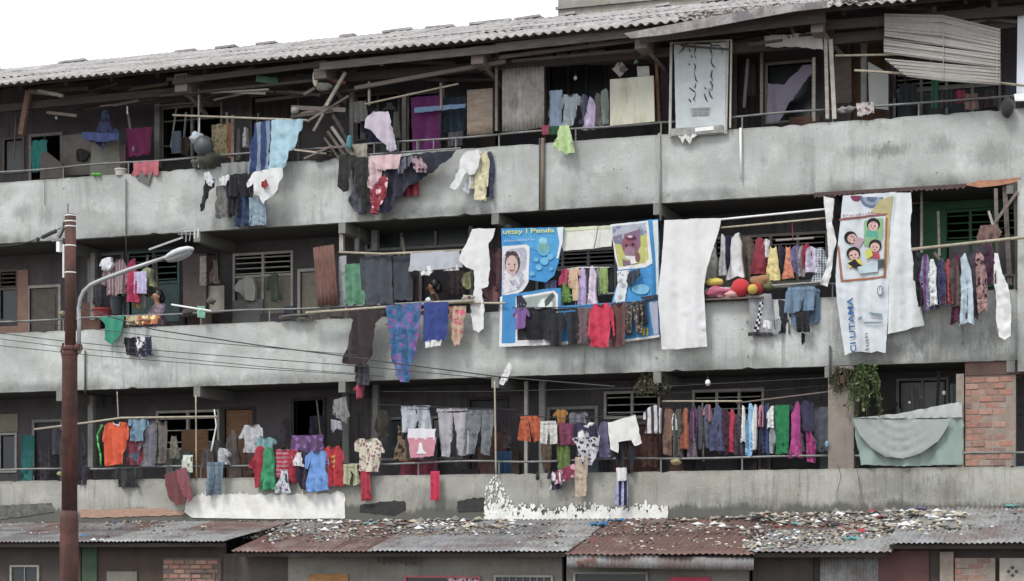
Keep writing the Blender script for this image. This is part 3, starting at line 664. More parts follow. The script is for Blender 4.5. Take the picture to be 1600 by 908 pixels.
for (x0, y0, x1, y1, yy, wd, m) in [(311, 140, 311, 262, -.1, .025, M_woodl), (577, 128, 577, 165, -.1, .035, M_woodl), (689, 130, 690, 172, -.2, .035, M_wood), (776, 80, 776, 205, .0, .045, M_wood), (1290, 50, 1293, 186, -.05, .06, M_woodl), (1298, 62, 1304, 186, -.02, .07, M_whitef),
                                 (1272, 90, 1272, 190, .3, .05, M_woodl), (540, 113, 510, 165, -.3, .06, M_woodl), (1025, 75, 1030, 190, .2, .05, M_brown), (475, 148, 492, 138, -.3, .05, M_wood), (510, 165, 500, 175, -.2, .06, M_wood), (1190, 70, 1190, 180, .9, .05, M_woodl),
                                 (1225, 12, 1240, 52, -.1, .05, M_wood), (364, 180, 364, 262, .1, .06, M_wood), (250, 165, 340, 158, .6, .03, M_wood), (1255, 12, 1255, 42, .2, .05, M_wood), (1370, 25, 1372, 60, .1, .05, M_wood), (1460, 10, 1462, 30, -.1, .07, M_wood), (1553, 0, 1556, 22, -.1, .1, M_wood),
                                 (1000, 76, 1285, 48, .5, .06, M_woodd), (600, 120, 770, 82, .8, .08, M_woodd), (130, 170, 320, 150, .4, .08, M_woodd), (250, 150, 500, 125, -.2, .05, M_woodd), (400, 158, 560, 140, .2, .06, M_woodd),
                                 (330, 145, 420, 140, -.15, .03, M_woodl), (1510, 455, 1460, 395, -.1, .05, M_wood), (1556, 295, 1560, 460, -.02, .06, M_wood), (1570, 290, 1578, 445, .1, .08, M_wood), (1588, 285, 1592, 450, -.05, .1, M_woodd), (1560, 380, 1545, 330, -.15, .04, M_woodl), (1545, 360, 1590, 300, -.1, .05, M_wood), (1440, 300, 1440, 395, .5, .04, M_woodl), (1466, 330, 1468, 400, .6, .04, M_woodl)]:
    beam_px('timber', (x0, y0, yy), (x1, y1, yy), wd, .05, m)
# boards lying under the eaves
beam_px('board', (400, 122, -.3), (434, 128, -.1), .12, .02, mat_plain('green_plastic_board', (.08, .17, .13)))
beam_px('board', (505, 122, -.2), (540, 130, 0), .06, .02, mat_plain('red_board', (.28, .09, .07)))
beam_px('board', (455, 168, -.25), (540, 172, -.2), .08, .02, M_wood); beam_px('board', (345, 143, -.1), (415, 146, -.1), .05, .03, M_woodl)

# grey taller building behind the roof at the right
xb0 = P(872, 10, 12).x
rear = empty('rear_building', (xb0, 12, 0), 'plain grey concrete building rising behind the corrugated roof', 'building')
MB().box(xb0, xb0 + 16, 12, 20, 0, 19).build('wall', mat_concrete('concrete_far', (.33, .31, .28), (.08, .08, .07), 1.4, 21), rear)
MB().box(xb0 - .05, xb0 + 16.05, 11.93, 11.99, Z(900, 13, 12) , Z(900, 9, 12)).build('ledge', mat_concrete('concrete_far'), rear)

# ================================================================== LOWER SHEDS
YE = -2.8
def roofz(ze, zb, y): return ze + (zb - ze) * (y - YE) / (-.02 - YE)
GREYS = [mat_metal_sheet('zinc_%d' % i, c, amt=a, seed=i * 3) for i, (c, a) in enumerate([((.26, .27, .28), -.02), ((.29, .295, .30), .2), ((.20, .20, .205), .3), ((.33, .335, .33), .0)])]
RUSTS = [mat_metal_sheet('rusty_zinc_%d' % i, c, (.26, .20, .18), amt=a, seed=i * 5 + 2) for i, (c, a) in enumerate([((.165, .088, .075), .35), ((.19, .12, .105), .5), ((.135, .075, .07), .3)])]
SV = {}
def shed_sheet(mat, v_):
    k = (mat.name, v_)
    if k not in SV: SV[k] = corr_mesh(.86, 1.62, .082, .013, v_ * 7 + len(SV), mat, th=.004, samples=5, nl=5, rag=.012)
    return SV[k]
def shed(label, px0, px1, eave_py, zb, scheme, verge=False, fl=(0, 0)):
    x0, x1 = X(px0, YE), X(px1, YE); ze = Z((px0 + px1) / 2, eave_py, YE)
    s_ = empty('shed', (x0, YE, 0), label, 'shed'); sl = math.hypot(zb - ze, 2.78); ang = math.atan2(zb - ze, 2.78)
    m = MB()
    for yy in (YE + .12, YE + 1.4): m.box(x0, x1, yy, yy + .06, roofz(ze, zb, yy) - .10, roofz(ze, zb, yy) - .03)
    rf = m.build('roof', M_woodd, s_)
    n = max(1, int((x1 - x0) / .79)); wd = (x1 - x0) / n
    for i in range(n):
        for row in (1, 0):
            mm = scheme(i / n, row); me = shed_sheet(mm, random.randint(0, 2))
            yl = (sl - 1.6) * row
            o = link('roof_sheet', me, None, rf, (i * wd + random.uniform(-.01, .01), yl * math.cos(ang) + (random.uniform(-.05, .05) if row == 0 else 0), ze + yl * math.sin(ang) + .004 + .018 * (1 - row) * 0 + row * -.0 + (.016 if row == 0 else 0) + random.uniform(0, .006)))
            o.rotation_euler = (ang + (0.0 if row else -.006), random.uniform(-.006, .006), random.uniform(-.008, .008)); o.scale = (wd / .80, 1, 1)
    return s_, x0, x1, ze
gy = lambda u, r: random.choice(GREYS)
rs = lambda u, r: random.choice(RUSTS)
mixd = lambda u, r: random.choice(RUSTS + GREYS[:2])
ROOFS = []
def reg(px0, px1, ze, zb): ROOFS.append((px0, px1, ze, zb))
sA, ax0, ax1, aze = shed('low shed with grey zinc roof behind the rust red pole', -260, 345, 848, 2.88, lambda u, r: GREYS[int(u * 17) % 4] if r == 0 or u < .8 else RUSTS[1]); reg(-260, 345, aze, 2.88)
sB, bx0, bx1, bze = shed('long low shed with half rusty zinc roof and pink door frame', 362, 880, 863, 2.88, lambda u, r: (RUSTS[int(u * 30) % 3] if (u < .3 and r == 0) or (.12 < u < .35) or .62 < u < .7 else GREYS[int(u * 23) % 4])); reg(345, 880, bze, 2.88)
sC, cx0, cx1, cze = shed('low shed with dark red rusted roof above a long zinc flap', 883, 1172, 868, 2.88, lambda u, r: GREYS[0] if (r == 1 and u > .85) else RUSTS[int(u * 9) % 3]); reg(880, 1172, cze, 2.88)
sD, dx0, dx1, dze = shed('narrow shed with grey roof heaped with rubbish and a zinc wall', 1176, 1384, 864, 2.95, lambda u, r: RUSTS[0] if r == 1 else GREYS[int(u * 7) % 4]); reg(1172, 1384, dze, 2.95)
sE, ex0, ex1, eze = shed('shed with brick wall and grey zinc roof at the right end', 1388, 1720, 850, 3.05, lambda u, r: GREYS[(int(u * 9) * 3 + 1) % 4]); reg(1384, 1720, eze, 3.05)
YW = -2.35
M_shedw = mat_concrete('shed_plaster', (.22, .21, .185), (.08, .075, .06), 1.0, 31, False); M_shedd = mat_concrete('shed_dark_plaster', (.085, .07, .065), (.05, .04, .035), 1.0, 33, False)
def shed_wall(s_, px0, px1, ze, mat, y=YW, name='wall', top=None):
    x0, x1 = X(px0, y), X(px1, y); return MB().box(x0, x1, y, y + .1, 0, (top or ze - .02)).build(name, mat, s_)
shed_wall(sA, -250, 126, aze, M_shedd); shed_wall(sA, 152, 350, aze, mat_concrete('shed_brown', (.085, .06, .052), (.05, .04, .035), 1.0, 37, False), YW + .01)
shed_wall(sA, 128, 151, aze, mat_plain('dull_green_paint', (.05, .085, .05), .85), YW - .03, 'door')
for z_ in range(0, 3): pass
def small_window(s_, px0, py0, px1, py1, frame, bars=3, y=YW):
    x0, x1, z1, z0 = X(px0, y), X(px1, y), Z((px0 + px1) / 2, py0, y), Z((px0 + px1) / 2, py1, y); t = .035
    fr = MB().box(x0 - t, x0, y - .05, y - .004, z0, z1).box(x1, x1 + t, y - .05, y - .004, z0, z1).box(x0 - t, x1 + t, y - .05, y - .004, z1, z1 + t).box(x0 - t, x1 + t, y - .05, y - .004, z0 - t, z0).build('window', frame, s_)
    MB().box(x0, x1, y - .012, y - .006, z0, z1).build('pane', mat_glass_dark(), fr)
    for i in range(bars): xx = x0 + (x1 - x0) * (i + 1) / (bars + 1); MB().tube([(xx, y - .035, z0), (xx, y - .035, z1)], .009, 6).build('bar', frame, fr)
small_window(sA, 20, 886, 60, 930, M_woodl, 1); small_window(sA, 300, 895, 335, 930, M_wood, 0)
MB().box(X(168, YW), X(215, YW), YW - .03, YW + .005, 1.5, Z(190, 893, YW)).build('board', mat_concrete('shed_plaster'), sA)
brick_wall(X(255, YW - .02), X(345, YW - .02), 1.55, Z(300, 872, YW), YW - .03, sA, mort=mat_plain('dark_mortar', (.12, .09, .08)))
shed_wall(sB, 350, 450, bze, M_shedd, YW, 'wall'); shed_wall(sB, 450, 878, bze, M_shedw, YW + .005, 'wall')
MB().box(X(485, YW), X(545, YW), YW - .04, YW, 1.0, Z(515, 897, YW)).build('door', wood('amber_door', (.27, .13, .05)), sB)
M_pink = mat_plain('dusty_pink_paint', (.35, .11, .13), .8)
small_window(sB, 636, 903, 748, 950, M_pink, 0); MB().box(X(700, YW), X(748, YW), YW - .03, YW - .02, 1.2, Z(725, 903, YW)).build('lace_curtain', mat_cloth('d8c8cc', 1, 'floral', '703040', 14), sB)
small_window(sB, 776, 902, 862, 950, M_greyw, 7)
for i in range(9):                                # loose drips of zinc hanging below the eave
    px = 590 + i * 7; MB().box(X(px, YE + .3), X(px + 4, YE + .3), YE + .3, YE + .31, Z(px, 868 + random.uniform(8, 16), YE + .3), bze - .03).build('hanging_strip', M_woodd, sB)
shed_wall(sC, 885, 1170, cze, M_shedw, YW)
me = corr_mesh(.80, .22, .082, .008, 5, GREYS[1], .004, 5, 2, .004); me2 = corr_mesh(.80, .20, .082, .008, 8, GREYS[2], .004, 5, 2, .004)
for i in range(4):
    o = link('zinc_flap', me if i < 2 else me2, None, sC, (.02 + i * .78, .03, cze - .20 - .012 * i)); o.rotation_euler = (math.radians(86), 0, 0)
small_window(sC, 900, 897, 1010, 945, M_greyw, 0); MB().box(X(1048, YW), X(1110, YW), YW - .03, YW - .01, 1.2, Z(1080, 902, YW)).build('pink_shutter', mat_plain('crimson_paint', (.5, .06, .12)), sC)
shed_wall(sD, 1176, 1270, dze, M_shedd, YW); 
mez = corr_mesh(.80, 1.9, .082, .012, 12, GREYS[3], .004, 5, 3, .006)
for i in range(2):
    o = link('zinc_wall_sheet', mez, None, sD, (X(1282, YW) - dx0 + i * .46, YW - YE - .02 - i * .02, .35)); o.rotation_euler = (math.radians(90), 0, 0)
    o.scale = (.62, 1, 1)
MB().box(X(1270, YW), X(1372, YW), YW + .05, YW + .12, 0, dze).build('wall', M_shedd, sD)
MB().box(X(1373, YW), X(1452, YW), YW - .05, YW - .01, .2, eze - .1).build('door', mat_plain('maroon_sheet_door', (.10, .04, .04), .7, .3, 3), sE)
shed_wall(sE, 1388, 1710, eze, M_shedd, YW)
brick_wall(X(1492, YW - .1), X(1555, YW - .1), 1.5, Z(1520, 872, YW - .1), YW - .12, sE)
MB().box(X(1470, YW), X(1491, YW), YW - .13, YW - .01, 0, eze - .12).build('post', M_mortar, sE)
vb = MB().box(X(1562, YW - .1), X(1606, YW - .1), YW - .12, YW - .01, Z(1585, 912, YW - .1), Z(1585, 872, YW - .1)).build('vent_block', mat_plain('vent_block_cement', (.34, .31, .27)), sE)
for (u, v_) in ((0, 1), (1, 0), (-1, 0), (0, -1)):
    c = P(1582 + u * 6, 893 - v_ * 6, YW - .125); q = .035
    MB().add([c + Vector((-q, 0, 0)), c + Vector((0, 0, -q)), c + Vector((q, 0, 0)), c + Vector((0, 0, q)), c + Vector((-q, .03, 0)), c + Vector((0, .03, -q)), c + Vector((q, .03, 0)), c + Vector((0, .03, q))],
             [(0, 1, 2, 3), (7, 6, 5, 4), (0, 4, 5, 1), (1, 5, 6, 2), (2, 6, 7, 3), (3, 7, 4, 0)]).build('vent_opening', M_dark, vb)
# plaster patches on the lowest parapet: whitewash, dark damp, bare brick
def patch(poly, h, y, name, k=1.0, jag=.02, mat=None, parent=bld):
    pw = [(P(a, b_, y).x, P(a, b_, y).z) for a, b_ in poly]; vs_, fs = sheet(pw, y, lambda x, z: 0, .012, .05, jag, nseed())
    return MB().add(vs_, fs).build(name, mat or mat_plain('patch_' + h, A(h, k), .95, .2, 5), parent)
def jagged(pts_top, pts_bot, n, amp, down=0):
    r = random.Random(3 + n); o_ = []
    for i in range(n + 1):
        u = i / n * (len(pts_top) - 1); j = min(int(u), len(pts_top) - 2); f = u - j
        o_.append((pts_top[j][0] * (1 - f) + pts_top[j + 1][0] * f, pts_top[j][1] * (1 - f) + pts_top[j + 1][1] * f - (r.uniform(0, amp) if i % 2 else 0)))
    for i in range(n + 1):
        u = i / n * (len(pts_bot) - 1); j = min(int(u), len(pts_bot) - 2); f = u - j
        o_.append((pts_bot[j][0] * (1 - f) + pts_bot[j + 1][0] * f, pts_bot[j][1] * (1 - f) + pts_bot[j + 1][1] * f + (r.uniform(0, down) if i % 2 else 0)))
    return o_
M_wash = mat_plain('whitewash', (.72, .72, .69), .9, .14, 4, dirt=(.58, .57, .52))
patch(jagged([(292, 778), (330, 773), (420, 774), (538, 772)], [(539, 810), (420, 811), (300, 809), (288, 800)], 34, 6), 'f0f0ea', -.019, 'whitewash_patch', mat=M_wash, jag=.008)
rw = random.Random(5)
def splash(x0, x1, top, bot, n, smax, yb, mat=None, name='whitewash_flakes', el=1.0):
    mb = MB()                                     # peeling flakes of whitewash, thick below and thinning upward
    for i in range(n):
        px = rw.uniform(x0, x1); u_ = (px - x0) / (x1 - x0); t_, b2 = top(u_), bot(u_); py = b2 - (b2 - t_) * rw.random() ** 1.9; w_ = rw.uniform(.8, smax) * (1.2 - .6 * (b2 - py) / max(1, b2 - t_)); h_ = w_ * rw.uniform(.7, 2.4) * el
        c = P(px, py, yb - i * .8e-5); n_ = 7; k_ = .0115; pts = []
        for j in range(n_): a = 2 * math.pi * j / n_ + .3; q = rw.uniform(.6, 1.15); pts.append(c + Vector((math.cos(a) * w_ * q * k_, 0, math.sin(a) * h_ * q * k_)))
        mb.add(pts + [p_ + Vector((0, .006, 0)) for p_ in pts], [tuple(range(n_))[::-1]] + [(j, (j + 1) % n_, (j + 1) % n_ + n_, j + n_) for j in range(n_)])
    o = mb.build(name, mat or M_wash, bld); o['kind'] = 'stuff'
splash(757, 800, lambda u_: 738 + 75 * abs(u_ - .4), lambda u_: 816, 260, 3.2, -.019)
splash(757, 1043, lambda u_: 790 + 4 * math.sin(u_ * 20), lambda u_: 818 - 10 * u_, 900, 4.2, -.0205)
splash(292, 540, lambda u_: 771 + 3 * math.sin(u_ * 31), lambda u_: 782, 200, 3.4, -.021)
px_board('rust_patch', [(1506, 289), (1530, 282), (1560, 281), (1594, 277), (1592, 284), (1560, 290), (1530, 293)], -.02, mat_plain('rust_stain', (.36, .18, .11), .9, .35, 10), .01)
jg = [(1272 + 4 * i, 303 - i * .24 + (3 if i % 2 else 6) + rw.uniform(-1, 1.5)) for i in range(60)]
px_board('awning_edge', [(1272, 301), (1510, 287)] + jg[::-1], -.03, mat_plain('maroon_awning', (.07, .04, .04), .8), .02)
M_damp = mat_plain('damp_black', (.035, .034, .033), .95, .4, 9)
patch(jagged([(562, 790), (600, 784), (632, 783)], [(634, 796), (616, 805), (562, 800)], 12, 2), '', -.017, 'damp_patch', mat=M_damp)
patch(jagged([(714, 784), (735, 780), (757, 778)], [(757, 798), (716, 800)], 8, 3), '', -.017, 'damp_patch', mat=M_damp)
M_bare = mat_plain('bare_brick', (.36, .23, .17), .95, .25, 6, (1, 1, 5))
patch([(125, 797), (250, 794), (290, 800), (285, 805), (190, 808), (126, 809)], '', -.018, 'bare_brick_course', mat=M_bare)
patch([(0, 790), (80, 786), (84, 800), (0, 812)], '', -.0165, 'damp_patch', mat=mat_plain('damp_grey', (.11, .11, .10), .95, .5, 12))
# ================================================================== STREET POLE, LAMP, WIRES
YP = -13.0
rust = mat_metal_sheet('rust_red_paint', (.115, .047, .04), (.075, .036, .03), .6, .85, 40)
top = P(110, 335, YP); pbase = Vector((top.x - .02, YP, 0))
up = empty('utility_pole', pbase, 'tall rust red steel utility pole with white bands standing before the flats', 'utility pole')
def pw_(px, py): return P(px, py, YP)
u = 1 / 129.0
MB().tube([pw_(110, 335), pw_(110, 545)], 8.6 * u, 16).build('upper_tube', rust, up, smooth=True)
MB().tube([pw_(110, 540), pw_(109.5, 552), pw_(109, 560), pw_(108.5, 805)], [8.8 * u, 12 * u, 12 * u, 12.2 * u], 16).build('middle_tube', rust, up, smooth=True)
MB().tube([pw_(108.5, 798), pw_(108, 812), Vector((pbase.x, YP, 0))], [12.3 * u, 14.4 * u, 14.8 * u], 16).build('lower_tube', rust, up, smooth=True)
for py in (337, 346, 354, 384, 426): MB().tube([pw_(110, py - .8), pw_(110, py + .9)], 8.9 * u, 16).build('band', M_white, up)
for py, dx in ((545, 0), (553, 0)): MB().tube([pw_(109, py - 2), pw_(109, py + 2)], 12.9 * u, 16).build('clamp', rust, up)
MB().tube([pw_(106, 332), pw_(106, 318)], .012, 6).build('spike', M_steel, up)
MB().tube([pw_(101, 346), pw_(99, 350), pw_(100, 356)], .02, 6).build('hook', M_steel, up)
MB().bar(pw_(99, 356), pw_(91, 372), .03, .05).bar(pw_(100, 374), pw_(82, 376), .03, .05).build('bracket', M_steel, up)
MB().box(pw_(90, 378).x, pw_(95, 378).x, YP - .03, YP + .03, pw_(90, 394).z, pw_(90, 378).z).build('insulator', M_white, up)
MB().tube([pw_(99.5, 382), pw_(99.5, 434)], .016, 6).build('conduit', M_white, up)
for i, (a, b_) in enumerate([((99, 536), (98, 560)), ((121, 536), (121, 552))]): MB().tube([pw_(*a), pw_((a[0] + b_[0]) / 2 + (-3 if i == 0 else 3), 548), pw_(*b_)], .014, 6).build('step_ring', rust, up)
lampc = pw_(124, 548)
sl_ = empty('street_lamp', lampc, 'curved silver street lamp arm clamped to the rust red pole', 'street lamp')
M_silver = mat_plain('galvanised_arm', (.36, .37, .38), .45, .12, 5, metal=.3)
MB().tube([pw_(*q) for q in [(123.5, 552), (123.5, 500), (123, 482), (125, 467), (131, 455), (142, 445), (160, 437), (200, 422), (262, 401)]], [.025] * 8 + [.02], 10).build('arm', M_silver, sl_, smooth=True)
MB().tube([pw_(119, 543), pw_(126, 543)], .05, 8).tube([pw_(119, 500), pw_(126, 500)], .02, 6).build('clamp', rust, sl_)
hd = MB(); secs = [(258, 403.5, .03, .03), (262, 402, .05, .055), (270, 399, .07, .085), (282, 395, .075, .105), (293, 391.5, .06, .09), (300, 389.5, .03, .05), (302, 389.5, .008, .01)]
rg = []
for px, py, rz_, ry_ in secs:
    rz_ *= .85; c = pw_(px, py); rg.append([(c.x + .25 * rz_ * math.sin(a_ * math.pi / 6), c.y + ry_ * math.cos(a_ * math.pi / 6), c.z + (rz_ if math.sin(a_ * math.pi / 6) > 0 else rz_ * .75) * math.sin(a_ * math.pi / 6)) for a_ in range(12)])
fs = [(i * 12 + j, i * 12 + (j + 1) % 12, (i + 1) * 12 + (j + 1) % 12, (i + 1) * 12 + j) for i in range(len(rg) - 1) for j in range(12)] + [tuple(range(12))[::-1], tuple(len(rg) * 12 - 12 + j for j in range(12))]
lh = hd.add([q for g_ in rg for q in g_], fs).build('lamp_head', mat_plain('lamp_grey', (.48, .50, .51), .4, .06, 4), sl_, smooth=True)
gl = MB(); rg2 = []
for px, py, rz_, ry_ in secs[1:6]:
    c = pw_(px, py); rg2.append([(c.x, c.y + ry_ * .8 * math.cos(a_), c.z - rz_ * .55 + rz_ * .62 * math.sin(a_)) for a_ in [math.pi + math.pi * q / 6 for q in range(7)]])
gl.add([q for g_ in rg2 for q in g_], [(i * 7 + j, (i + 1) * 7 + j, (i + 1) * 7 + j + 1, i * 7 + j + 1) for i in range(4) for j in range(6)]).build('diffuser', mat_plain('diffuser_grey', (.35, .37, .38), .25, .05, 3), lh, smooth=True)
def wire(pts, r, label, y=YP):
    q = [P(a, b_, y) for a, b_ in pts]; o = MB().tube(q, r * .6, 5).build('power_cable', M_cable, None, q[0]); tag(o, label, 'cable', None)
M_cg = M_cable
wire([(99, 354), (80, 364), (58, 374), (30, 382), (-30, 388)], .012, 'thick black cable running left from the pole top')
wb = empty('cable_joint', P(72, 368, YP), 'black cable splice just left of the red pole top', 'cable joint')
MB().tube([P(88, 361, YP), P(78, 365, YP), P(66, 371, YP)], .025, 7).build('sleeve', M_cable, wb); MB().ball(P(59, 374, YP), .025, .025, .03).build('knob', M_cable, wb)
wire([(120, 478), (180, 497), (240, 515), (400, 539), (535, 556), (650, 572), (790, 590), (960, 604)], .012, 'dark wire sagging furthest right below the middle laundry')
wire([(-20, 497), (60, 505), (180, 518), (300, 533), (440, 545), (560, 555)], .007, 'topmost thin wire crossing the middle parapet at the left')
wire([(-20, 518), (90, 532), (250, 548), (400, 560), (560, 572), (770, 592)], .008, 'thin wire crossing second from top on the middle parapet')
wire([(-20, 527), (90, 541), (250, 557), (420, 574), (560, 584)], .007, 'thin wire crossing third from top on the middle parapet')
wire([(-20, 538), (150, 556), (400, 576), (600, 588)], .007, 'lowest thin wire crossing the middle parapet')
def wire2(pts, r, label, y): wire(pts, r, label, y)
wire2([(598, 612), (760, 612), (1000, 606), (1295, 590)], .010, 'thick black wire under the middle floor slab from the post to the pier', -.1)
wire2([(1040, 600), (1150, 598), (1293, 590)], .008, 'upper thin wire in the bundle strung under the slab beside the pier', .2)
wire2([(1040, 614), (1180, 612), (1293, 602)], .010, 'lower wire in the bundle strung under the slab beside the pier', .25)
wire2([(1310, 728), (1314, 745), (1308, 770)], .008, 'short loose wire dangling down the lowest parapet by the pier', -.05)
wire2([(1333, 700), (1340, 740), (1350, 790)], .006, 'thin wire trailing down the parapet below the green tarp', -.05)
# television antenna above the lamp
an = empty('antenna', P(260, 380, -.6), 'rooftop television antenna poking out under the top parapet above the street lamp', 'antenna')
MB().bar(P(233, 390, -.6), P(286, 371, -.6), .035, .03).build('boom', M_silver, an)
for px, py, L in ((291, 371, 12), (298, 368, 14), (304, 367, 10), (310, 364, 12), (285, 364, 8)):
    MB().tube([P(px, py - L * .6, -.6), P(px + random.uniform(-2, 2), py + L * .6, -.6)], .010, 5).build('element', M_silver if px < 300 else M_white, an)
MB().tube([P(270, 362, -.7), P(300, 357, -.5)], .008, 5).tube([P(278, 366, -.7), P(308, 366, -.5)], .008, 5).build('reflector', M_silver, an)

# ================================================================== WASHING POLES
bam = 'bamboo and pipe washing poles'
pole_thing('bamboo_pole', 'long pale bamboo pole holding the light blue curtain on the top floor', 'pole', [(270, 180, -.25), (480, 188, -.25)], .022, M_bamboo)
pole_thing('bamboo_pole', 'thin bamboo pole sloping up over the pink shirt', 'pole', [(570, 163, -.2), (620, 152, -.22), (716, 131, -.2)], .018, M_bamboo)
pole_thing('bamboo_pole', 'thick bamboo pole carrying the brown dress and blue batik', 'pole', [(478, 489, -.30), (560, 483, -.31), (740, 470, -.32)], .028, M_bamboo)
pole_thing('bamboo_pole', 'second bamboo pole beside the big white shirt', 'pole', [(672, 472, -.22), (790, 474, -.22)], .022, M_bamboo)
pole_thing('bamboo_pole', 'bamboo pole hung with the dark grey sheets', 'pole', [(530, 394, -.05), (600, 397, -.05), (722, 391, -.05)], .024, M_bamboo)
pole_thing('bamboo_pole', 'bamboo pole behind the red street pole holding the orange shirt', 'pole', [(54, 671, -.1), (140, 660, -.1), (190, 653, -.1), (340, 651, -.1)], .022, M_bamboo)
pole_thing('bamboo_pole', 'white painted pole sticking out above the mint rag', 'pole', [(268, 476, -.2), (330, 486, -.2)], .02, M_white)
pole_thing('washing_pole', 'upper white pole over the row of small shirts right of the white sheet', 'pole', [(1127, 343, .05), (1290, 327, .05)], .02, M_white)
pole_thing('washing_pole', 'lower pale pole just below the white one right of the white sheet', 'pole', [(1127, 356, .02), (1290, 341, .02)], .018, M_bamboo)
pole_thing('hanging_rail', 'short grey clothes rail on a red cord above the small shirts', 'rail', [(1212, 376, .1), (1272, 372, .1)], .02, M_greyw)
pole_thing('cord', 'red cord holding up the short grey clothes rail', 'cord', [(1238, 349, .08), (1239, 376, .08)], .01, mat_cloth('a02838'))
pole_thing('washing_pole', 'long grey pole holding the garments in front of the green house front', 'pole', [(1424, 390, -.35), (1600, 371, -.35), (1640, 366, -.35)], .03, M_bamboo)
pole_thing('washing_pole', 'grey washing line pole under the green window by the toys', 'pole', [(1195, 447, .0), (1296, 440, .0)], .02, M_greyw)
pole_thing('washing_line', 'line above the grey trousers on the lowest gallery', 'washing line', [(590, 632, .0), (700, 637, .0), (810, 640, .0)], .009, M_cable)
pole_thing('washing_pole', 'pale pole over the long row of hanging shirts on the lowest gallery', 'pole', [(1035, 627, .2), (1160, 627, .2)], .018, M_bamboo)
pole_thing('washing_pole', 'dark pole over the green and magenta clothes', 'pole', [(1150, 630, .22), (1297, 612, .22)], .016, M_wood)
pole_thing('washing_line', 'line carrying the orange shorts and white shirt on the lowest gallery', 'washing line', [(806, 648, -.1), (900, 655, -.1), (1010, 643, -.1)], .008, M_cable)
pole_thing('washing_line', 'line of purple black and red clothes across the blue banner', 'washing line', [(800, 481, -.25), (900, 480, -.25), (1010, 470, -.25)], .009, M_cable)
pole_thing('washing_line', 'white line carrying pastel baby clothes inside the banner opening', 'washing line', [(872, 423, .1), (905, 418, .1), (952, 418, .1)], .010, M_white)
pole_thing('bamboo_pole', 'long pale bamboo stuck in the slatted blind', 'pole', [(1305, 87, -.2), (1480, 84, -.22)], .02, M_bamboo)
pole_thing('bamboo_pole', 'yellowish bamboo pole crossing below the slatted blind', 'pole', [(1335, 110, -.25), (1460, 118, -.22), (1600, 134, -.2)], .022, M_bamboo)
pole_thing('washing_pole', 'upright pale stick beside the dark dangling bag', 'pole', [(773, 596, -.12), (775, 742, -.12)], .018, M_bamboo)
pole_thing('cord', 'pale cord hanging down to the orange shirt pole', 'cord', [(183, 612, -.08), (185, 655, -.08)], .012, M_woodl)
pole_thing('washing_pole', 'thin upright pole beside the tan door on the lowest gallery', 'pole', [(306, 618, .0), (307, 750, .0)], .016, M_bamboo)
pole_thing('hook_rod', 'bent white hook rod near the tan door', 'rod', [(335, 640, -.1), (338, 665, -.1), (333, 690, -.1), (330, 705, -.1)], .016, M_white)

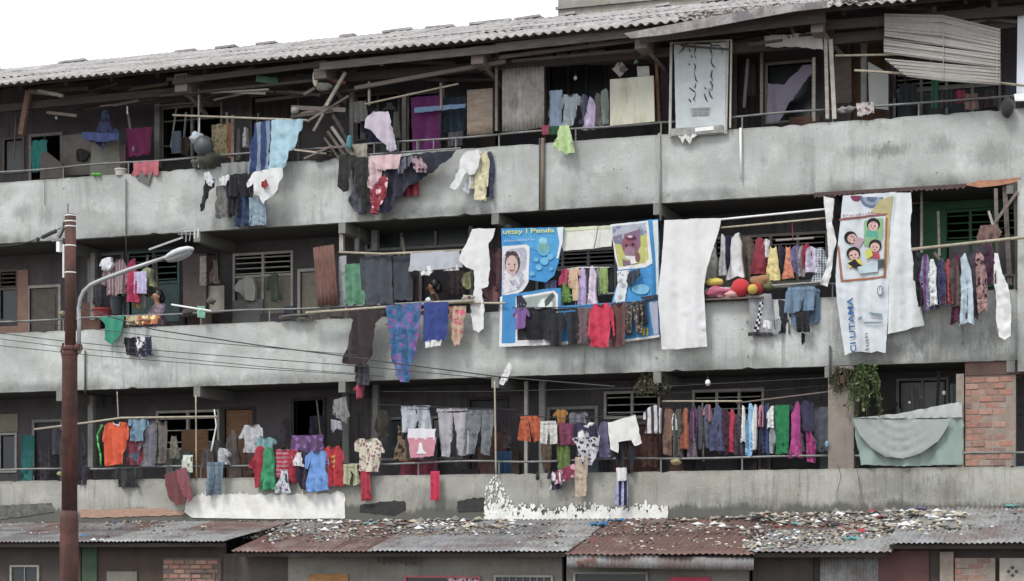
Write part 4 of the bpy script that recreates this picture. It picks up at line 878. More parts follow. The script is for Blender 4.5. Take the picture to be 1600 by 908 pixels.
# ================================================================== GARMENTS
# kind, x0, y0, x1, y1, depth, colour, label, options
G = [
 # top gallery, left
 ('rect', 50, 219, 73, 268, .9, '2a9088', 'teal cloth hanging in the far left doorway of the top floor', dict(k=1.8)),
 ('rect', 197, 199, 238, 242, .5, '7a1e56', 'magenta cloth hanging above the salmon towel', dict(k=2.2)),
 ('rect', 208, 252, 248, 274, -.06, 'c0606e', 'small salmon towel folded over the top rail', dict()),
 ('rect', 330, 194, 355, 246, .3, 'b4a07c', 'beige patterned cloth beside an orange strip on the top floor', dict(k=1.6, pat='floral', h2='707050', ps=12)),
 ('rect', 355, 192, 365, 247, .28, 'a86a3c', 'narrow orange brown strip of cloth beside the beige one', dict(k=1.5)),
 ('rect', 344, 254, 392, 274, -.1, '8e908e', 'grey cloth laid on the top parapet behind the black shirt', dict()),
 ('shorts', 352, 273, 398, 306, -.34, '1c1b26', 'black shirt pegged upside down left of the white shirt', dict(name='shirt', cat='shirt')),
 ('rect', 355, 297, 373, 337, -.3, '15141f', 'black trouser leg hanging below the black shirt', dict(name='trousers', cat='trousers')),
 ('rect', 338, 290, 358, 341, -.28, '73726f', 'dull grey trouser leg left of the black one', dict(name='trousers', cat='trousers')),
 ('rect', 370, 290, 397, 354, -.26, '2c4062', 'blue jeans hanging lowest under the white shirt', dict(name='jeans', cat='jeans', lean=-4)),
 ('rect', 389, 308, 413, 352, -.3, '8fa4b4', 'pale blue jeans hanging beside the dark blue pair', dict(name='jeans', cat='jeans', lean=2)),
 # top gallery, middle
 ('rect', 640, 150, 690, 236, .35, '6a1c62', 'long purple cloth hanging in the top floor doorway', dict(k=1.9)),
 ('rect', 692, 152, 728, 206, .5, '2c3c4a', 'dark slate cloth hanging right of the purple cloth', dict(k=1.8)),
 ('rect', 648, 165, 728, 172, .2, '7d9cc4', 'thin light blue strip across the purple cloth', dict(k=1.2, name='strip', cat='strip of cloth')),
 ('rect', 552, 158, 573, 190, .1, '82807a', 'pale grey rag hanging near the pink shirt', dict(k=1.2)),
 ('side', 566, 172, 592, 226, .15, '17173a', 'navy garment hanging behind the pink shirt', dict(name='jacket', cat='jacket')),
 ('rect', 548, 225, 573, 246, -.05, 'b0aa98', 'cream towel over the top rail beside the dark jacket', dict()),
 ('shirt', 741, 236, 766, 312, -.2, 'e0d6ae', 'cream yellow shirt pegged beside the blowing white shirt', dict(lean=-6, flip=False)),
 ('side', 755, 237, 773, 310, -.1, '3c4664', 'slate blue garment right of the cream yellow shirt', dict(lean=-6)),
 ('rect', 858, 141, 878, 198, .25, '9eb0c8', 'pale blue towel right of the grey ribbed sheet', dict(k=1.5)),
 ('t_shirt', 874, 147, 908, 197, .2, 'a8b4ba', 'grey white shirt left of the lilac shirt on the top floor', dict(k=1.4)),
 ('side', 907, 148, 918, 195, .2, '5b6178', 'slate shirt between the grey white and the lilac ones', dict(k=1.5)),
 ('side', 916, 152, 931, 203, .15, 'c8b8e0', 'lilac white shirt hanging on the top floor', dict(k=1.3)),
 ('side', 927, 146, 940, 198, .2, '77706e', 'taupe shirt right of the lilac one', dict(k=1.4)),
 ('side', 937, 138, 953, 196, .2, '89948e', 'sage grey shirt beside the white cupboard door', dict(k=1.4)),
 ('rect', 858, 197, 874, 211, -.02, '1e5238', 'small dark green cloth on the top rail', dict(k=1.2)),
 ('rect', 846, 196, 858, 210, .02, 'a03a50', 'small rose cloth on the top rail beside the green one', dict(k=1.2)),
 ('rect', 1021, 122, 1030, 166, .4, '8c2028', 'narrow red cloth between cupboard door and script banner', dict(k=1.5)),
 ('rect', 1338, 160, 1364, 180, -.08, 'c4bcbc', 'white dotted rag over the top rail by the pillar', dict(pat='floral', h2='605058', ps=14)),
 ('rect', 1455, 125, 1466, 170, .6, '3f7a5e', 'narrow green cloth under the slatted blind', dict(k=1.6)),
 ('t_shirt', 1492, 140, 1510, 162, .1, 'a8305a', 'small crimson cloth bundle under the slatted blind', dict(k=1.3, name='cloth')),
 ('rect', 1506, 146, 1528, 172, .1, '8d7068', 'dusty brown cloth right of the crimson bundle', dict(k=1.2)),
 # middle gallery, left
 ('side', 158, 402, 178, 424, .2, 'd8d8e0', 'white collar sliver of a jacket behind the lamp arm', dict(name='jacket', cat='jacket')),
 ('shirt', 158, 405, 198, 462, .25, '6e5c62', 'brown patterned shirt hanging behind the lamp arm', dict(k=1.4, pat='stripe', h2='9a8488', ps=6)),
 ('side', 196, 404, 213, 474, .1, 'b02050', 'long crimson dress hanging on the middle floor at left', dict(name='dress', cat='dress', lean=3)),
 ('rect', 209, 424, 229, 459, .05, 'c4bade', 'lilac white cloth below the lamp arm', dict(lean=-1)),
 ('side', 222, 418, 236, 448, .15, '9a9a70', 'olive yellow cloth right of the lilac cloth', dict(name='cloth', cat='cloth')),
 ('dress', 205, 460, 223, 483, .2, '94794a', 'ochre cloth hanging in a point below the crimson dress', dict(flip=True, name='cloth', cat='cloth')),
 ('rect', 197, 494, 220, 508, -.03, 'cabf94', 'cream batik cloth on the parapet under the leaning woman', dict(pat='floral', h2='8a6a4a', ps=11)),
 ('rect', 215, 493, 246, 507, -.05, 'd07a44', 'orange batik cloth on the parapet by the leaning woman', dict(pat='floral', h2='f0d8a0', ps=10)),
 ('t_shirt', 190, 527, 216, 554, -.12, '1f1b29', 'small black shirt hanging below the green towel', dict()),
 ('rect', 213, 526, 237, 556, -.18, '2a2745', 'navy and white rag beside the small black shirt', dict(pat='floral', h2='ffffff', ps=6)),
 ('rect', 308, 478, 319, 496, -.22, '86c4ac', 'small mint rag on the white painted pole', dict()),
 # middle gallery, centre
 ('rect', 540, 412, 573, 477, .05, '5a9070', 'green cloth hung left of the dark grey sheets', dict(k=1.2)),
 ('rect', 561, 400, 612, 474, .0, '454a54', 'left dark grey sheet hanging on the bamboo pole', dict(amp=.03)),
 ('rect', 604, 399, 641, 468, .04, '3f444e', 'right dark grey sheet hanging on the bamboo pole', dict(amp=.03)),
 ('rect', 641, 393, 716, 421, -.09, 'b4b8c0', 'pale grey towel folded wide over the bamboo pole', dict(amp=.015)),
 ('dress', 645, 416, 680, 429, -.07, 'f0f0ee', 'white shirt tail showing under the left of the folded towel', dict(flip=True)),
 ('rect', 693, 414, 716, 423, -.07, 'ececea', 'white shirt tail showing under the right of the folded towel', dict()),
 ('side', 722, 425, 737, 452, .1, 'a8a878', 'yellow green garment beside the big white shirt', dict(name='cloth', cat='cloth')),
 ('shirt', 756, 388, 790, 452, -.05, '54333a', 'dark maroon shirt right of the big white shirt', dict()),
 ('dress', 748, 447, 788, 476, -.02, '8a5c60', 'dusty rose skirt below the dark maroon shirt', dict(name='skirt', cat='skirt', flip=True)),
 ('rect', 662, 472, 700, 532, -.4, '28408a', 'royal blue skirt with a white hem on the bamboo pole', dict(name='skirt', cat='skirt', lean=-2, amp=.03)),
 ('rect', 664, 531, 690, 542, -.4, 'f2f2ea', 'white hem of an underskirt below the royal blue skirt', dict(name='underskirt', cat='skirt', amp=.02)),
 ('dress', 700, 478, 728, 540, -.3, 'c8ac90', 'floral beige and pink baby dress pegged by its hem', dict(flip=True, pat='floral', h2='c86878', ps=9)),
 ('rect', 553, 570, 575, 602, -.2, '4a4852', 'dark grey cloth tail hanging below the brown dress', dict(lean=1)),
 ('side', 556, 598, 567, 622, -.15, 'b03a56', 'small pink rag dangling below the middle slab', dict(name='rag', cat='rag')),
 # middle gallery: clothes in front of the blue banner
 ('t_shirt', 801, 481, 828, 515, -.3, '8a5ca4', 'purple child shirt first on the line across the blue banner', dict()),
 ('t_shirt', 812, 481, 872, 530, -.26, '1b1b24', 'black shirt second on the line across the blue banner', dict()),
 ('trousers', 858, 482, 902, 540, -.3, '20242a', 'black trousers third on the line across the blue banner', dict()),
 ('rect', 899, 480, 926, 538, -.27, '7e6a6e', 'greyish brown lace blouse left of the scarlet dress', dict(name='blouse', cat='blouse', pat='stripe', h2='5a4a4e', ps=9)),
 ('shirt', 917, 474, 957, 541, -.38, 'd8284e', 'bright scarlet dress on the line across the blue banner', dict(cat='dress', name='dress')),
 ('shirt', 950, 472, 984, 541, -.27, '704444', 'brown blouse just right of the scarlet dress', dict()),
 ('trousers', 976, 471, 1003, 523, -.3, '45403e', 'dark patterned leggings right of the brown blouse', dict(pat='floral', h2='9a8a70', ps=16)),
 ('side', 996, 469, 1008, 505, -.28, '16162c', 'narrow navy garment last on the line across the blue banner', dict()),
 ('side', 873, 419, 888, 446, .0, 'b4305c', 'tiny crimson baby shirt at the left of the banner opening', dict(k=1.2)),
 ('dress', 874, 440, 892, 472, .02, '6a9440', 'tiny green baby dress under the crimson baby shirt', dict(k=1.2)),
 ('t_shirt', 885, 419, 908, 450, -.02, 'dcb89a', 'peach baby shirt in the banner opening', dict(k=1.1)),
 ('rect', 893, 440, 905, 470, .0, 'e2c690', 'cream yellow baby trousers under the peach shirt', dict(k=1.1)),
 ('side', 905, 418, 916, 480, .0, 'c8b6e2', 'lilac baby gown in the banner opening', dict(k=1.1)),
 ('side', 917, 417, 933, 482, -.03, 'e0d2ee', 'white lilac baby gown right of the lilac one', dict(k=1.1)),
 ('side', 930, 418, 940, 462, .03, '8f8f90', 'grey baby garment behind the white lilac gown', dict(k=1.2)),
 ('rect', 937, 418, 949, 458, .03, '94b060', 'lime baby cloth at the right of the banner opening', dict(k=1.2)),
 ('rect', 850, 438, 870, 452, .05, '5e6488', 'small slate patterned cloth left of the baby clothes', dict(k=1.2)),
 # middle gallery: row right of the white sheet
 ('side', 1124, 366, 1133, 432, .1, 'eceef0', 'white shirt edge first in the small shirt row', dict()),
 ('side', 1130, 368, 1144, 422, .18, '262b4c', 'navy shirt second in the small shirt row', dict(k=1.3)),
 ('side', 1139, 364, 1161, 436, .05, 'e6e4e8', 'broad white shirt third in the small shirt row', dict(lean=-2)),
 ('side', 1158, 370, 1176, 446, .2, '65554c', 'brown coat fourth in the small shirt row', dict(k=1.3, name='coat', cat='coat')),
 ('side', 1176, 372, 1196, 430, .1, '8e2a3a', 'wine red shirt fifth in the small shirt row', dict(k=1.3)),
 ('side', 1192, 374, 1204, 404, .1, 'dcdce4', 'white shirt behind the yellow dress', dict()),
 ('dress', 1196, 384, 1220, 439, .02, 'e6cf88', 'pale yellow baby dress in the small shirt row', dict()),
 ('side', 1212, 383, 1225, 418, .15, '2c2a40', 'dark navy shirt between yellow and orange garments', dict(k=1.3)),
 ('dress', 1222, 384, 1240, 435, .06, 'e08a68', 'orange baby dress in the small shirt row', dict()),
 ('side', 1236, 382, 1250, 428, .1, '6e6a96', 'violet blue shirt right of the orange dress', dict(k=1.2)),
 ('side', 1247, 383, 1257, 433, .1, 'aaa0a4', 'pale grey shirt right of the violet blue one', dict()),
 ('side', 1253, 380, 1266, 420, .06, 'a81e44', 'bright red shirt near the end of the small shirt row', dict(k=1.2)),
 ('side', 1260, 384, 1276, 426, .04, 'd0c6de', 'white lilac shirt right of the bright red one', dict()),
 ('side', 1270, 388, 1292, 442, .1, '7c94ac', 'blue checked dress last in the small shirt row', dict(pat='check', h2='e0e8f0', ps=7, name='dress', cat='dress')),
 # middle gallery: under the toys
 ('t_shirt', 1158, 460, 1214, 526, -.12, '9a9ca0', 'grey shirt with a black and white checker stripe hung on the parapet', dict(name='shirt', cat='shirt', flip=True, lean=4)),
 ('side', 1206, 468, 1232, 522, -.02, '2a2836', 'charcoal shirt behind the grey checker shirt', dict()),
 ('shorts', 1228, 448, 1274, 486, -.2, '6f8ca6', 'faded denim shorts pegged over the parapet', dict()),
 ('trousers', 1232, 452, 1282, 508, -.08, '5f7c98', 'blue jeans hanging behind the denim shorts', dict(name='jeans', cat='jeans', lean=2)),
 ('rect', 1243, 486, 1262, 519, -.24, '201e24', 'small black sock shaped garment below the denim shorts', dict(name='cloth', cat='cloth', lean=3)),
 # middle gallery: row on the right pole
 ('side', 1427, 393, 1442, 478, -.45, '23212c', 'black garment first on the pole before the green window', dict(lean=8)),
 ('side', 1437, 398, 1455, 484, -.5, '76829e', 'grey blue garment second on the pole before the green window', dict(lean=5, pat='stripe', h2='6a3068', ps=3)),
 ('side', 1449, 403, 1463, 479, -.5, 'e8e8ee', 'white garment third on the pole before the green window', dict()),
 ('side', 1461, 404, 1478, 480, -.48, '3b3c64', 'indigo shirt fourth on the pole before the green window', dict()),
 ('side', 1474, 405, 1487, 476, -.47, 'b04450', 'red shirt on the pole before the green window', dict()),
 ('side', 1481, 404, 1499, 480, -.5, '5a4844', 'dark brown shirt right of the red one on the right pole', dict(lean=5)),
 ('side', 1487, 398, 1503, 507, -.44, '55183c', 'long maroon robe behind the pale blue one', dict(name='robe', cat='robe')),
 ('side', 1497, 394, 1518, 508, -.52, 'b9ccd8', 'long pale blue robe on the right pole', dict(name='robe', cat='robe', lean=2)),
 ('side', 1511, 396, 1529, 500, -.48, '4c3d4c', 'dark mauve robe right of the pale blue robe', dict(name='robe', cat='robe')),
 ('side', 1520, 392, 1538, 490, -.52, 'b08a88', 'pink floral dress on the right pole', dict(name='dress', cat='dress', pat='floral', h2='402838', ps=12, lean=6)),
 ('side', 1534, 380, 1556, 446, -.48, '43203c', 'plum jacket beside the long white trousers', dict(name='jacket', cat='jacket')),
 # lowest gallery, left
 ('rect', 35, 680, 53, 752, .9, '1d6a66', 'teal curtain at the far left of the lowest gallery', dict(k=1.8, name='curtain', cat='curtain')),
 ('side', 148, 663, 166, 728, .1, '1a1c20', 'black jacket with neon green piping beside the red pole', dict(name='jacket', cat='jacket')),
 ('t_shirt', 161, 660, 203, 728, -.14, 'f0521e', 'bright orange polo shirt with white trim', dict(name='polo_shirt', cat='polo shirt', trim='e8e0e0')),
 ('t_shirt', 197, 653, 234, 690, -.1, '7394aa', 'faded denim jacket hanging right of the orange polo', dict(name='jacket', cat='jacket')),
 ('rect', 199, 686, 226, 728, -.05, '7c3040', 'dull red cloth below the denim jacket', dict(k=1.2, pat='floral', h2='3a6a80', ps=3)),
 ('shirt', 220, 658, 247, 728, -.06, '73707a', 'mauve grey shirt right of the denim jacket', dict()),
 ('shirt', 240, 658, 266, 726, -.02, '6b6460', 'brownish grey shirt fifth from the orange pole end', dict()),
 ('t_shirt', 173, 731, 224, 762, -.1, '2a2a2e', 'charcoal cloth folded over the rail under the orange polo', dict(name='cloth', cat='cloth')),
 ('side', 122, 728, 138, 756, -.05, '2c2430', 'dark small bag like cloth on the rail beside the red pole', dict(name='cloth', cat='cloth')),
 ('rect', 285, 711, 301, 739, -.12, 'd0d4c8', 'white and green cap like cloth above the maroon jacket', dict(pat='floral', h2='406050', ps=7)),
 ('dress', 311, 700, 336, 730, -.02, '4e4644', 'dark brown top with a white bow left of the hanging jeans', dict()),
 ('trousers', 321, 722, 351, 773, -.2, '6b8090', 'washed jeans bunched over the lowest rail', dict(name='jeans', cat='jeans')),
 ('side', 338, 700, 352, 726, -.1, 'b8b8bc', 'small white rag on top of the bunched jeans', dict(name='rag', cat='rag')),
 ('side', 353, 672, 376, 748, .5, '554b48', 'dark brown coat in the shade left of the tan door', dict(k=1.2, name='coat', cat='coat')),
 ('t_shirt', 372, 664, 412, 708, .0, 'b4b4ba', 'pale grey child shirt left of the teal blouse', dict()),
 ('t_shirt', 399, 683, 428, 712, -.05, '78a8ac', 'pale teal blouse above the red and green shirts', dict(name='blouse', cat='blouse')),
 ('side', 395, 698, 416, 762, -.15, 'a81e34', 'red shirt leftmost in the row above the white wall patch', dict()),
 ('side', 410, 700, 429, 766, -.18, '2e9466', 'green shirt beside the leftmost red shirt', dict()),
 ('t_shirt', 428, 702, 456, 746, -.12, 'b08088', 'pink and red striped shirt right of the green shirt', dict(pat='hstripe', h2='a82840', ps=4)),
 ('dress', 431, 733, 456, 771, -.2, 'c8ccd4', 'white patterned cloth with a black print below the pink striped shirt', dict(pat='floral', h2='303848', ps=9)),
 ('side', 452, 703, 467, 756, -.1, 'b02038', 'narrow crimson shirt left of the dark navy one', dict()),
 ('dress', 458, 706, 476, 728, -.2, 'dcd8dc', 'tiny white top in front of the narrow crimson shirt', dict()),
 ('side', 464, 705, 484, 766, -.16, '30243c', 'dark purple shirt left of the sky blue tee', dict()),
 ('t_shirt', 476, 705, 515, 766, -.22, '6a9ce0', 'sky blue tee shirt on the lowest gallery', dict(lean=-2)),
 ('t_shirt', 504, 697, 536, 759, -.16, 'b81c30', 'red tee shirt with a yellow print', dict()),
 ('rect', 457, 680, 504, 706, .0, '60406e', 'purple patterned cloth above the sky blue tee', dict(pat='floral', h2='8868a0', ps=9)),
 # lowest gallery, centre left
 ('shorts', 533, 725, 561, 759, -.14, 'b8b898', 'cream green rag folded over the rail beside the red tee', dict(name='cloth', cat='cloth')),
 ('t_shirt', 551, 685, 600, 738, -.16, 'd4ccb8', 'cream floral blouse with dark pink sprigs', dict(name='blouse', cat='blouse', pat='floral', h2='8a6a6a', ps=13)),
 ('rect', 563, 736, 578, 782, -.14, 'b0203c', 'crimson garment hanging below the cream floral blouse', dict()),
 ('dress', 614, 664, 638, 720, .05, '7d6a4c', 'brown and black patterned dress left of the pink and white shirt', dict(pat='floral', h2='201c1c', ps=9)),
 ('shorts', 624, 634, 674, 676, .02, 'b4bcc4', 'pale grey trousers folded above the pink and white shirt', dict(name='trousers', cat='trousers')),
 ('rect', 638, 670, 681, 688, -.1, 'dcd8e0', 'white upper half of a folded shirt on the lowest gallery', dict(name='shirt', cat='shirt', amp=.01)),
 ('rect', 637, 684, 681, 713, -.11, 'd08a98', 'pink cloth with a white tower print below the white half shirt', dict(amp=.012)),
 ('rect', 626, 718, 684, 742, .4, '681c38', 'dark wine cloth low behind the rail under the pink cloth', dict(k=1.3)),
 ('trousers', 680, 638, 732, 712, .02, 'b0acb4', 'pale grey trousers with hanging straps on the line', dict()),
 ('trousers', 729, 640, 772, 712, .02, '74787e', 'darker grey trousers right of the pale pair', dict()),
 ('rect', 776, 705, 800, 740, .6, '1f4a70', 'blue cloth low in the dark doorway beside the upright stick', dict(k=1.3)),
 ('rect', 673, 736, 687, 782, -.14, 'd01c50', 'bright crimson sock shaped cloth dangling on the lowest parapet', dict(name='cloth', cat='cloth')),
 # lowest gallery, centre right
 ('shorts', 811, 650, 844, 690, -.12, 'c05c30', 'rust orange shorts first on the line beside the twin pillars', dict()),
 ('shorts', 843, 658, 870, 695, -.14, 'ccccc8', 'off white shorts right of the rust orange pair', dict()),
 ('t_shirt', 866, 640, 886, 664, .1, 'b07828', 'small mustard top above the maroon cloth', dict()),
 ('rect', 871, 661, 896, 694, -.1, '7c3454', 'maroon cloth right of the off white shorts', dict()),
 ('rect', 870, 693, 889, 736, -.05, '6a8040', 'olive green cloth below the maroon cloth', dict()),
 ('t_shirt', 886, 644, 922, 664, .1, '74727e', 'grey child shirt at the back of the line', dict()),
 ('t_shirt', 890, 660, 937, 712, -.16, '2d2a48', 'navy shirt with large white dots', dict(pat='floral', h2='e8e8f0', ps=3)),
 ('dress', 893, 684, 936, 730, -.22, 'c4c0c8', 'black and white leaf pattern blouse below the navy shirt', dict(name='blouse', cat='blouse', pat='floral', h2='2c2834', ps=13, flip=True)),
 ('rect', 899, 714, 918, 776, -.2, 'c4ad98', 'beige legging dangling over the lowest parapet', dict(name='legging', cat='legging', lean=-1)),
 ('side', 934, 658, 953, 716, -.05, '6c688a', 'dusty violet shirt beside the white long sleeved shirt', dict()),
 ('trousers', 960, 690, 992, 740, -.1, '1c1c28', 'black trousers hanging under the white long sleeved shirt', dict()),
 ('rect', 963, 731, 978, 752, -.24, 'f0f0f4', 'white sock bundle on the black trousers', dict(name='socks', cat='socks')),
 ('rect', 963, 749, 980, 790, -.2, '2a2a50', 'navy and white long sock dangling on the lowest parapet', dict(name='sock', cat='sock', pat='stripe', h2='a8a8c8', ps=3, lean=-1)),
 ('t_shirt', 852, 737, 883, 764, -.14, '2c2440', 'small navy and white swimsuit bundle over the lowest parapet', dict(pat='floral', h2='f4f4fc', ps=4, name='cloth', cat='cloth')),
 ('rect', 868, 730, 900, 752, -.16, '8a2c4c', 'small wine and pink rag beside the navy and white bundle', dict(pat='floral', h2='d0a0b0', ps=8, slope=-14)),
 ('side', 1008, 634, 1035, 676, .1, '4a3c40', 'dark jacket with white sleeves at the start of the long shirt row', dict(name='jacket', cat='jacket', pat='stripe', h2='c8c8cc', ps=3)),
]
ROWC = [(1034, 1053, 638, 710, '7a5c4c', 'tan brown scarf first'), (1049, 1057, 646, 672, 'f0f0f0', 'white sleeve'), (1051, 1066, 640, 716, '4c4c48', 'olive black shirt'), (1064, 1076, 638, 702, 'a0583c', 'rust orange shirt'), (1073, 1087, 642, 716, '74606e', 'mauve shirt'),
        (1078, 1089, 636, 690, '5c3060', 'purple shirt'), (1085, 1101, 634, 702, '4a4a52', 'charcoal shirt'), (1097, 1113, 633, 702, '545a6c', 'slate grey shirt'), (1100, 1112, 632, 660, 'b06070', 'pink collar garment'), (1110, 1131, 634, 706, '464e70', 'slate blue shirt'), (1125, 1139, 640, 710, '3f1e34', 'deep plum shirt'),
        (1137, 1150, 640, 708, 'b4284a', 'crimson shirt'), (1146, 1160, 644, 714, '473c48', 'dark aubergine shirt'), (1157, 1164, 634, 692, 'ececf2', 'thin white garment'), (1164, 1180, 632, 714, '82b4e0', 'sky blue shirt'), (1176, 1183, 633, 704, 'e8eef6', 'white edged shirt'),
        (1181, 1192, 634, 704, '2c2838', 'near black shirt'), (1185, 1194, 632, 668, 'c07890', 'pink shirt'), (1191, 1203, 632, 712, '34406c', 'deep blue shirt')]
for x0, x1, y0, y1, h, nm in ROWC:
    G.append(('side', x0, y0, x1, y1, .08 + random.uniform(-.05, .08), h, nm + ' in the long shirt row behind the lowest rail', dict(k=1.3)))
G += [('side', 1200, 634, 1211, 670, .05, 'ececee', 'white top half garment left of the green dress', dict()), ('side', 1201, 666, 1211, 708, .08, 'a0a4ac', 'grey garment under the white top half', dict()),
      ('rect', 1211, 632, 1233, 708, .02, '0f7a48', 'emerald green dress on the lowest gallery', dict(name='dress', cat='dress', k=1.25)), ('side', 1230, 632, 1240, 704, .12, '2c2c3a', 'black shirt right of the emerald dress', dict(k=1.3)),
      ('side', 1237, 628, 1251, 716, .02, 'b4388a', 'magenta trousers right of the emerald dress', dict(k=1.2, name='trousers', cat='trousers')), ('side', 1248, 626, 1272, 676, .1, '32304e', 'dark navy tunic beside the magenta trousers', dict(k=1.3, name='tunic', cat='tunic')),
      ('side', 1254, 672, 1270, 722, .08, 'a42c78', 'dark pink trousers below the navy tunic', dict(k=1.2, lean=3, name='trousers', cat='trousers')), ('side', 1244, 676, 1256, 706, .15, '6a6e7e', 'grey slate garment between the two pink trousers', dict(k=1.2)),
      ('rect', 1270, 636, 1298, 706, .2, '4e545c', 'dark grey coat beside the plaster pier', dict(k=1.3, name='coat', cat='coat'))]
EX = [
 (118, 232, 134, 252, .6, '3a3836', 'dark rag bunched on the hardboard at the far left'), (186, 226, 196, 262, .4, '5a4c48', 'brown strip of cloth left of the magenta cloth'), (268, 205, 282, 240, .6, '5c6878', 'slate cloth inside the framed top window at left'),
 (283, 214, 296, 243, .7, '46382f', 'brown cloth inside the framed top window at left'), (368, 200, 376, 250, .4, '8a8884', 'pale narrow cloth between orange strip and blue sarong'), (380, 198, 384, 230, .3, 'd8dade', 'thin white strip left of the blue sarong'),
 (520, 188, 536, 214, .2, '4e4c46', 'drab rag hanging above the stick pile'), (596, 160, 618, 172, .5, '5a564e', 'drab cloth behind the sloping bamboo pole'), (612, 172, 626, 216, .6, '7c7a70', 'greyish towel in the shade right of the blown pink shirt'),
 (700, 206, 724, 228, .3, '54545c', 'grey cloth low behind the rail under the slate cloth'), (1032, 100, 1043, 186, .4, '4c3840', 'plum dark cloth left of the script sign'), (1160, 100, 1180, 150, .9, '3c3436', 'dark cloth in the doorway right of the script sign'),
 (1404, 130, 1432, 168, .8, '3a4048', 'dark blue grey cloth under the left of the slatted blind'), (1470, 140, 1488, 168, .4, '4a4c50', 'grey cloth under the middle of the slatted blind'), (1535, 140, 1556, 168, .3, '504440', 'brown grey cloth under the right end of the blind'),
 (146, 440, 160, 476, .4, '32303a', 'dark coat beside the grey pillar behind the lamp arm'), (172, 455, 190, 480, .35, '4e4450', 'dusky cloth under the patterned shirt'), (226, 436, 236, 462, .95, '5a5c4c', 'olive grey cloth behind the woman'),
 (312, 400, 322, 446, .3, '6c6660', 'long taupe cloth hanging on the dark cabinet'), (326, 404, 344, 444, .35, '4a3e3c', 'brown coat hanging above the pale leaning board'), (420, 425, 436, 470, 1.2, '5c6450', 'green grey cloth hung in the louvred window'),
 (372, 432, 396, 470, 1.25, 'b0b0a8', 'pale newspaper like cloth in the louvred window'), (530, 400, 541, 478, .15, 'a8a8ac', 'thin white edge of cloth left of the green one'), (641, 428, 652, 472, .3, '4a3438', 'maroon cloth behind the folded grey towel'),
 (700, 424, 724, 462, .5, '3c2c30', 'dark curtain right of the adult in green'), (786, 350, 800, 356, .2, '5c5c60', 'scrap of grey cloth over the blue banner corner'), (1104, 385, 1122, 436, .3, 'a0a29c', 'pale grey curtain just right of the white bed sheet'),
 (60, 690, 78, 750, .8, '2e2a30', 'dark cloth in the doorway at the far left of the lowest gallery'), (80, 668, 96, 712, .5, '38343c', 'dark shirt left of the red pole on the lowest gallery'), (124, 676, 136, 728, .3, '2c2834', 'midnight blue trousers just right of the red pole'),
 (264, 680, 280, 716, .6, '8a8478', 'beige cloth beside the tan board on the lowest gallery'), (328, 686, 346, 722, .4, '3e3a3a', 'dark hanging cloth behind the bunched jeans'), (384, 690, 400, 740, .6, '4c3a34', 'brown curtain behind the red and green shirts'),
 (440, 655, 456, 700, .7, '3a3236', 'dark wine curtain above the striped pink shirt'), (484, 650, 506, 680, .8, '2c2838', 'indigo shadowed cloth above the purple patterned cloth'), (588, 640, 604, 684, .5, '5c564e', 'dun cloth above the floral blouse'),
 (742, 650, 758, 700, .6, '2a2a30', 'dark cloth between the grey trousers and upright stick'), (782, 640, 800, 700, .7, '40343a', 'dusky curtain right of the upright stick'), (846, 690, 862, 735, .5, '6c5a48', 'tan brown cloth under the off white shorts'),
 (905, 655, 925, 700, .4, '4a4854', 'smoky cloth behind the dotted navy shirt'), (938, 708, 956, 738, .3, '38343c', 'dark heap of cloth left of the black trousers'), (1000, 680, 1030, 730, .7, '50302a', 'russet cloth on the umber door'),
 (1068, 700, 1092, 735, .5, '3a3438', 'dark cloth low behind the shirt row at its left'), (1150, 705, 1180, 735, .5, '2c2c34', 'dark cloth low behind the shirt row at its middle'), (1345, 610, 1395, 650, .9, '3c3c36', 'dim green grey cloth behind the green plant'), (1484, 600, 1500, 640, .5, '5c6c64', 'sage cloth beside the brick wall')]
for x0, y0, x1, y1, y, h, lab in EX:
    G.append((random.choice(('side', 'rect', 'rect', 'dress')), x0, y0, x1, y1, y, h, lab, dict(name='cloth', cat='cloth', k=1.25)))
for g_ in G:
    kind, x0, y0, x1, y1, y, h, lab, o = g_
    garment(kind, x0, y0, x1, y1, y, h, lab, **o)
# garments with their own outline
D = drape
def LF(amp, lam, x0, x1, y0, y1, y): return LongFold(amp, lam, nseed(), Z(x0, y0, y), Z(x0, y1, y), X((x0 + x1) / 2, y))
D('dress', 'dark brown dress hanging from the thick bamboo pole', 'dress', [(545, 486), (600, 484), (602, 489), (594, 496), (586, 505), (582, 540), (574, 572), (535, 568), (541, 545), (548, 515), (552, 500), (543, 494)], -.38, '35282c', amp=.035)
D('shawl', 'dark ragged shawl trailing left from the brown dress', 'shawl', [(480, 494), (500, 488), (548, 485), (546, 496), (520, 494), (500, 499), (482, 501)], -.34, '45403a')
D('sarong', 'long blue batik sarong hanging from the bamboo pole', 'sarong', [(603, 478), (658, 473), (657, 500), (650, 540), (643, 575), (637, 597), (627, 597), (616, 586), (611, 560), (609, 520)], -.42, '2f6a9c', pat='batik', h2='8c4a86', ps=5, amp=.045, lam=.2)
D('shirt', 'big white shirt hanging high beside the blue banner', 'shirt', [(738, 358), (774, 357), (771, 370), (763, 380), (765, 420), (762, 448), (753, 452), (757, 480), (757, 514), (748, 520), (738, 515), (735, 480), (741, 450), (740, 422), (729, 418), (717, 408), (722, 390), (731, 375)], -.2, 'ececf4', k=1.05, fold=LF(.035, .25, 720, 770, 358, 518, -.2))
D('skirt', 'light blue curtain bulging from the top floor bamboo pole', 'curtain', [(423, 187), (473, 186), (471, 203), (457, 233), (442, 262), (436, 268), (421, 267)], -.3, 'a6cbda', amp=.055)[0].name = 'curtain'
D('sarong', 'dark blue and grey batik sarong beside the light blue curtain', 'sarong', [(397, 192), (424, 187), (421, 262), (417, 272), (385, 272), (391, 235)], -.26, '30487a', pat='stripe', h2='7a8698', ps=1.6, amp=.05)
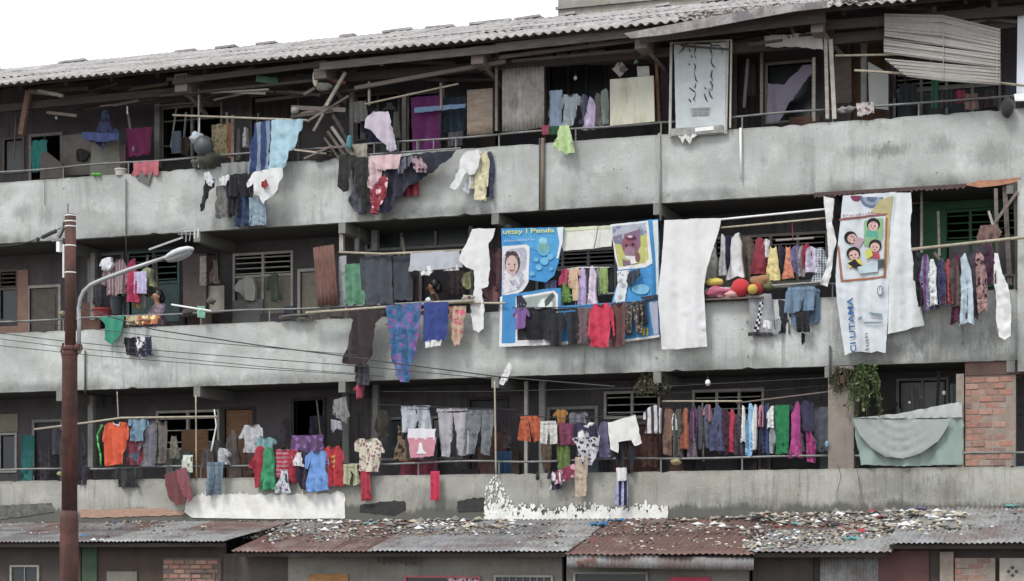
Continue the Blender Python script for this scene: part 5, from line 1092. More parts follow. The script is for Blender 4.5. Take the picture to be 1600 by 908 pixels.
D('shirt', 'white shirt with a red sleeve mark below the light blue curtain', 'shirt', [(398, 268), (440, 261), (441, 274), (434, 296), (424, 306), (411, 319), (404, 306), (397, 304), (396, 286), (386, 293), (385, 287), (393, 272)], -.44, 'eeeeea', k=1.05, amp=.035)
D('shirt_patch', 'small red rag caught on the white shirt', 'rag', [(409, 284), (416, 280), (418, 290), (412, 295), (408, 291)], -.52, 'a02838')[0].name = 'rag'
D('tights', 'black tights leg hanging left of the grey trousers', 'tights', [(322, 276), (334, 280), (333, 292), (325, 300), (319, 328), (312, 330), (312, 320), (317, 300)], -.3, '252329')
D('rag', 'white and grey small rag above the black tights', 'rag', [(318, 270), (327, 268), (334, 284), (330, 292), (322, 286)], -.4, 'd8d8de')
D('rag', 'white knotted rag above the dull grey trousers', 'rag', [(343, 278), (357, 272), (359, 277), (352, 290), (345, 290)], -.36, 'e0e2ea')
D('shirt', 'pale pink shirt blown sideways under the sloping bamboo pole', 'shirt', [(583, 174), (606, 174), (611, 190), (614, 210), (617, 222), (606, 228), (597, 222), (586, 212), (579, 203), (570, 200), (571, 186)], -.25, 'd0c2d2', k=1.05, amp=.04)
D('rag', 'crumpled lilac white rag at the foot of the blown pink shirt', 'rag', [(604, 222), (617, 220), (620, 234), (610, 237), (603, 232)], -.3, 'bcb6c6')
D('trousers', 'dark olive trousers hanging left of the pink towel', 'trousers', [(529, 240), (556, 243), (551, 262), (545, 282), (542, 298), (536, 300), (529, 292)], -.25, '2c2d2a')
D('jacket', 'black green jacket hanging between olive trousers and pink towel', 'jacket', [(550, 246), (575, 246), (577, 300), (572, 332), (562, 320), (556, 290), (551, 268)], -.22, '2b2c2a')
D('scarf', 'grey scarf with a white edge curving under the dark jacket', 'scarf', [(549, 262), (553, 262), (560, 300), (573, 334), (560, 335), (549, 325), (546, 312), (551, 295)], -.18, '50525e')
D('towel', 'pale pink towel pegged wide on the top parapet', 'towel', [(577, 243), (629, 241), (621, 263), (600, 266), (588, 264)], -.36, 'd8b8ba')
D('shirt', 'pale pink vest hanging below the pink towel at its left', 'vest', [(576, 246), (590, 262), (597, 268), (592, 285), (583, 297), (574, 292)], -.33, 'd0b2b8')
D('sarong', 'dark navy and red flowered batik swept sideways on the top parapet', 'sarong', [(598, 262), (622, 246), (650, 240), (712, 234), (700, 249), (670, 272), (640, 290), (622, 308), (606, 330), (594, 335), (577, 333), (577, 312), (588, 290)], -.28, '26283a', amp=.05, lam=.3)
D('sarong', 'red flowered corner of batik showing below the swept navy cloth', 'sarong', [(578, 296), (600, 272), (607, 280), (604, 300), (590, 334), (577, 332)], -.35, '98283a', pat='floral', h2='dcb8c0', ps=8)
D('scarf', 'pale pink flowered scarf knot on the swept navy cloth', 'scarf', [(643, 246), (655, 243), (668, 262), (666, 268), (652, 270), (645, 262)], -.4, 'b89aa4', pat='floral', h2='4a3040', ps=10)
D('scarf', 'grey striped scarf tail above the swept navy cloth', 'scarf', [(628, 248), (646, 241), (640, 256), (626, 272), (620, 270)], -.39, '747c8c', pat='stripe', h2='403848', ps=5)
D('towel', 'dark red triangle of towel under the swept navy cloth', 'towel', [(622, 305), (652, 275), (654, 306)], -.16, '8c2438')
D('shirt', 'white long sleeved shirt blown sideways on the top parapet', 'shirt', [(747, 233), (751, 245), (747, 260), (741, 272), (733, 274), (729, 268), (722, 282), (711, 297), (704, 294), (714, 268), (719, 250), (726, 238), (738, 236)], -.3, 'f2f2f6', k=1.1, amp=.03)
D('trousers', 'white trouser leg hanging behind the blown white shirt', 'trousers', [(735, 262), (743, 264), (738, 285), (732, 302), (721, 300), (726, 284)], -.2, 'd4d8e2')
D('towel', 'lime green towel hanging over the top rail', 'towel', [(874, 196), (889, 196), (893, 212), (897, 238), (884, 241), (863, 229), (870, 212)], -.22, 'bcd898')
D('towel', 'sea green towel draped over the parapet left of the leaning woman', 'towel', [(153, 496), (194, 493), (192, 505), (187, 522), (176, 541), (163, 531), (165, 508)], -.15, '2c9478', amp=.03)
D('sheet', 'large white bed sheet hanging from the gallery beside the blue banner', 'bed sheet', [(1038, 344), (1085, 342), (1127, 341), (1122, 365), (1112, 395), (1103, 425), (1099, 445), (1100, 480), (1104, 541), (1068, 545), (1034, 546), (1032, 500), (1029, 460), (1034, 410), (1036, 380)], -.3, 'f4f5f8', k=1.1, fold=LF(.035, .42, 1034, 1120, 342, 545, -.3), jit=.008)
D('banner_strip', 'narrow white strip of cloth left of the cartoon banner', 'strip of cloth', [(1287, 307), (1303, 310), (1300, 350), (1307, 378), (1302, 395), (1300, 420), (1293, 448), (1281, 444), (1290, 420), (1294, 400), (1292, 360)], -.2, 'e8ecf0', amp=.03)
D('sheet', 'plain white sheet hanging right of the cartoon banner', 'sheet', [(1385, 302), (1423, 301), (1425, 330), (1422, 350), (1424, 390), (1432, 440), (1444, 508), (1410, 517), (1387, 523), (1386, 420)], -.22, 'e8ecec', k=1.0, fold=LF(.04, .3, 1385, 1440, 302, 520, -.22), jit=.008)
D('trousers', 'long white trousers at the right end of the right pole', 'trousers', [(1553, 395), (1559, 396), (1566, 428), (1575, 445), (1580, 480), (1579, 525), (1570, 531), (1561, 526), (1556, 500), (1557, 470), (1553, 440)], -.55, 'ecebe8', k=1.05, amp=.03)
D('coat', 'dusty brown cloth hung over the right pole near the corner', 'cloth', [(1532, 352), (1556, 350), (1566, 362), (1560, 372), (1545, 378), (1530, 388), (1526, 370)], -.3, '7e625c')[0].name = 'cloth'
D('shirt', 'white long sleeved shirt pegged by its hem on the lowest gallery', 'shirt', [(950, 660), (992, 648), (998, 670), (1002, 692), (992, 697), (986, 688), (965, 691), (965, 708), (954, 702), (951, 680)], -.2, 'ecebe4', k=1.05, amp=.025)
D('jacket', 'dark maroon jacket hanging over the lowest rail at its left', 'jacket', [(257, 742), (272, 736), (281, 738), (283, 760), (292, 770), (290, 783), (276, 791), (265, 780), (259, 762)], -.2, '733c40', amp=.02)
D('jacket', 'rose maroon jacket folded beside the darker maroon one', 'jacket', [(275, 734), (290, 730), (297, 755), (301, 778), (295, 785), (284, 768), (277, 752)], -.26, '8a4a54', amp=.02)
D('tarpaulin', 'grey green tarpaulin sheet closing the lowest gallery beside the brick wall', 'tarpaulin', [(1331, 653), (1400, 654), (1505, 653), (1504, 726), (1430, 728), (1345, 727), (1340, 700)], -.03, '94a8a0', k=1.15, fold=LF(.03, .5, 1331, 1505, 653, 727, -.03))
D('tarpaulin', 'grey swag of tarpaulin sagging between its two upper corners', 'tarpaulin', [(1333, 655), (1400, 656), (1486, 655), (1480, 668), (1466, 690), (1440, 708), (1412, 717), (1384, 714), (1362, 700), (1344, 680)], -.10, 'a4aca8', k=1.1, fold=SwagFold(.035, .17, Z(1410, 655, -.1), X(1408, -.1), .85, .7), jit=.008)
D('tarpaulin', 'white plastic strip above the sagging tarpaulin', 'tarpaulin', [(1331, 653), (1400, 647), (1460, 635), (1503, 628), (1504, 652), (1400, 654)], -.06, 'c4c8c6', k=1.0, amp=.02)
D('curtain', 'grey lilac curtain tied aside in the top floor window', 'curtain', [(1200, 130), (1225, 132), (1254, 102), (1275, 100), (1270, 112), (1245, 145), (1228, 170), (1218, 190), (1198, 192)], .9, '9c94a4', k=1.6, pat='stripe', h2='8e869a', ps=2.2, amp=.03)
D('tarpaulin', 'white canvas strip under the eave above the tied curtain', 'canvas', [(1194, 56), (1284, 50), (1286, 78), (1240, 73), (1196, 73)], -.05, 'd0ccc8', k=1.0, amp=.02)
D('rag', 'blue and grey tangle of rags hanging under the roof at left', 'rags', [(128, 208), (150, 205), (158, 178), (166, 170), (172, 195), (186, 205), (186, 216), (168, 220), (160, 236), (150, 222), (130, 218)], .2, '3c4670', pat='floral', h2='20222c', ps=8)
D('rag', 'blue rag strip hanging in the tangle at left', 'rag', [(127, 206), (186, 209), (186, 218), (160, 222), (132, 218)], .1, '4a5890', k=1.2)
D('rag', 'grey plastic rag flapping from the middle slab above the upright stick', 'rag', [(783, 588), (795, 566), (801, 572), (795, 590), (787, 602), (781, 600)], -.25, 'e4e6ec')
D('hat_bag', 'twisted teal rope rag hanging under the eave', 'rag', [(990, 74), (997, 78), (993, 90), (997, 97), (990, 100), (992, 88)], .1, '7aa8a4')[0].name = 'rag'
D('towel', 'grey cloth shaped like a glove hung on the lowest gallery post', 'towel', [(521, 625), (540, 620), (546, 650), (540, 662), (530, 655), (520, 648)], -.03, '8c8a8a')
D('rag', 'pale lavender rag below the glove shaped cloth', 'rag', [(517, 655), (533, 658), (534, 672), (526, 670), (519, 676)], -.05, 'a8a6b2')
D('rag', 'dark rag dangling by a thread under the black sock garment', 'rag', [(1252, 519), (1258, 522), (1257, 534), (1253, 540), (1252, 530)], -.1, '1c1a1c')
D('rag', 'white rag lying under the script banner', 'rag', [(1060, 212), (1098, 206), (1082, 216), (1077, 226), (1071, 216), (1066, 224)], -.12, 'e4e6ea')
# ================================================================== PRINTED BANNERS
def banner(name, label, poly, y, h, amp=.02, lam=.5, k=1.0, th=.006, cat='banner'):
    pw = [(P(a, b_, y).x, P(a, b_, y).z) for a, b_ in poly]; sd_ = nseed()
    f = Fold(amp, lam, sd_, max(p[1] for p in pw), min(p[1] for p in pw))
    root = empty(name, Vector((pw[0][0], y, max(p[1] for p in pw))), label, cat)
    drape('cloth', None, None, pw, y, h, k=k, px=False, fold=f, parent=root, seed=sd_, th=th, jit=.006, step=.03)
    root['_k'] = 0; return root, f, y
CNT = {}
def printed(bn, poly, h, name='print', k=1.0, pat=None, h2='ffffff', ps=10, lift=None):
    root, f, y = bn; CNT[root.name] = CNT.get(root.name, 0) + 1; lift = max(lift or 0, .006 + .0009 * CNT[root.name])
    pw = [(P(a, b_, y).x, P(a, b_, y).z) for a, b_ in poly]
    vs_, fs = sheet(pw, y - lift, f, .001, .03, 0.0, nseed(), both=False)
    return MB().add(vs_, fs).build(name, mat_cloth(h, k, pat, h2, ps), root, smooth=True)
def circ(cx_, cy_, rx, ry, n=16, a0=0, a1=360, rot=0):
    r = []; 
    for i in range(n + (0 if a1 - a0 == 360 else 1)):
        a = math.radians(a0 + (a1 - a0) * i / n); x, y = rx * math.cos(a), ry * math.sin(a); c, s = math.cos(math.radians(rot)), math.sin(math.radians(rot))
        r.append((cx_ + x * c - y * s, cy_ + x * s + y * c))
    return r
def rbox(x0, y0, x1, y1, r=4, slope=0, lean=0):
    pts = []
    for cx_, cy_, a0 in ((x1 - r, y0 + r, -90), (x1 - r, y1 - r, 0), (x0 + r, y1 - r, 90), (x0 + r, y0 + r, 180)):
        for i in range(4): a = math.radians(a0 + 30 * i); pts.append((cx_ + r * math.cos(a), cy_ + r * math.sin(a)))
    return [(x + lean * (y - y0) / (y1 - y0), y + slope * (x - x0) / (x1 - x0)) for x, y in pts]
def lettering(bn, text, x, y_, height, h, rot=0, width=None, name='lettering', lift=.034, shear=0, bold=0):
    root, f, yy = bn
    cu = bpy.data.curves.new('lettering', 'FONT'); cu.body = text; cu.size = 1; cu.offset = bold; cu.resolution_u = 3; cu.shear = shear
    ob = bpy.data.objects.new('tmp', cu); COL.objects.link(ob); bpy.context.view_layer.update()
    me = bpy.data.meshes.new_from_object(ob); COL.objects.unlink(ob); bpy.data.objects.remove(ob)
    xs = [v.co.x for v in me.vertices]; x0, x1 = min(xs), max(xs); sx = (width / (x1 - x0)) if width else height
    c, s = math.cos(math.radians(rot)), math.sin(math.radians(rot)); base = root.location
    for v in me.vertices:
        a, b_ = (v.co.x - x0) * sx, v.co.y * height / .7; px, py = x + a * c + b_ * s * -1 * -1 * 0 + (-b_) * (-s) * 1.0, y_ + a * s - b_ * c
        px = x + a * c + b_ * s; py = y_ + a * s - b_ * c
        w_ = P(px, py, yy); v.co = Vector((w_.x, yy + f(w_.x, w_.z) - lift, w_.z)) - base
    me.materials.clear(); me.materials.append(mat_cloth(h, 1.0)); return link(name, me, None, root)
# blue banner, left curtain
B1 = banner('banner', 'blue birthday banner with a baby portrait hanging as the left curtain', [(783, 357), (881, 355), (880, 375), (874, 405), (866, 430), (852, 441), (826, 437), (818, 452), (800, 462), (783, 466), (785, 400)], -.08, '2f9fe6', .018)
printed(B1, [(785, 366), (883, 357), (878, 384), (866, 405)], '44b0f0', lift=.002); printed(B1, [(785, 385), (822, 382), (828, 386), (826, 440), (816, 455), (800, 462), (785, 466)], 'f4f4fa')
printed(B1, [(786, 390), (819, 387), (823, 392), (821, 438), (812, 452), (786, 460)], 'bcbccc', pat='floral', h2='dcdce8', ps=6)
printed(B1, circ(801, 411, 12, 19), '57484e'); printed(B1, circ(800, 415, 9.5, 16), 'd8b8b0'); printed(B1, [(789, 400), (792, 393), (806, 393), (810, 402), (803, 398), (794, 399)], '4c3e44')
printed(B1, circ(796, 413, 1.7, 1), '33282c'); printed(B1, circ(804, 413, 1.7, 1), '33282c'); printed(B1, circ(800, 423, 3, 1.1), 'a86068')
printed(B1, [(786, 432), (796, 428), (805, 429), (815, 436), (810, 452), (786, 460)], 'e6e4ea', pat='floral', h2='b8b4c4', ps=9)
printed(B1, circ(850, 388, 11, 12), '5cbce6'); printed(B1, circ(850, 386, 9, 9), '74b8b4'); printed(B1, circ(849, 376, 7, 5), '9cd8f4')
for cx_, cy_, r in ((838, 406, 4), (851, 408, 7), (860, 402, 5), (842, 418, 5), (832, 428, 4), (862, 420, 3)): printed(B1, circ(cx_, cy_, r, r * .9), '62c2f4')
printed(B1, [(871, 356), (881, 355), (880, 378), (873, 404), (870, 404), (875, 380)], 'e8f0f4')
lettering(B1, 'uttay I Penda', 787, 366, 7, 'e8e868', -2, 80, bold=.012)
lettering(B1, 'ADANWARA N', 788, 378.5, 3.2, 'c8d0dc', -3, 48)
# cream centre panel
B2 = banner('banner', 'cream white cloth panel strung between the two blue banner curtains', [(879, 356), (957, 352), (956, 385), (940, 386), (925, 389), (902, 390), (880, 392), (877, 378)], -.04, 'eef2e2', .012, k=1.0)
printed(B2, [(880, 356), (957, 353), (957, 357), (930, 358), (880, 362)], 'd8e4b8')
pole_thing('string', 'thin cord crossing the cream banner panel', 'cord', [(935, 352, -.1), (931, 375, -.1), (928, 388, -.1)], .008, M_wood)
# right curtain
B3 = banner('banner', 'blue birthday banner with a portrait of a smiling face hanging as the right curtain', [(955, 351), (1028, 342), (1030, 380), (1030, 440), (1028, 470), (1000, 474), (958, 480), (956, 470), (966, 440), (962, 400)], -.10, '2fa0e8', .02)
printed(B3, [(954, 351), (1013, 345), (1020, 412), (1008, 418), (966, 422), (960, 400)], 'f6f6fa', lift=.002)
printed(B3, [(957, 354), (1009, 348), (1014, 404), (1008, 411), (967, 417), (962, 395)], 'cfd070'); printed(B3, [(957, 354), (1010, 348), (1011, 366), (985, 372), (958, 378)], 'b8bccc', pat='floral', h2='8088a0', ps=6)
printed(B3, [(957, 370), (972, 366), (975, 384), (960, 380)], '8a86a0'); printed(B3, [(975, 366), (1000, 358), (1001, 384), (995, 396), (974, 388)], '94708c')
printed(B3, circ(984, 384, 12, 17, rot=-8), '9a5a6c'); printed(B3, circ(986, 372, 9, 4), '6e3050'); printed(B3, circ(985, 370, 4, 1.8), 'e6dce2')
printed(B3, circ(979, 384, 2, 2.2), '40203a'); printed(B3, circ(989, 382, 2, 2.2), '40203a'); printed(B3, circ(984, 394, 8, 9), 'a88098'); printed(B3, circ(984, 400, 7, 6, 10, 0, 180), 'f0e0e8')
printed(B3, [(973, 405), (981, 408), (992, 405), (996, 411), (974, 416)], '8e6c80'); printed(B3, [(984, 404), (992, 400), (998, 410), (986, 413)], 'f2ecf2'); printed(B3, circ(996, 402, 4, 8), '8a5858')
printed(B3, [(1020, 345), (1028, 344), (1029, 380), (1029, 470), (1026, 470), (1024, 400)], 'e4f2f8')
printed(B3, [(964, 424), (985, 422), (982, 445), (976, 476), (958, 479), (966, 445)], 'e8ecf0', pat='floral', h2='b0b4bc', ps=8)
printed(B3, circ(1002, 452, 14, 8), '7cc8f0', lift=.0025)
D('cloth', 'dark knotted cloth pegged on the right blue banner', 'cloth', [(984, 424), (999, 419), (1001, 430), (994, 436), (985, 448), (978, 440)], -.2, '3c4254')
D('cloth', 'dark cloth tied along the right edge of the blue banner', 'cloth', [(1000, 464), (1028, 460), (1028, 466), (1006, 470)], -.22, '3a4048')
# lower skirt of the banner, over the parapet
B4 = banner('banner', 'lower blue banner with a large photo panel hanging down the parapet', [(782, 462), (826, 456), (848, 452), (876, 450), (876, 478), (940, 474), (1028, 466), (1031, 526), (980, 533), (895, 537), (780, 541)], -.16, '2f98dc', .015)
printed(B4, [(781, 464), (785, 463), (784, 537), (780, 541)], 'eef4f8'); printed(B4, [(780, 537), (895, 533), (980, 530), (1031, 523), (1031, 527), (980, 534), (895, 538), (780, 542)], 'eef4f8')
printed(B4, [(806, 464), (866, 454), (872, 460), (872, 533), (806, 536)], 'f0f4f6', lift=.002)
printed(B4, [(809, 467), (864, 458), (868, 463), (868, 479), (826, 482), (810, 484)], 'a8b4ac', pat='floral', h2='e4ecec', ps=3); printed(B4, [(807, 463), (815, 461), (824, 474), (822, 480), (808, 482)], '302c44')
printed(B4, [(851, 470), (863, 457), (867, 462), (858, 476), (852, 480)], '5a6460'); printed(B4, [(809, 484), (868, 480), (868, 530), (809, 532)], '3a3640', pat='floral', h2='7a6c6a', ps=4)
for i, px in enumerate((1004, 1010)): printed(B4, [(px, 512), (px + 3.2, 511.6), (px + 3.2, 524), (px, 524.5)], 'e8d838')
printed(B4, [(1014, 472), (1028, 470), (1030, 522), (1022, 524), (1018, 500)], 'b8c0d8')
# cartoon banner
B5 = banner('banner', 'white banner with cartoon children and blue lettering hanging sideways', [(1317, 306), (1400, 300), (1396, 340), (1389, 400), (1387, 500), (1384, 552), (1370, 548), (1362, 551), (1345, 549), (1330, 551), (1320, 555), (1314, 520), (1307, 470), (1305, 430), (1309, 380), (1313, 345)], -.24, 'dfe6ec', .025, k=.98)
printed(B5, circ(1338, 306, 9, 9, 12, 0, 180), '8c2c58'); printed(B5, circ(1362, 308, 18, 17, 18, 0, 180), '6a80a0', lift=.004); printed(B5, circ(1362, 308, 14, 13, 18, 0, 180), '9aa8bc', lift=.006); printed(B5, circ(1362, 308, 8, 8, 12, 0, 180), '5c7292', lift=.008)
printed(B5, [(1375, 312), (1396, 306), (1391, 345), (1388, 400), (1384, 430), (1381, 430), (1384, 334), (1360, 333)], 'c8bc84', lift=.002)
printed(B5, [(1311, 342), (1386, 333), (1387, 336), (1311, 345)], 'a86058', lift=.006); printed(B5, [(1316, 438), (1384, 431), (1384, 434), (1316, 441)], 'b87048', lift=.006); printed(B5, [(1308, 385), (1311, 385), (1318, 440), (1314, 441)], 'b87048', lift=.006); printed(B5, [(1384, 340), (1387, 340), (1384, 432), (1381, 432)], 'b87048', lift=.007)
printed(B5, [(1350, 345), (1380, 340), (1380, 370), (1372, 388), (1350, 384)], '98c890', lift=.0035)
def kid(cx_, cy_, r, hair, shirt, rot, sk='e4b8ae'):
    c, s = math.cos(math.radians(rot)), math.sin(math.radians(rot)); T = lambda x, y: (cx_ + x * r * c - y * r * s, cy_ + x * r * s + y * r * c)
    printed(B5, [T(-.9, 1), T(.9, 1), T(1.25, 2.2), T(-1.25, 2.2)], shirt, lift=.0045)
    printed(B5, [T(math.cos(a) * 1.18, math.sin(a) * 1.15 - .1) for a in [i * math.pi / 8 for i in range(16)]], hair, lift=.006)
    printed(B5, [T(math.cos(a) * .88, math.sin(a) * .85 + .22) for a in [i * math.pi / 8 for i in range(16)]], sk, lift=.0075)
    for sx in (-.32, .32): printed(B5, [T(sx + .12 * math.cos(a), .2 + .16 * math.sin(a)) for a in [i * math.pi / 4 for i in range(8)]], '2a2428', lift=.009)
    printed(B5, [T(-.25, .6), T(.25, .6), T(.1, .72), T(-.1, .72)], 'a04850', lift=.009)
kid(1365, 352, 9, '1c1a1e', '58b8a4', 8); kid(1330, 372, 8.5, '1c1a1e', 'c8a8b8', -55, 'dcb4a8'); kid(1368, 385, 8.5, '2a2422', 'd04a5c', 10); kid(1334, 397, 9, '1a1a1c', 'e8d848', -10)
printed(B5, [(1352, 392), (1362, 388), (1364, 400), (1354, 406)], 'd8e04c', lift=.005); printed(B5, [(1325, 412), (1336, 405), (1342, 412), (1352, 418), (1336, 420)], '221e22', lift=.006); printed(B5, [(1370, 408), (1382, 405), (1382, 418), (1372, 419)], '505a68', lift=.006); printed(B5, [(1340, 418), (1372, 408), (1372, 425), (1344, 428)], 'c4d8e0', lift=.004)
lettering(B5, 'CI UTAMA', 1339, 551, 9.5, '2f68a8', -94, 86, bold=.015)
lettering(B5, 'han', 1358, 547, 6.5, '6a6e74', -95, 27)
lettering(B5, 'Peduli', 1318, 340, 4, 'b07078', -6, 46)
for pts in ([(1358, 488), (1379, 491), (1379, 496), (1362, 493)], [(1350, 503), (1379, 503), (1379, 505), (1350, 506)], [(1343, 496), (1348, 493), (1346, 500), (1342, 500)]): printed(B5, pts, '8ea4ac', lift=.005)
printed(B5, circ(1376, 455, 5, 8, 12), '7c868c', lift=.004); printed(B5, circ(1376, 455, 3.6, 6, 12), 'dfe6ec', lift=.006)
# script banner on the top floor, in a light frame
B6 = banner('sign_banner', 'white cloth sign with sideways handwritten script in a pale frame', [(1053, 70), (1134, 66), (1133, 206), (1056, 210)], -.1, 'd0d8da', .008, k=1.0, cat='sign')
def strokes(bn, segs, wd, h, lift=.006):
    for s_ in segs:
        L = [];R_ = []
        for i, (x, y) in enumerate(s_):
            a = s_[max(0, i - 1)]; b_ = s_[min(len(s_) - 1, i + 1)]; dx, dy = b_[0] - a[0], b_[1] - a[1]; l = math.hypot(dx, dy) or 1
            ww = wd * (.7 + .5 * math.sin(i * 2.1)); L.append((x - dy / l * ww, y + dx / l * ww)); R_.append((x + dy / l * ww, y - dx / l * ww))
        printed(bn, L + R_[::-1], h, name='script_stroke', lift=lift)
sc = 130 / 621.0
def T6(l): return [(1030 + x * sc, 50 + y * sc) for x, y in l]
strokes(B6, [T6(q) for q in [[(262, 92), (272, 130), (264, 165), (275, 200)], [(262, 235), (272, 262), (262, 300), (268, 335), (276, 362), (292, 378)], [(275, 385), (268, 420), (250, 400)], [(225, 415), (255, 440), (272, 452), (268, 485), (255, 500), (272, 518)], [(222, 125), (232, 150)], [(238, 175), (248, 192)], [(218, 238), (230, 246)], [(222, 500), (236, 522)],
             [(392, 92), (386, 140), (398, 180), (388, 225), (400, 250), (420, 272)], [(398, 285), (388, 330), (402, 365), (385, 372)], [(380, 372), (398, 395), (395, 440), (372, 425)], [(372, 440), (385, 480), (402, 500)], [(338, 462), (350, 500), (364, 522)], [(340, 415), (352, 428)], [(212, 80), (180, 130), (145, 165)], [(270, 92), (385, 90), (398, 100)], [(400, 105), (440, 100), (470, 120), (478, 160)]]], 1.0, '3a4044')
strokes(B6, [T6(q) for q in [[(235, 575), (380, 570)], [(240, 620), (375, 612)], [(260, 580), (265, 620)], [(300, 575), (305, 620)], [(345, 575), (348, 615)], [(240, 600), (375, 592)]]], 1.3, 'a4a8a8')
fr = [('frame', (1049, 66), (1047, 212), .045), ('frame', (1137, 63), (1134, 206), .05), ('frame', (1143, 62), (1141, 200), .03), ('frame', (1046, 212), (1136, 206), .06), ('frame', (1047, 68), (1142, 63), .03)]
for n_, a, b_, wd in fr: MB().bar(P(*a, -.07), P(*b_, -.07), wd, .04).build(n_, M_whitef, B6[0])
MB().bar(P(1086, 203, -.13), P(1115, 200, -.13), .07, .01).build('label_plate', M_white, B6[0])
MB().bar(P(1047, 207, -.12), P(1130, 201, -.12), .13, .012).build('bottom_board', mat_plain('grimy_board', (.28, .28, .27), .8, .4, 8), B6[0])
# small prints on clothes
def flat_print(name, lab, poly, y, h, **k): return D(name, lab, 'print', poly, y, h, th=.003, amp=.004, **k)

# ================================================================== BOARDS, SCREENS
def rib_panel(name, label, cat, px0, py0, px1, py1, y, mat, pitch=.075, amp=.012, tilt=0, ppx=0):
    a, b_ = P(px0, py1, y), P(px1, py1, y); w_, h_ = b_.x - a.x, P(px0, py0, y).z - a.z
    me = corr_mesh(w_, h_, pitch, amp, int(px0), mat, .006, 5, 4, .01); o = link(name, me, None, None, a); o.rotation_euler = (math.radians(90 + tilt), ppx, 0); return tag(o, label, cat)
rib_panel('ribbed_sheet', 'grey ribbed metal sheet standing on the top gallery', 'metal sheet', 785, 108, 850, 206, .05, mat_metal_sheet('grey_rib', (.30, .29, .27), (.22, .20, .17), .4, .7, 50))
rib_panel('ribbed_sheet', 'brown ribbed board standing left of the grey ribbed sheet', 'board', 730, 141, 770, 212, .15, wood('ribbed_brown', (.30, .24, .19)), .06, .008)
rib_panel('ribbed_sheet', 'rusty red corrugated sheet leaning beside the green cloth', 'metal sheet', 497, 386, 529, 480, .0, mat_metal_sheet('rust_rib', (.16, .08, .065), (.10, .045, .04), .4, .8, 52), .08, .014, 0, math.radians(-5))
def board(name, label, cat, poly, y, mat, th=.03, lean=0):
    pw = [P(a, b_, y) for a, b_ in poly]; n = len(pw); mb = MB(); mb.add([p for p in pw] + [p + Vector((0, th, 0)) for p in pw], [tuple(range(n))[::1], tuple(range(n, 2 * n))[::-1]] + [(i, i + n, (i + 1) % n + n, (i + 1) % n) for i in range(n)])
    o = mb.build(name, mat, None, (sum(p.x for p in pw) / n, y, min(p.z for p in pw))); bm = bmesh.new(); bm.from_mesh(o.data); bmesh.ops.recalc_face_normals(bm, faces=bm.faces); bmesh.ops.bevel(bm, geom=bm.edges[:], offset=.004, segments=1, affect='EDGES'); bm.to_mesh(o.data); bm.free()
    return tag(o, label, cat)
board('cupboard_door', 'stained cream cupboard door propped on the top gallery', 'door panel', [(953, 124), (1021, 118), (1023, 190), (953, 197)], .02, mat_plain('stained_cream', (.50, .49, .40), .75, .15, 3, (1, 1, .4), dirt=(.32, .30, .22)))
MB_ = [board('board', 'brown grey hardboard sheet in the far left top gallery', 'board', [(96, 212), (150, 206), (150, 272), (97, 275)], .7, mat_plain('hardboard_a', (.15, .135, .12), .9, .3, 3)),
       board('board', 'olive grey hardboard sheet right of the brown grey one', 'board', [(143, 226), (186, 220), (192, 272), (140, 275)], .5, mat_plain('hardboard_b', (.19, .185, .16), .9, .3, 3)),
       board('board', 'tilted brown board leaning in the far left doorway', 'board', [(64, 240), (72, 236), (97, 256), (98, 278), (62, 280)], .45, mat_plain('hardboard_c', (.11, .09, .08), .9, .3, 3)),
       board('board', 'small dark grey offcut hanging over the top parapet', 'board', [(210, 270), (238, 269), (232, 290), (212, 278)], -.05, mat_plain('offcut', (.15, .145, .14), .9, .3, 5), .02),
       board('board', 'tall red brown board on the top floor left of the pale cupboard', 'board', [(1304, 86), (1330, 86), (1331, 160), (1305, 162)], .6, wood('dull_red_board', (.11, .08, .07))),
       board('board', 'pale grey cupboard side standing beside the pillar at top right', 'board', [(1356, 96), (1388, 114), (1388, 172), (1358, 168)], .5, mat_plain('pale_grey_board', (.38, .39, .38), .8, .15, 3)),
       board('board', 'white board at the far right edge of the top gallery', 'board', [(1590, 20), (1625, 18), (1625, 154), (1588, 156)], -.1, mat_plain('white_board', (.62, .64, .70), .8, .05, 3)),
       board('board', 'white sloping plank under the white board at far right', 'board', [(1584, 147), (1625, 143), (1625, 157), (1586, 158)], -.16, M_white, .05),
       board('board', 'pale square paper pinned below the eave', 'paper', [(995, 104), (1014, 103), (1015, 119), (996, 120)], .2, mat_plain('paper', (.42, .42, .41)), .01),
       board('board', 'pale board leaning behind the corner on the middle gallery', 'board', [(325, 447), (350, 446), (350, 488), (326, 490)], .8, mat_plain('pale_panel', (.26, .24, .21)), .03),
       board('board', 'dark wooden cabinet side left of the pale leaning board', 'board', [(285, 395), (322, 397), (322, 492), (286, 492)], .7, mat_plain('dark_cab', (.07, .055, .05)), .04)]
kt = D('kite', 'faded diamond shaped kite hanging under the eave', 'kite', [(956, 108), (968, 94), (981, 108), (968, 121)], .15, 'a8a49c', pat='floral', h2='605c58', ps=6, amp=.004)
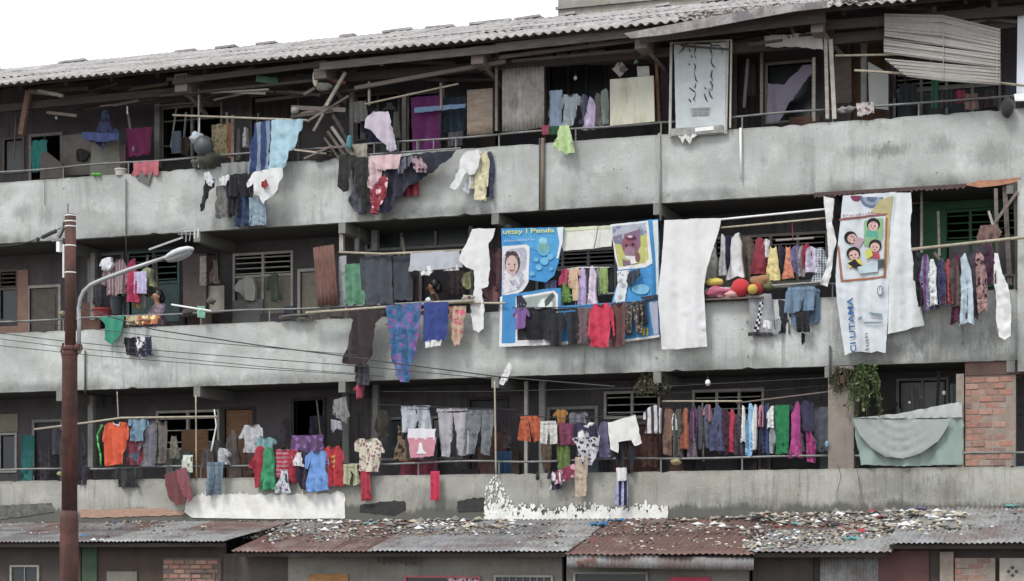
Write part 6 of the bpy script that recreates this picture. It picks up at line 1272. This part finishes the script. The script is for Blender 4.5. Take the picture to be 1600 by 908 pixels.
# slatted bamboo blind, slat by slat
bl = empty('slatted_blind', P(1470, 25, -.3), 'grey bamboo slat blind hanging loose and fanned at top right', 'blind')
M_sl = [mat_plain('slat_%d' % i, c, .85, .25, 8, (1, 1, 8)) for i, c in enumerate([(.29, .275, .255), (.23, .215, .20), (.33, .315, .295), (.17, .16, .15)])]
LT = [(1382, 24), (1382, 59), (1382, 82), (1390, 104)]; n = 34
for i in range(n):
    u_ = i / (n - 1)
    if u_ < .45: xl, yl = 1382, 23 + u_ / .45 * 34
    elif u_ < .72: xl, yl = 1381, 60 + (u_ - .45) / .27 * 24
    else: xl, yl = 1382 + (u_ - .72) * 120, 92 + (u_ - .72) / .28 * 26
    yr = 47 + u_ * 84; a = P(xl, yl, -.3 - .1 * u_ + .015 * (i % 2)); c = P(1563, yr, -.32 - .1 * u_ + .015 * (i % 2)); mid_ = P(1473, (yl + yr) / 2 - (10 * (1 - u_ * 2) if u_ < .5 else 0) + random.uniform(-1, 1), -.34 - .1 * u_)
    q = a.lerp(c, .001)
    wdt = .036 if not .43 < u_ < .75 else .026
    mb = MB(); mb.bar(a, mid_, wdt, .012); mb.bar(mid_, c, wdt * 1.0, .012); mb.build('slat', M_sl[i % 4 if random.random() > .4 else 2], bl)
for px in (1474, 1558, 1400):
    yt = {1474: 25, 1558: 46, 1400: 26}[px]; yb = {1474: 124, 1558: 131, 1400: 60}[px]; MB().tube([P(px, yt, -.40), P(px, yb, -.48)], .006, 5).build('cord', M_woodl, bl)

# ================================================================== TOYS, BAGS, SMALL THINGS
def blob(name, label, cat, px, py, y, rx, ry, rz, h, k=1.1, jit=.12, **kw):
    c = P(px, py, y); o = MB().ball((c.x, y, c.z), rx, ry, rz, 14, 10, jit, px).build(name, mat_cloth(h, k, **kw), None, (c.x, y, c.z - rz), smooth=True); return tag(o, label, cat)
shf = MB().box(X(1098, .0), X(1196, .0), -.18, .13, Z(1150, 467, 0) - .02, Z(1150, 467, 0)).build('shelf', M_wood, None, P(1100, 467, 0)); tag(shf, 'narrow wooden shelf under the bright balls', 'shelf')
blob('cushion', 'yellow cushion lying left of the red ball', 'cushion', 1116, 441, -.05, .17, .12, .075, 'e0cc50')
blob('blanket', 'pink patterned quilt bundled below the yellow cushion', 'quilt', 1124, 457, -.08, .28, .15, .10, 'c05878', jit=.5, pat='floral', h2='f0b8c0', ps=6)
blob('blanket', 'pale pink quilt bundle leaning on the red ball', 'quilt', 1144, 461, -.1, .17, .12, .075, 'e0a8a8', jit=.4)
blob('ball', 'shiny bright red ball with a pale print on the shelf', 'ball', 1157, 450, -.1, .165, .165, .165, 'd8182c', jit=0)
blob('ball', 'second red ball partly hidden behind the yellow ball', 'ball', 1183, 451, .02, .12, .12, .12, 'c01c2c', jit=0)
blob('ball', 'small yellow ball in front of the red balls', 'ball', 1176, 452, -.2, .09, .09, .09, 'd8b840', jit=0)
blob('soft_toy', 'tan plush bundle behind the yellow ball', 'soft toy', 1187, 440, .05, .17, .12, .11, 'a8784c', jit=.5)
blob('soft_toy', 'olive cloth bundle right of the tan plush', 'bundle', 1200, 447, .02, .09, .08, .09, '6c6a3c', jit=.5)
blob('cloth_bundle', 'white cloth bundle topping the hanging round pot', 'bundle', 308, 216, -.15, .13, .12, .12, 'b8c4cc', jit=.6)
c = P(318, 228, -.2); MB_pot = MB().ball((c.x, -.2, c.z), .20, .18, .20, 16, 10, .05, 3).build('cooking_pot', mat_plain('soot_metal', (.07, .075, .08), .5, .4, 6), None, (c.x, -.2, c.z - .2), smooth=True); tag(MB_pot, 'round sooty pot hung in a net on the top gallery', 'pot')
blob('sack', 'olive grey sack slumped on the parapet below the sooty pot', 'sack', 324, 248, -.12, .22, .15, .17, '4a4a40', jit=.5); blob('sack', 'small grey rag sack left of the olive one', 'sack', 306, 256, -.08, .10, .09, .10, '5e605c', jit=.6)
pole_thing('cord', 'white cord holding up the sooty pot', 'cord', [(312, 180, -.15), (311, 208, -.15)], .012, M_white)
blob('plastic_jug', 'yellowish white plastic jug tucked under the eave', 'jug', 493, 122, -.35, .055, .055, .16, 'e0dcc0', jit=.15)
blob('cloth_bundle', 'dusty bundle stuffed below the plastic jug', 'bundle', 505, 136, -.3, .17, .1, .07, '8c8880', jit=.6)
blob('plant_pot', 'round dark green potted plant clump at the top left corner post', 'plant', 446, 238, .0, .0, .0, .0, '204030') if False else None
def bucket(label, px, py, y, r, h_, h, name='bucket'):
    c = P(px, py, y); t = empty(name, (c.x, y, c.z), label, name.replace('_', ' ')); mb = MB(); mb.tube([(c.x, y, c.z), (c.x, y, c.z + h_)], r * .82, 14, r).build('body', mat_cloth(h, 1.1), t, smooth=False)
    mb = MB(); mb.tube([(c.x, y, c.z + h_ - .02), (c.x, y, c.z + h_ + .008)], r * 1.07, 14).build('rim', mat_cloth(h, 1.2), t); return t
bucket('white plastic bucket standing on the top parapet', 189, 275, .05, .12, .13, 'c4c0b4'); bucket('red plastic basin on the middle parapet behind the green towel', 160, 494, .3, .20, .14, '9c3434', 'basin')
bucket('small dark green pot on the middle gallery beside the red basin', 183, 492, .35, .13, .35, '2a3438', 'drum')
for i, (px, py) in enumerate(((148, 273), (155, 273))):
    blob('slipper', ('left' if i == 0 else 'right') + ' lime green slipper drying on the top parapet', 'slipper', px, py, -.02, .045, .09, .03, '7ae040', jit=.1)
def bulb(label, px, py, y, r=.035):
    c = P(px, py, y); t = empty('light_bulb', (c.x, y, c.z + .08), label, 'light bulb'); MB().ball((c.x, y, c.z), r, r, r * 1.2, 10, 8).build('globe', mat_plain('bulb_glass', (.82, .82, .8), .2, .02, 2, bmp=0), t, smooth=True)
    MB().tube([(c.x, y, c.z + r), (c.x, y, c.z + r + .05)], .018, 8).build('socket', M_cable, t); MB().tube([(c.x, y, c.z + r + .05), (c.x, y, c.z + r + .4)], .004, 4).build('cord', M_cable, t)
bulb('white light bulb hanging on the top floor above the pale shirts', 899, 122, .6); bulb('white light bulb hanging above the green tarpaulin', 1475, 614, .5); bulb('light bulb hanging on the top floor at far left', 88, 184, .6, .03)
bulb('white light bulb hung under the middle slab over the shirt row', 1106, 598, .1, .05); bulb('small light bulb near the tarpaulin middle', 1421, 629, .6, .025)
lc = P(199, 178, -.1); tag(MB().tube([(lc.x, -.1, lc.z), (lc.x, -.1, lc.z + .15)], .015, 6).build('lamp_tube', M_white, None, (lc.x, -.1, lc.z)), 'short white tube dangling under the roof at left', 'tube')
# motor scooter helmet like drum at far right of the top parapet
blob('helmet', 'dark round helmet hung on the far right of the top parapet', 'helmet', 1574, 168, -.15, .11, .12, .17, '3a3438', jit=.1)
blob('cloth_bundle', 'heap of grey white rags on the top parapet by the pale posts', 'bundle', 1322, 172, .02, .13, .1, .06, '9a9894', jit=.7)
blob('flower_pot', 'blue ball hanging beside the plaster pier', 'ball', 1292, 694, -.05, .035, .035, .06, '7ea4c4', jit=0)[0:0] if False else blob('ball', 'small pale blue float hanging beside the plaster pier', 'float', 1292, 694, -.05, .035, .035, .06, '7ea4c4', jit=0)
blob('basket', 'tan straw basket low on the shirt row rail', 'basket', 1056, 722, -.02, .09, .08, .06, 'a89468', jit=.4)
blob('cloth_bundle', 'dirty white bundle on the middle rail by the maroon shirt', 'bundle', 731, 467, -.25, .11, .1, .07, 'b8a8a0', jit=.6, pat='floral', h2='504038', ps=9); blob('bag', 'round white plastic bag knotted on the bamboo pole', 'bag', 669, 469, -.35, .055, .05, .05, 'd8dce0', jit=.3)
blob('bag', 'small black bag dangling from the lowest rail by the twin pillars', 'bag', 840, 745, -.1, .04, .04, .07, '2c2a24', jit=.4)
STK = ['brown scrap stick slanting in the middle of the stick pile', 'grey painted stick slanting left of the olive trousers', 'lowest left brown stick of the slanting pile', 'dark stick slanting highest beside the cream towel', 'flat brown stick lying under the slanting pile', 'brown plank sloping up right above the dull rag heap', 'brown stick rising steeply toward the eave brace', 'dark plank lying across the dull rag heap', 'thin pale bamboo lying left on the parapet', 'thin brown stick propped on the dark scrap heap', 'short brown stick standing above the dull rag heap', 'short dark stick right of the plastic jug bundle']
# bundle of sticks and scrap wood at the top floor centre left
for i, (a, b_, wd, cc) in enumerate([((512, 205), (540, 245), .05, M_wood), ((518, 198), (548, 240), .06, M_greyw), ((507, 215), (530, 248), .04, M_wood), ((530, 196), (552, 236), .05, M_woodd), ((500, 232), (548, 228), .04, M_wood), ((470, 178), (530, 165), .05, M_wood), ((480, 190), (545, 150), .04, M_wood), ((455, 182), (520, 174), .06, M_woodd), ((460, 234), (510, 240), .03, M_bamboo), ((475, 248), (520, 228), .03, M_wood), ((490, 205), (505, 178), .05, M_wood), ((520, 180), (536, 205), .06, M_woodd)]):
    o = MB().bar(P(*a, -.1 - .03 * i), P(*b_, .0 - .03 * i), wd, .03).build('stick', cc, None, P(*b_, -.1)); tag(o, STK[i], 'stick', 'scrap sticks piled on the top gallery')
blob('cloth_bundle', 'small teal plastic bag in the scrap stick pile', 'bag', 546, 222, -.3, .06, .05, .12, '4a9098', jit=.5); blob('cloth_bundle', 'pale grey tin stuck on the bamboo pole end', 'tin', 461, 173, -.3, .08, .08, .07, '9c9890', jit=.2)
blob('cloth_bundle', 'heap of dull rags on the top gallery right of the curtain', 'bundle', 488, 180, -.1, .22, .12, .07, '5c544e', jit=.8); blob('cloth_bundle', 'dark heap of scraps on the parapet left of the olive trousers', 'bundle', 502, 244, -.02, .22, .12, .09, '35322e', jit=.9)
blob('cloth_bundle', 'grey crumpled tarpaulin on the parapet left of the dark shawl', 'bundle', 466, 495, -.1, .3, .1, .05, '706c64', jit=.8)
for i, (px, py, s_, h, lab) in enumerate([(292, 490, .1, '4c4440', 'brown scrap bundle on the middle rail beside the white pole'), (330, 470, .09, '5a5450', 'grey brown rag heap near the mint rag'), (98, 490, .07, '9a9070', 'yellowish rag tied on the rail left of the red pole'), (93, 740, .05, 'b8b070', 'yellow tag on the lowest rail beside the red pole'), (437, 242, .12, '6c6a66', 'grey bundle on the top parapet right of the sarong'), (1238, 60, .03, '808080', 'tiny clip holding the canvas strip')]):
    blob('cloth_bundle', lab, 'bundle', px, py, .0, s_, s_ * .7, s_ * .7, h, jit=.8)
# plants: hanging green plant by the pier, dry palm frond in the gallery
def leafy(name, label, px, py, y, rad, drop, n, cols, cat='plant', leaf=.05):
    c = P(px, py, y); root = empty(name, (c.x, y, c.z), label, cat); r = random.Random(px)
    stems = MB(); lv = [MB() for _ in cols]
    MB().tube([(c.x, y, c.z - .16), (c.x, y, c.z - .02)], .06, 10, .085).build('pot', mat_plain('clay_pot', (.12, .07, .05), .8), root)
    for i in range(n):
        a = r.uniform(0, 2 * math.pi); L = r.uniform(.25, 1) ** .8 * rad; dr = drop * r.uniform(.15, 1.0); up = r.uniform(.05, .3) * rad; p0 = Vector((c.x, y, c.z)); pts = []
        for j in range(7):
            t_ = j / 6; pts.append(p0 + Vector((math.cos(a) * L * t_ ** .7, math.sin(a) * L * .7 * t_, up * math.sin(t_ * 3.1) * 2 - dr * t_ ** 1.8)) + Vector([r.uniform(-.012, .012) for _ in range(3)]))
        stems.tube(pts, .004, 4)
        mb = lv[r.choices(range(len(cols)), [3, 2, 1][:len(cols)])[0]]
        for j in range(1, 7):
            for _ in range(r.randint(2, 5)):
                q = pts[j - 1].lerp(pts[j], r.random()); d = Vector((r.uniform(-1, 1), r.uniform(-1, 1), r.uniform(-1.1, .5))).normalized(); s_ = d.cross(Vector([r.uniform(-1, 1) for _ in range(3)])).normalized(); l_ = leaf * r.uniform(.5, 1.3); w_ = l_ * r.uniform(.18, .34)
                mb.add([q, q + d * l_ * .5 + s_ * w_, q + d * l_, q + d * l_ * .5 - s_ * w_], [(0, 1, 2, 3)])
    stems.build('stems', mat_plain('green_stem', (.06, .07, .03)), root)
    for i, (m_, (nm, col)) in enumerate(zip(lv, cols)): m_.build(nm, mat_plain('leaf_%d_%d' % (px, i), col, .55, .4, 12, bmp=0), root)
    return root
leafy('hanging_plant', 'bright green leafy plant spilling down beside the plaster pier', 1352, 582, -.12, .32, .78, 62, [('foliage', (.065, .11, .028)), ('foliage', (.11, .16, .045)), ('foliage', (.028, .05, .02))], leaf=.07)
leafy('hanging_plant', 'brown withered plant clinging to the pier left of the green plant', 1316, 585, -.06, .26, .42, 50, [('foliage', (.085, .07, .045)), ('foliage', (.06, .07, .035))], leaf=.06)
leafy('hanging_plant', 'drooping dry brown plant under the slab by the shirt row', 1018, 600, .15, .36, .26, 70, [('foliage', (.075, .07, .035)), ('foliage', (.05, .045, .028))], leaf=.07)
leafy('hanging_plant', 'dusty green plant behind the scrap sticks', 520, 240, .1, .2, .15, 30, [('foliage', (.03, .06, .045))])
# ================================================================== PEOPLE
def skinned(name, joints, edges_, mat, parent, loc, sub_=2, root=0):
    me = bpy.data.meshes.new(name); me.from_pydata([Vector(j[:3]) for j in joints], edges_, []); ob = bpy.data.objects.new(name, me); COL.objects.link(ob)
    sk = ob.modifiers.new('s', 'SKIN'); sk.use_smooth_shade = True
    for i, j in enumerate(joints): v = me.skin_vertices[0].data[i]; v.radius = (j[3], j[4] if len(j) > 4 else j[3]); v.use_root = (i == root)
    ss = ob.modifiers.new('u', 'SUBSURF'); ss.levels = sub_; ss.render_levels = sub_
    dg = bpy.context.evaluated_depsgraph_get(); m2 = bpy.data.meshes.new_from_object(ob.evaluated_get(dg)); bpy.data.objects.remove(ob)
    m2.materials.clear(); m2.materials.append(mat)
    for p in m2.polygons: p.use_smooth = True
    o = link(name, m2, None, parent); o.location = Vector(loc); return o
M_skin = mat_plain('brown_skin', (.30, .155, .105), .6, .08, 5, bmp=.05); M_hair = mat_plain('black_hair', (.012, .010, .010), .45, .3, 20); M_eye = mat_plain('eye_dark', (.02, .015, .015), .3, .05, 3, bmp=0)
def person(label, px, y, floor, hgt, face, shirt_h, arm_px=None, pat=None, long_hair=True, hide_arm=False):
    """standing figure behind a parapet; face = heading in radians of the look direction in x,y"""
    x0 = X(px, y); root = empty('person', (x0, y, floor), label, 'person'); s = hgt / 1.6
    c, sn = math.cos(face), math.sin(face); F = lambda a, b_, z: (a * c - b_ * sn, a * sn + b_ * c, z)   # a forward, b left
    hd_ = 1.47 * s; J = [F(0, 0, .86 * s) + (.13, .10), F(.01, 0, 1.08 * s) + (.11, .085), F(.03, 0, 1.26 * s) + (.13, .09), F(.05, 0, 1.36 * s) + (.05, .05), F(.08, 0, 1.42 * s) + (.055, .05), F(.095, 0, 1.49 * s) + (.095, .088), F(.08, 0, 1.565 * s) + (.085, .08)]
    E = [(0, 1), (1, 2), (2, 3), (3, 4), (4, 5), (5, 6)]
    for sd_ in (-1, 1):
        k_ = len(J); J += [F(0, .09 * sd_, .80 * s) + (.085,), F(.02, .10 * sd_, .45 * s) + (.058,), F(-.02, .10 * sd_, .08 * s) + (.04,), F(.12, .11 * sd_, .03) + (.035,)]; E += [(0, k_), (k_, k_ + 1), (k_ + 1, k_ + 2), (k_ + 2, k_ + 3)]
    hands = []
    for sd_ in (-1, 1):
        k_ = len(J); reach = .34 if arm_px else .12
        el = F(.16, .22 * sd_, 1.06 * s); wr = F(.16 + reach * .75, .16 * sd_ - (.05 if arm_px else 0), (1.04 * s) if arm_px else .9 * s)
        J += [F(.03, .17 * sd_, 1.30 * s) + (.055,), el + (.04,), wr + (.026,), tuple(Vector(wr) + Vector(F(.07, 0, -.01)) * 1.0) + (.03,)]; E += [(2, k_), (k_, k_ + 1), (k_ + 1, k_ + 2), (k_ + 2, k_ + 3)]
        pl = Vector(J[-1][:3])
        for q in range(4):
            b0 = len(J); o_ = Vector(F(.035, (q - 1.5) * .018, .0)); L = (.055, .065, .06, .045)[q]
            J += [tuple(pl + o_) + (.0095,), tuple(pl + o_ + Vector(F(L * .6, 0, -.008))) + (.009,), tuple(pl + o_ + Vector(F(L, 0, -.03))) + (.0075,)]; E += [(k_ + 3, b0), (b0, b0 + 1), (b0 + 1, b0 + 2)]
        b0 = len(J); J += [tuple(pl + Vector(F(-.01, -.03 * sd_, 0))) + (.011,), tuple(pl + Vector(F(.03, -.045 * sd_, -.01))) + (.009,)]; E += [(k_ + 3, b0), (b0, b0 + 1)]
    skinned('body', J, E, M_skin, root, (0, 0, 0), 2)
    # shirt
    S = [F(0, 0, .84 * s) + (.165, .13), F(.01, 0, 1.08 * s) + (.135, .11), F(.03, 0, 1.27 * s) + (.15, .11), F(.045, 0, 1.335 * s) + (.075, .07)]; SE = [(0, 1), (1, 2), (2, 3)]
    for sd_ in (-1, 1): k_ = len(S); S += [F(.03, .17 * sd_, 1.30 * s) + (.075,), F(.12, .215 * sd_, 1.14 * s) + (.062,)]; SE += [(2, k_), (k_, k_ + 1)]
    skinned('shirt', S, SE, mat_cloth(shirt_h, 1.1, pat, '9a8a98', 26), root, (0, 0, 0), 2)
    MB().tube([tuple(Vector(F(0, 0, .9 * s)) + root.location), tuple(Vector(F(0, 0, .3 * s)) + root.location)], .17, 12, .24).build('skirt', mat_cloth('3a3440'), root, smooth=True)
    H = Vector(F(.03, 0, 1.545 * s)) + root.location; mb = MB().ball(H, .098, .10, .108, 14, 10, .1, px)
    if long_hair: mb.ball(H + Vector(F(-.07, 0, -.07)), .07, .07, .10, 12, 8, .2, px)
    mb.build('hair', M_hair, root, smooth=True)
    for sd_ in (-1, 1):
        q = Vector(F(.172, .032 * sd_, 1.505 * s)) + root.location; MB().ball(q, .008, .008, .006, 8, 6).build('eye', M_eye, root, smooth=True)
        q = Vector(F(.075, .082 * sd_, 1.49 * s)) + root.location; MB().ball(q, .018, .01, .028, 8, 6).build('ear', M_skin, root, smooth=True)
    q = Vector(F(.186, 0, 1.475 * s)) + root.location; MB().ball(q, .013, .013, .022, 8, 6).build('nose', M_skin, root, smooth=True)
    q = Vector(F(.176, 0, 1.442 * s)) + root.location; MB().ball(q, .008, .022, .006, 8, 6).build('mouth', mat_plain('lips', (.22, .07, .06), .5, .1, 4, bmp=0), root, smooth=True)
    return root
person('woman in a mauve dotted shirt leaning on the middle parapet and looking down', 250, .30, 5.7, 1.72, math.radians(240), '6a5668', True, 'floral')
person('dark haired adult in a dark green shirt behind the middle rail looking left', 682, .5, 5.7, 1.68, math.radians(190), '26332c', True)
person('dark haired child barely showing above the bamboo pole', 629, .45, 5.7, 1.32, math.radians(250), '4a3c3c', True, long_hair=False)
# ================================================================== RUBBISH ON THE SHED ROOFS
def roof_at(px, py):
    for (a, b_, ze, zb) in ROOFS:
        if a <= px < b_:
            d = FWD + RGT * ((px - 800) / 3000.0) + Vector((0, 0, (870 - py) / 3000.0)); sl = (zb - ze) / 2.78
            t_ = (ze + sl * (CAM.y - YE) - CAM.z) / (d.z - sl * d.y)
            p = CAM + d * t_; p.y = min(-.12, max(YE + .1, p.y)); p.z = ze + sl * (p.y - YE); return p
    return None
RC = {n_: mat_cloth(h, 1.0) for n_, h in dict(white='e6e6e4', cream='c8c0a8', grey='8e8c88', dark='2e2c2c', blue='2f78a8', red='b83848', brown='6e5848', teal='5aaeae', tan='a89a84', violet='6a5c94', green='4c8a6a').items()}
def crumple(mb, p, s_, r):
    n_ = r.choice((5, 6, 7)); a0 = r.uniform(0, 6); pts = []
    for i in range(n_): a = a0 + 2 * math.pi * i / n_; k_ = r.uniform(.5, 1.1); pts.append(p + Vector((math.cos(a) * s_ * k_, math.sin(a) * s_ * k_ * .8, r.uniform(.0, .35) * s_)))
    tp = p + Vector((r.uniform(-.3, .3) * s_, r.uniform(-.3, .3) * s_, s_ * r.uniform(.35, .8))); bt = p + Vector((0, 0, -.01))
    mb.add(pts + [tp, bt], [(i, (i + 1) % n_, n_) for i in range(n_)] + [((i + 1) % n_, i, n_ + 1) for i in range(n_)])
r = random.Random(11); bins = {k_: MB() for k_ in RC}
def zone(n_, x0, x1, f0, f1, smin, smax, wts):
    n_ = int(n_ * 2.0); smax *= 1.2
    names = list(wts); ws = list(wts.values())
    for _ in range(n_):
        px = r.uniform(x0, x1); u_ = (px - x0) / (x1 - x0); py = r.uniform(f0[0] * (1 - u_) + f0[1] * u_, f1[0] * (1 - u_) + f1[1] * u_); p = roof_at(px, py)
        if p and noise.noise(Vector((p.x * 1.3, p.y * 2.2, 3))) + .35 * noise.noise(Vector((p.x * 5, p.y * 6, 8))) > r.uniform(-.45, .25): crumple(bins[r.choices(names, ws)[0]], p + Vector((0, 0, .012)), r.uniform(smin, smax), r)
W1 = dict(white=3.5, cream=4, grey=8, dark=5, tan=5, brown=6, blue=.15, red=.2, teal=.15)
zone(1100, 380, 800, (812, 806), (848, 836), .012, .05, W1); zone(110, 395, 560, (820, 815), (852, 846), .012, .045, W1); zone(90, 126, 300, (812, 808), (842, 843), .012, .045, W1)
zone(150, 790, 1060, (818, 814), (846, 830), .012, .04, dict(white=3, grey=6, dark=3, brown=4)); zone(300, 900, 1210, (815, 802), (864, 858), .012, .045, W1)
zone(850, 1160, 1340, (810, 800), (864, 852), .012, .055, W1); zone(1200, 1300, 1500, (798, 800), (848, 832), .014, .06, dict(white=5, cream=5, grey=9, dark=6, tan=6, brown=4, teal=.3, violet=.4, red=.3))
zone(70, 0, 110, (812, 810), (835, 838), .01, .03, dict(grey=4, white=2, dark=2)); zone(50, 1480, 1600, (806, 790), (840, 830), .012, .04, dict(white=2, grey=4, dark=2, teal=1)); zone(200, 1060, 1320, (803, 795), (812, 806), .02, .06, W1)
zone(260, 1170, 1330, (846, 840), (862, 850), .02, .06, W1); zone(160, 800, 1170, (820, 815), (862, 862), .02, .05, W1); zone(70, 150, 360, (812, 810), (840, 838), .02, .05, W1); zone(110, 1300, 1500, (800, 802), (840, 826), .06, .12, dict(white=4, cream=4, grey=6, tan=4, dark=2, violet=.5, red=.4)); zone(60, 500, 800, (814, 808), (834, 826), .05, .11, dict(white=5, cream=3, grey=5, tan=3, dark=1)); zone(60, 1060, 1300, (806, 802), (830, 824), .05, .10, W1)
for n_, mb in bins.items():
    if mb.v: o = mb.build('scattered_rubbish', RC[n_], None, (0, YE, 2.5)); tag(o, n_ + ' scraps of litter strewn over the shed roofs', 'rubbish', None, 'stuff')
BIG = [('plastic_bag', 'large white plastic bag with ragged edge on the roof below the red tee', 'bag', 520, 820, .22, 'white'), ('plastic_bag', 'pale grey crumpled bag in the middle roof heap', 'bag', 645, 825, .2, 'grey'), ('paper', 'flat pale mint paper on the roof right of the ragged white bag', 'paper', 576, 820, .16, 'teal'), ('rag', 'blue cloth heap lying against the whitewashed wall', 'cloth', 962, 815, .17, 'blue'),
       ('rag', 'flat blue cloth beside the blue heap', 'cloth', 928, 823, .24, 'blue'), ('plastic_bag', 'cream crumpled sheet near the start of the dark red roof', 'sheet', 1078, 815, .16, 'cream'), ('plastic_bag', 'white pale plastic sheet on the dark red roof before the pier', 'bag', 1248, 821, .18, 'teal'), ('rag', 'orange red cloth on the rubbish heap under the pier', 'cloth', 1355, 804, .2, 'red'),
       ('rag', 'crimson cloth in the rubbish heap right of the orange one', 'cloth', 1377, 810, .16, 'red'), ('rag', 'violet cloth on top of the rubbish heap', 'cloth', 1428, 798, .17, 'violet'), ('plastic_bag', 'white bag beside the violet cloth', 'bag', 1412, 801, .13, 'white'), ('plastic_bag', 'teal plastic bag at the roof edge under the heap', 'bag', 1334, 845, .2, 'teal'),
       ('plastic_bag', 'white bag in the middle of the rubbish heap', 'bag', 1400, 822, .16, 'white'), ('plastic_bag', 'yellow cream bag right of the heap middle', 'bag', 1463, 817, .16, 'cream'), ('plastic_bag', 'torn white bag at the right end of the heap', 'bag', 1492, 808, .15, 'white'), ('rag', 'blue cloth at the eave beside the red pole', 'cloth', 132, 840, .13, 'blue'),
       ('plastic_bag', 'white torn plastic along the eave beside the red pole', 'bag', 143, 849, .14, 'white'), ('rag', 'dark grey rag on the eave right of the blue cloth', 'rag', 165, 842, .14, 'dark'), ('box', 'round white cup lying on the rust roof left part', 'cup', 431, 838, .06, 'white'), ('rag', 'black rag lying on the middle roof below the damp stain', 'rag', 710, 837, .10, 'dark'), ('rag', 'faded teal strip at the far right end of the grey roof', 'cloth', 1588, 789, .16, 'teal'),
       ('plastic_bag', 'white plastic strip on the narrow grey roof edge', 'bag', 1178, 855, .13, 'white'), ('paper', 'white slip on the rust roof above the zinc flap', 'paper', 1036, 861, .06, 'white'), ('rag', 'brown cardboard scrap under the long grey rail of the roof', 'cardboard', 455, 812, .1, 'brown')]
for nm, lab, cat, px, py, s_, cn in BIG:
    p = roof_at(px, py); mb = MB()
    for q in range(7): crumple(mb, p + Vector((r.uniform(-.8, .8) * s_, r.uniform(-.5, .5) * s_, .012)), s_ * r.uniform(.3, .6), r)
    tag(mb.build(nm, RC[cn], None, p), lab, cat)
# rubble and litter on the broken stretch of the main roof
mb = MB()
for _ in range(520):
    px = r.uniform(1060, 1390); x_ = X(px, -.6); y_ = r.uniform(-.75, .8); z_ = EZ + (y_ - EY) * math.tan(RP) + .03
    crumple(mb, Vector((x_, y_, z_)), r.uniform(.02, .09), r)
tag(mb.build('roof_rubble', mat_cloth('a09890', 1.0, 'floral', '4c3c38', 5), None, (X(1100, -.6), -.6, EZ)), 'pale rubble and litter lying on the broken right part of the main roof', 'rubble', None, 'stuff')
def add_print(label, poly, h, lift=.01, name='print', pat=None, h2='ffffff', ps=10):
    o, f, y = FOLDS[label]; pw = [(P(a_, c_, y).x, P(a_, c_, y).z) for a_, c_ in poly]
    vs_, fs = sheet(pw, y - lift, f, .001, .03, 0, nseed(), both=False); MB().add(vs_, fs).build(name, mat_cloth(h, 1.1, pat, h2, ps), o, smooth=True)
CK = 'grey shirt with a black and white checker stripe hung on the parapet'
for i in range(11):
    for j in range(2):
        cx_, cy_ = 1187 - i * .85 + j * 3.2, 472 + i * 4.3 + (0 if j else 0); add_print(CK, [(cx_, cy_), (cx_ + 3.2, cy_), (cx_ + 3.2, cy_ + 4), (cx_, cy_ + 4)], '16161a' if (i + j) % 2 else 'e8e8ea', .014)
add_print(CK, [(1194, 500), (1206, 502), (1205, 515), (1192, 512)], 'e8e8e6'); add_print(CK, [(1168, 519), (1208, 520), (1206, 525), (1168, 525)], '3a3a40')
RT = 'red tee shirt with a yellow print'
for q in ([(517, 713), (524, 711), (524, 714), (519, 717)], [(517, 720), (525, 717), (524, 723), (518, 724)], [(519, 727), (525, 726), (522, 731), (518, 731)]): add_print(RT, q, 'd8b030')
add_print('pink cloth with a white tower print below the white half shirt', [(655, 692), (660, 692), (662, 703), (667, 709), (650, 709), (654, 703)], 'f4e8ee')
NG = 'black jacket with neon green piping beside the red pole'
tag(FOLDS.get(NG, (None,))[0], None) if False else None
pp = MB()
for a_, c_ in (((160, 664), (152, 680)), ((152, 680), (153, 692)), ((153, 692), (157, 708)), ((157, 708), (158, 727))): pp.tube([P(*a_, .02), P(*c_, .02)], .017, 6)
jk = [o_ for o_ in COL.objects if o_.get('label') == NG][0]; pp.build('piping', mat_cloth('4cf050', 1.2), jk, smooth=True)
# logos and small prints on the clothes
def onshirt(name, px, py, w_, h_, y, h, label): 
    o, _ = D(name, label, 'print', circ(px, py, w_, h_, 10), y, h, amp=.003, th=.003)
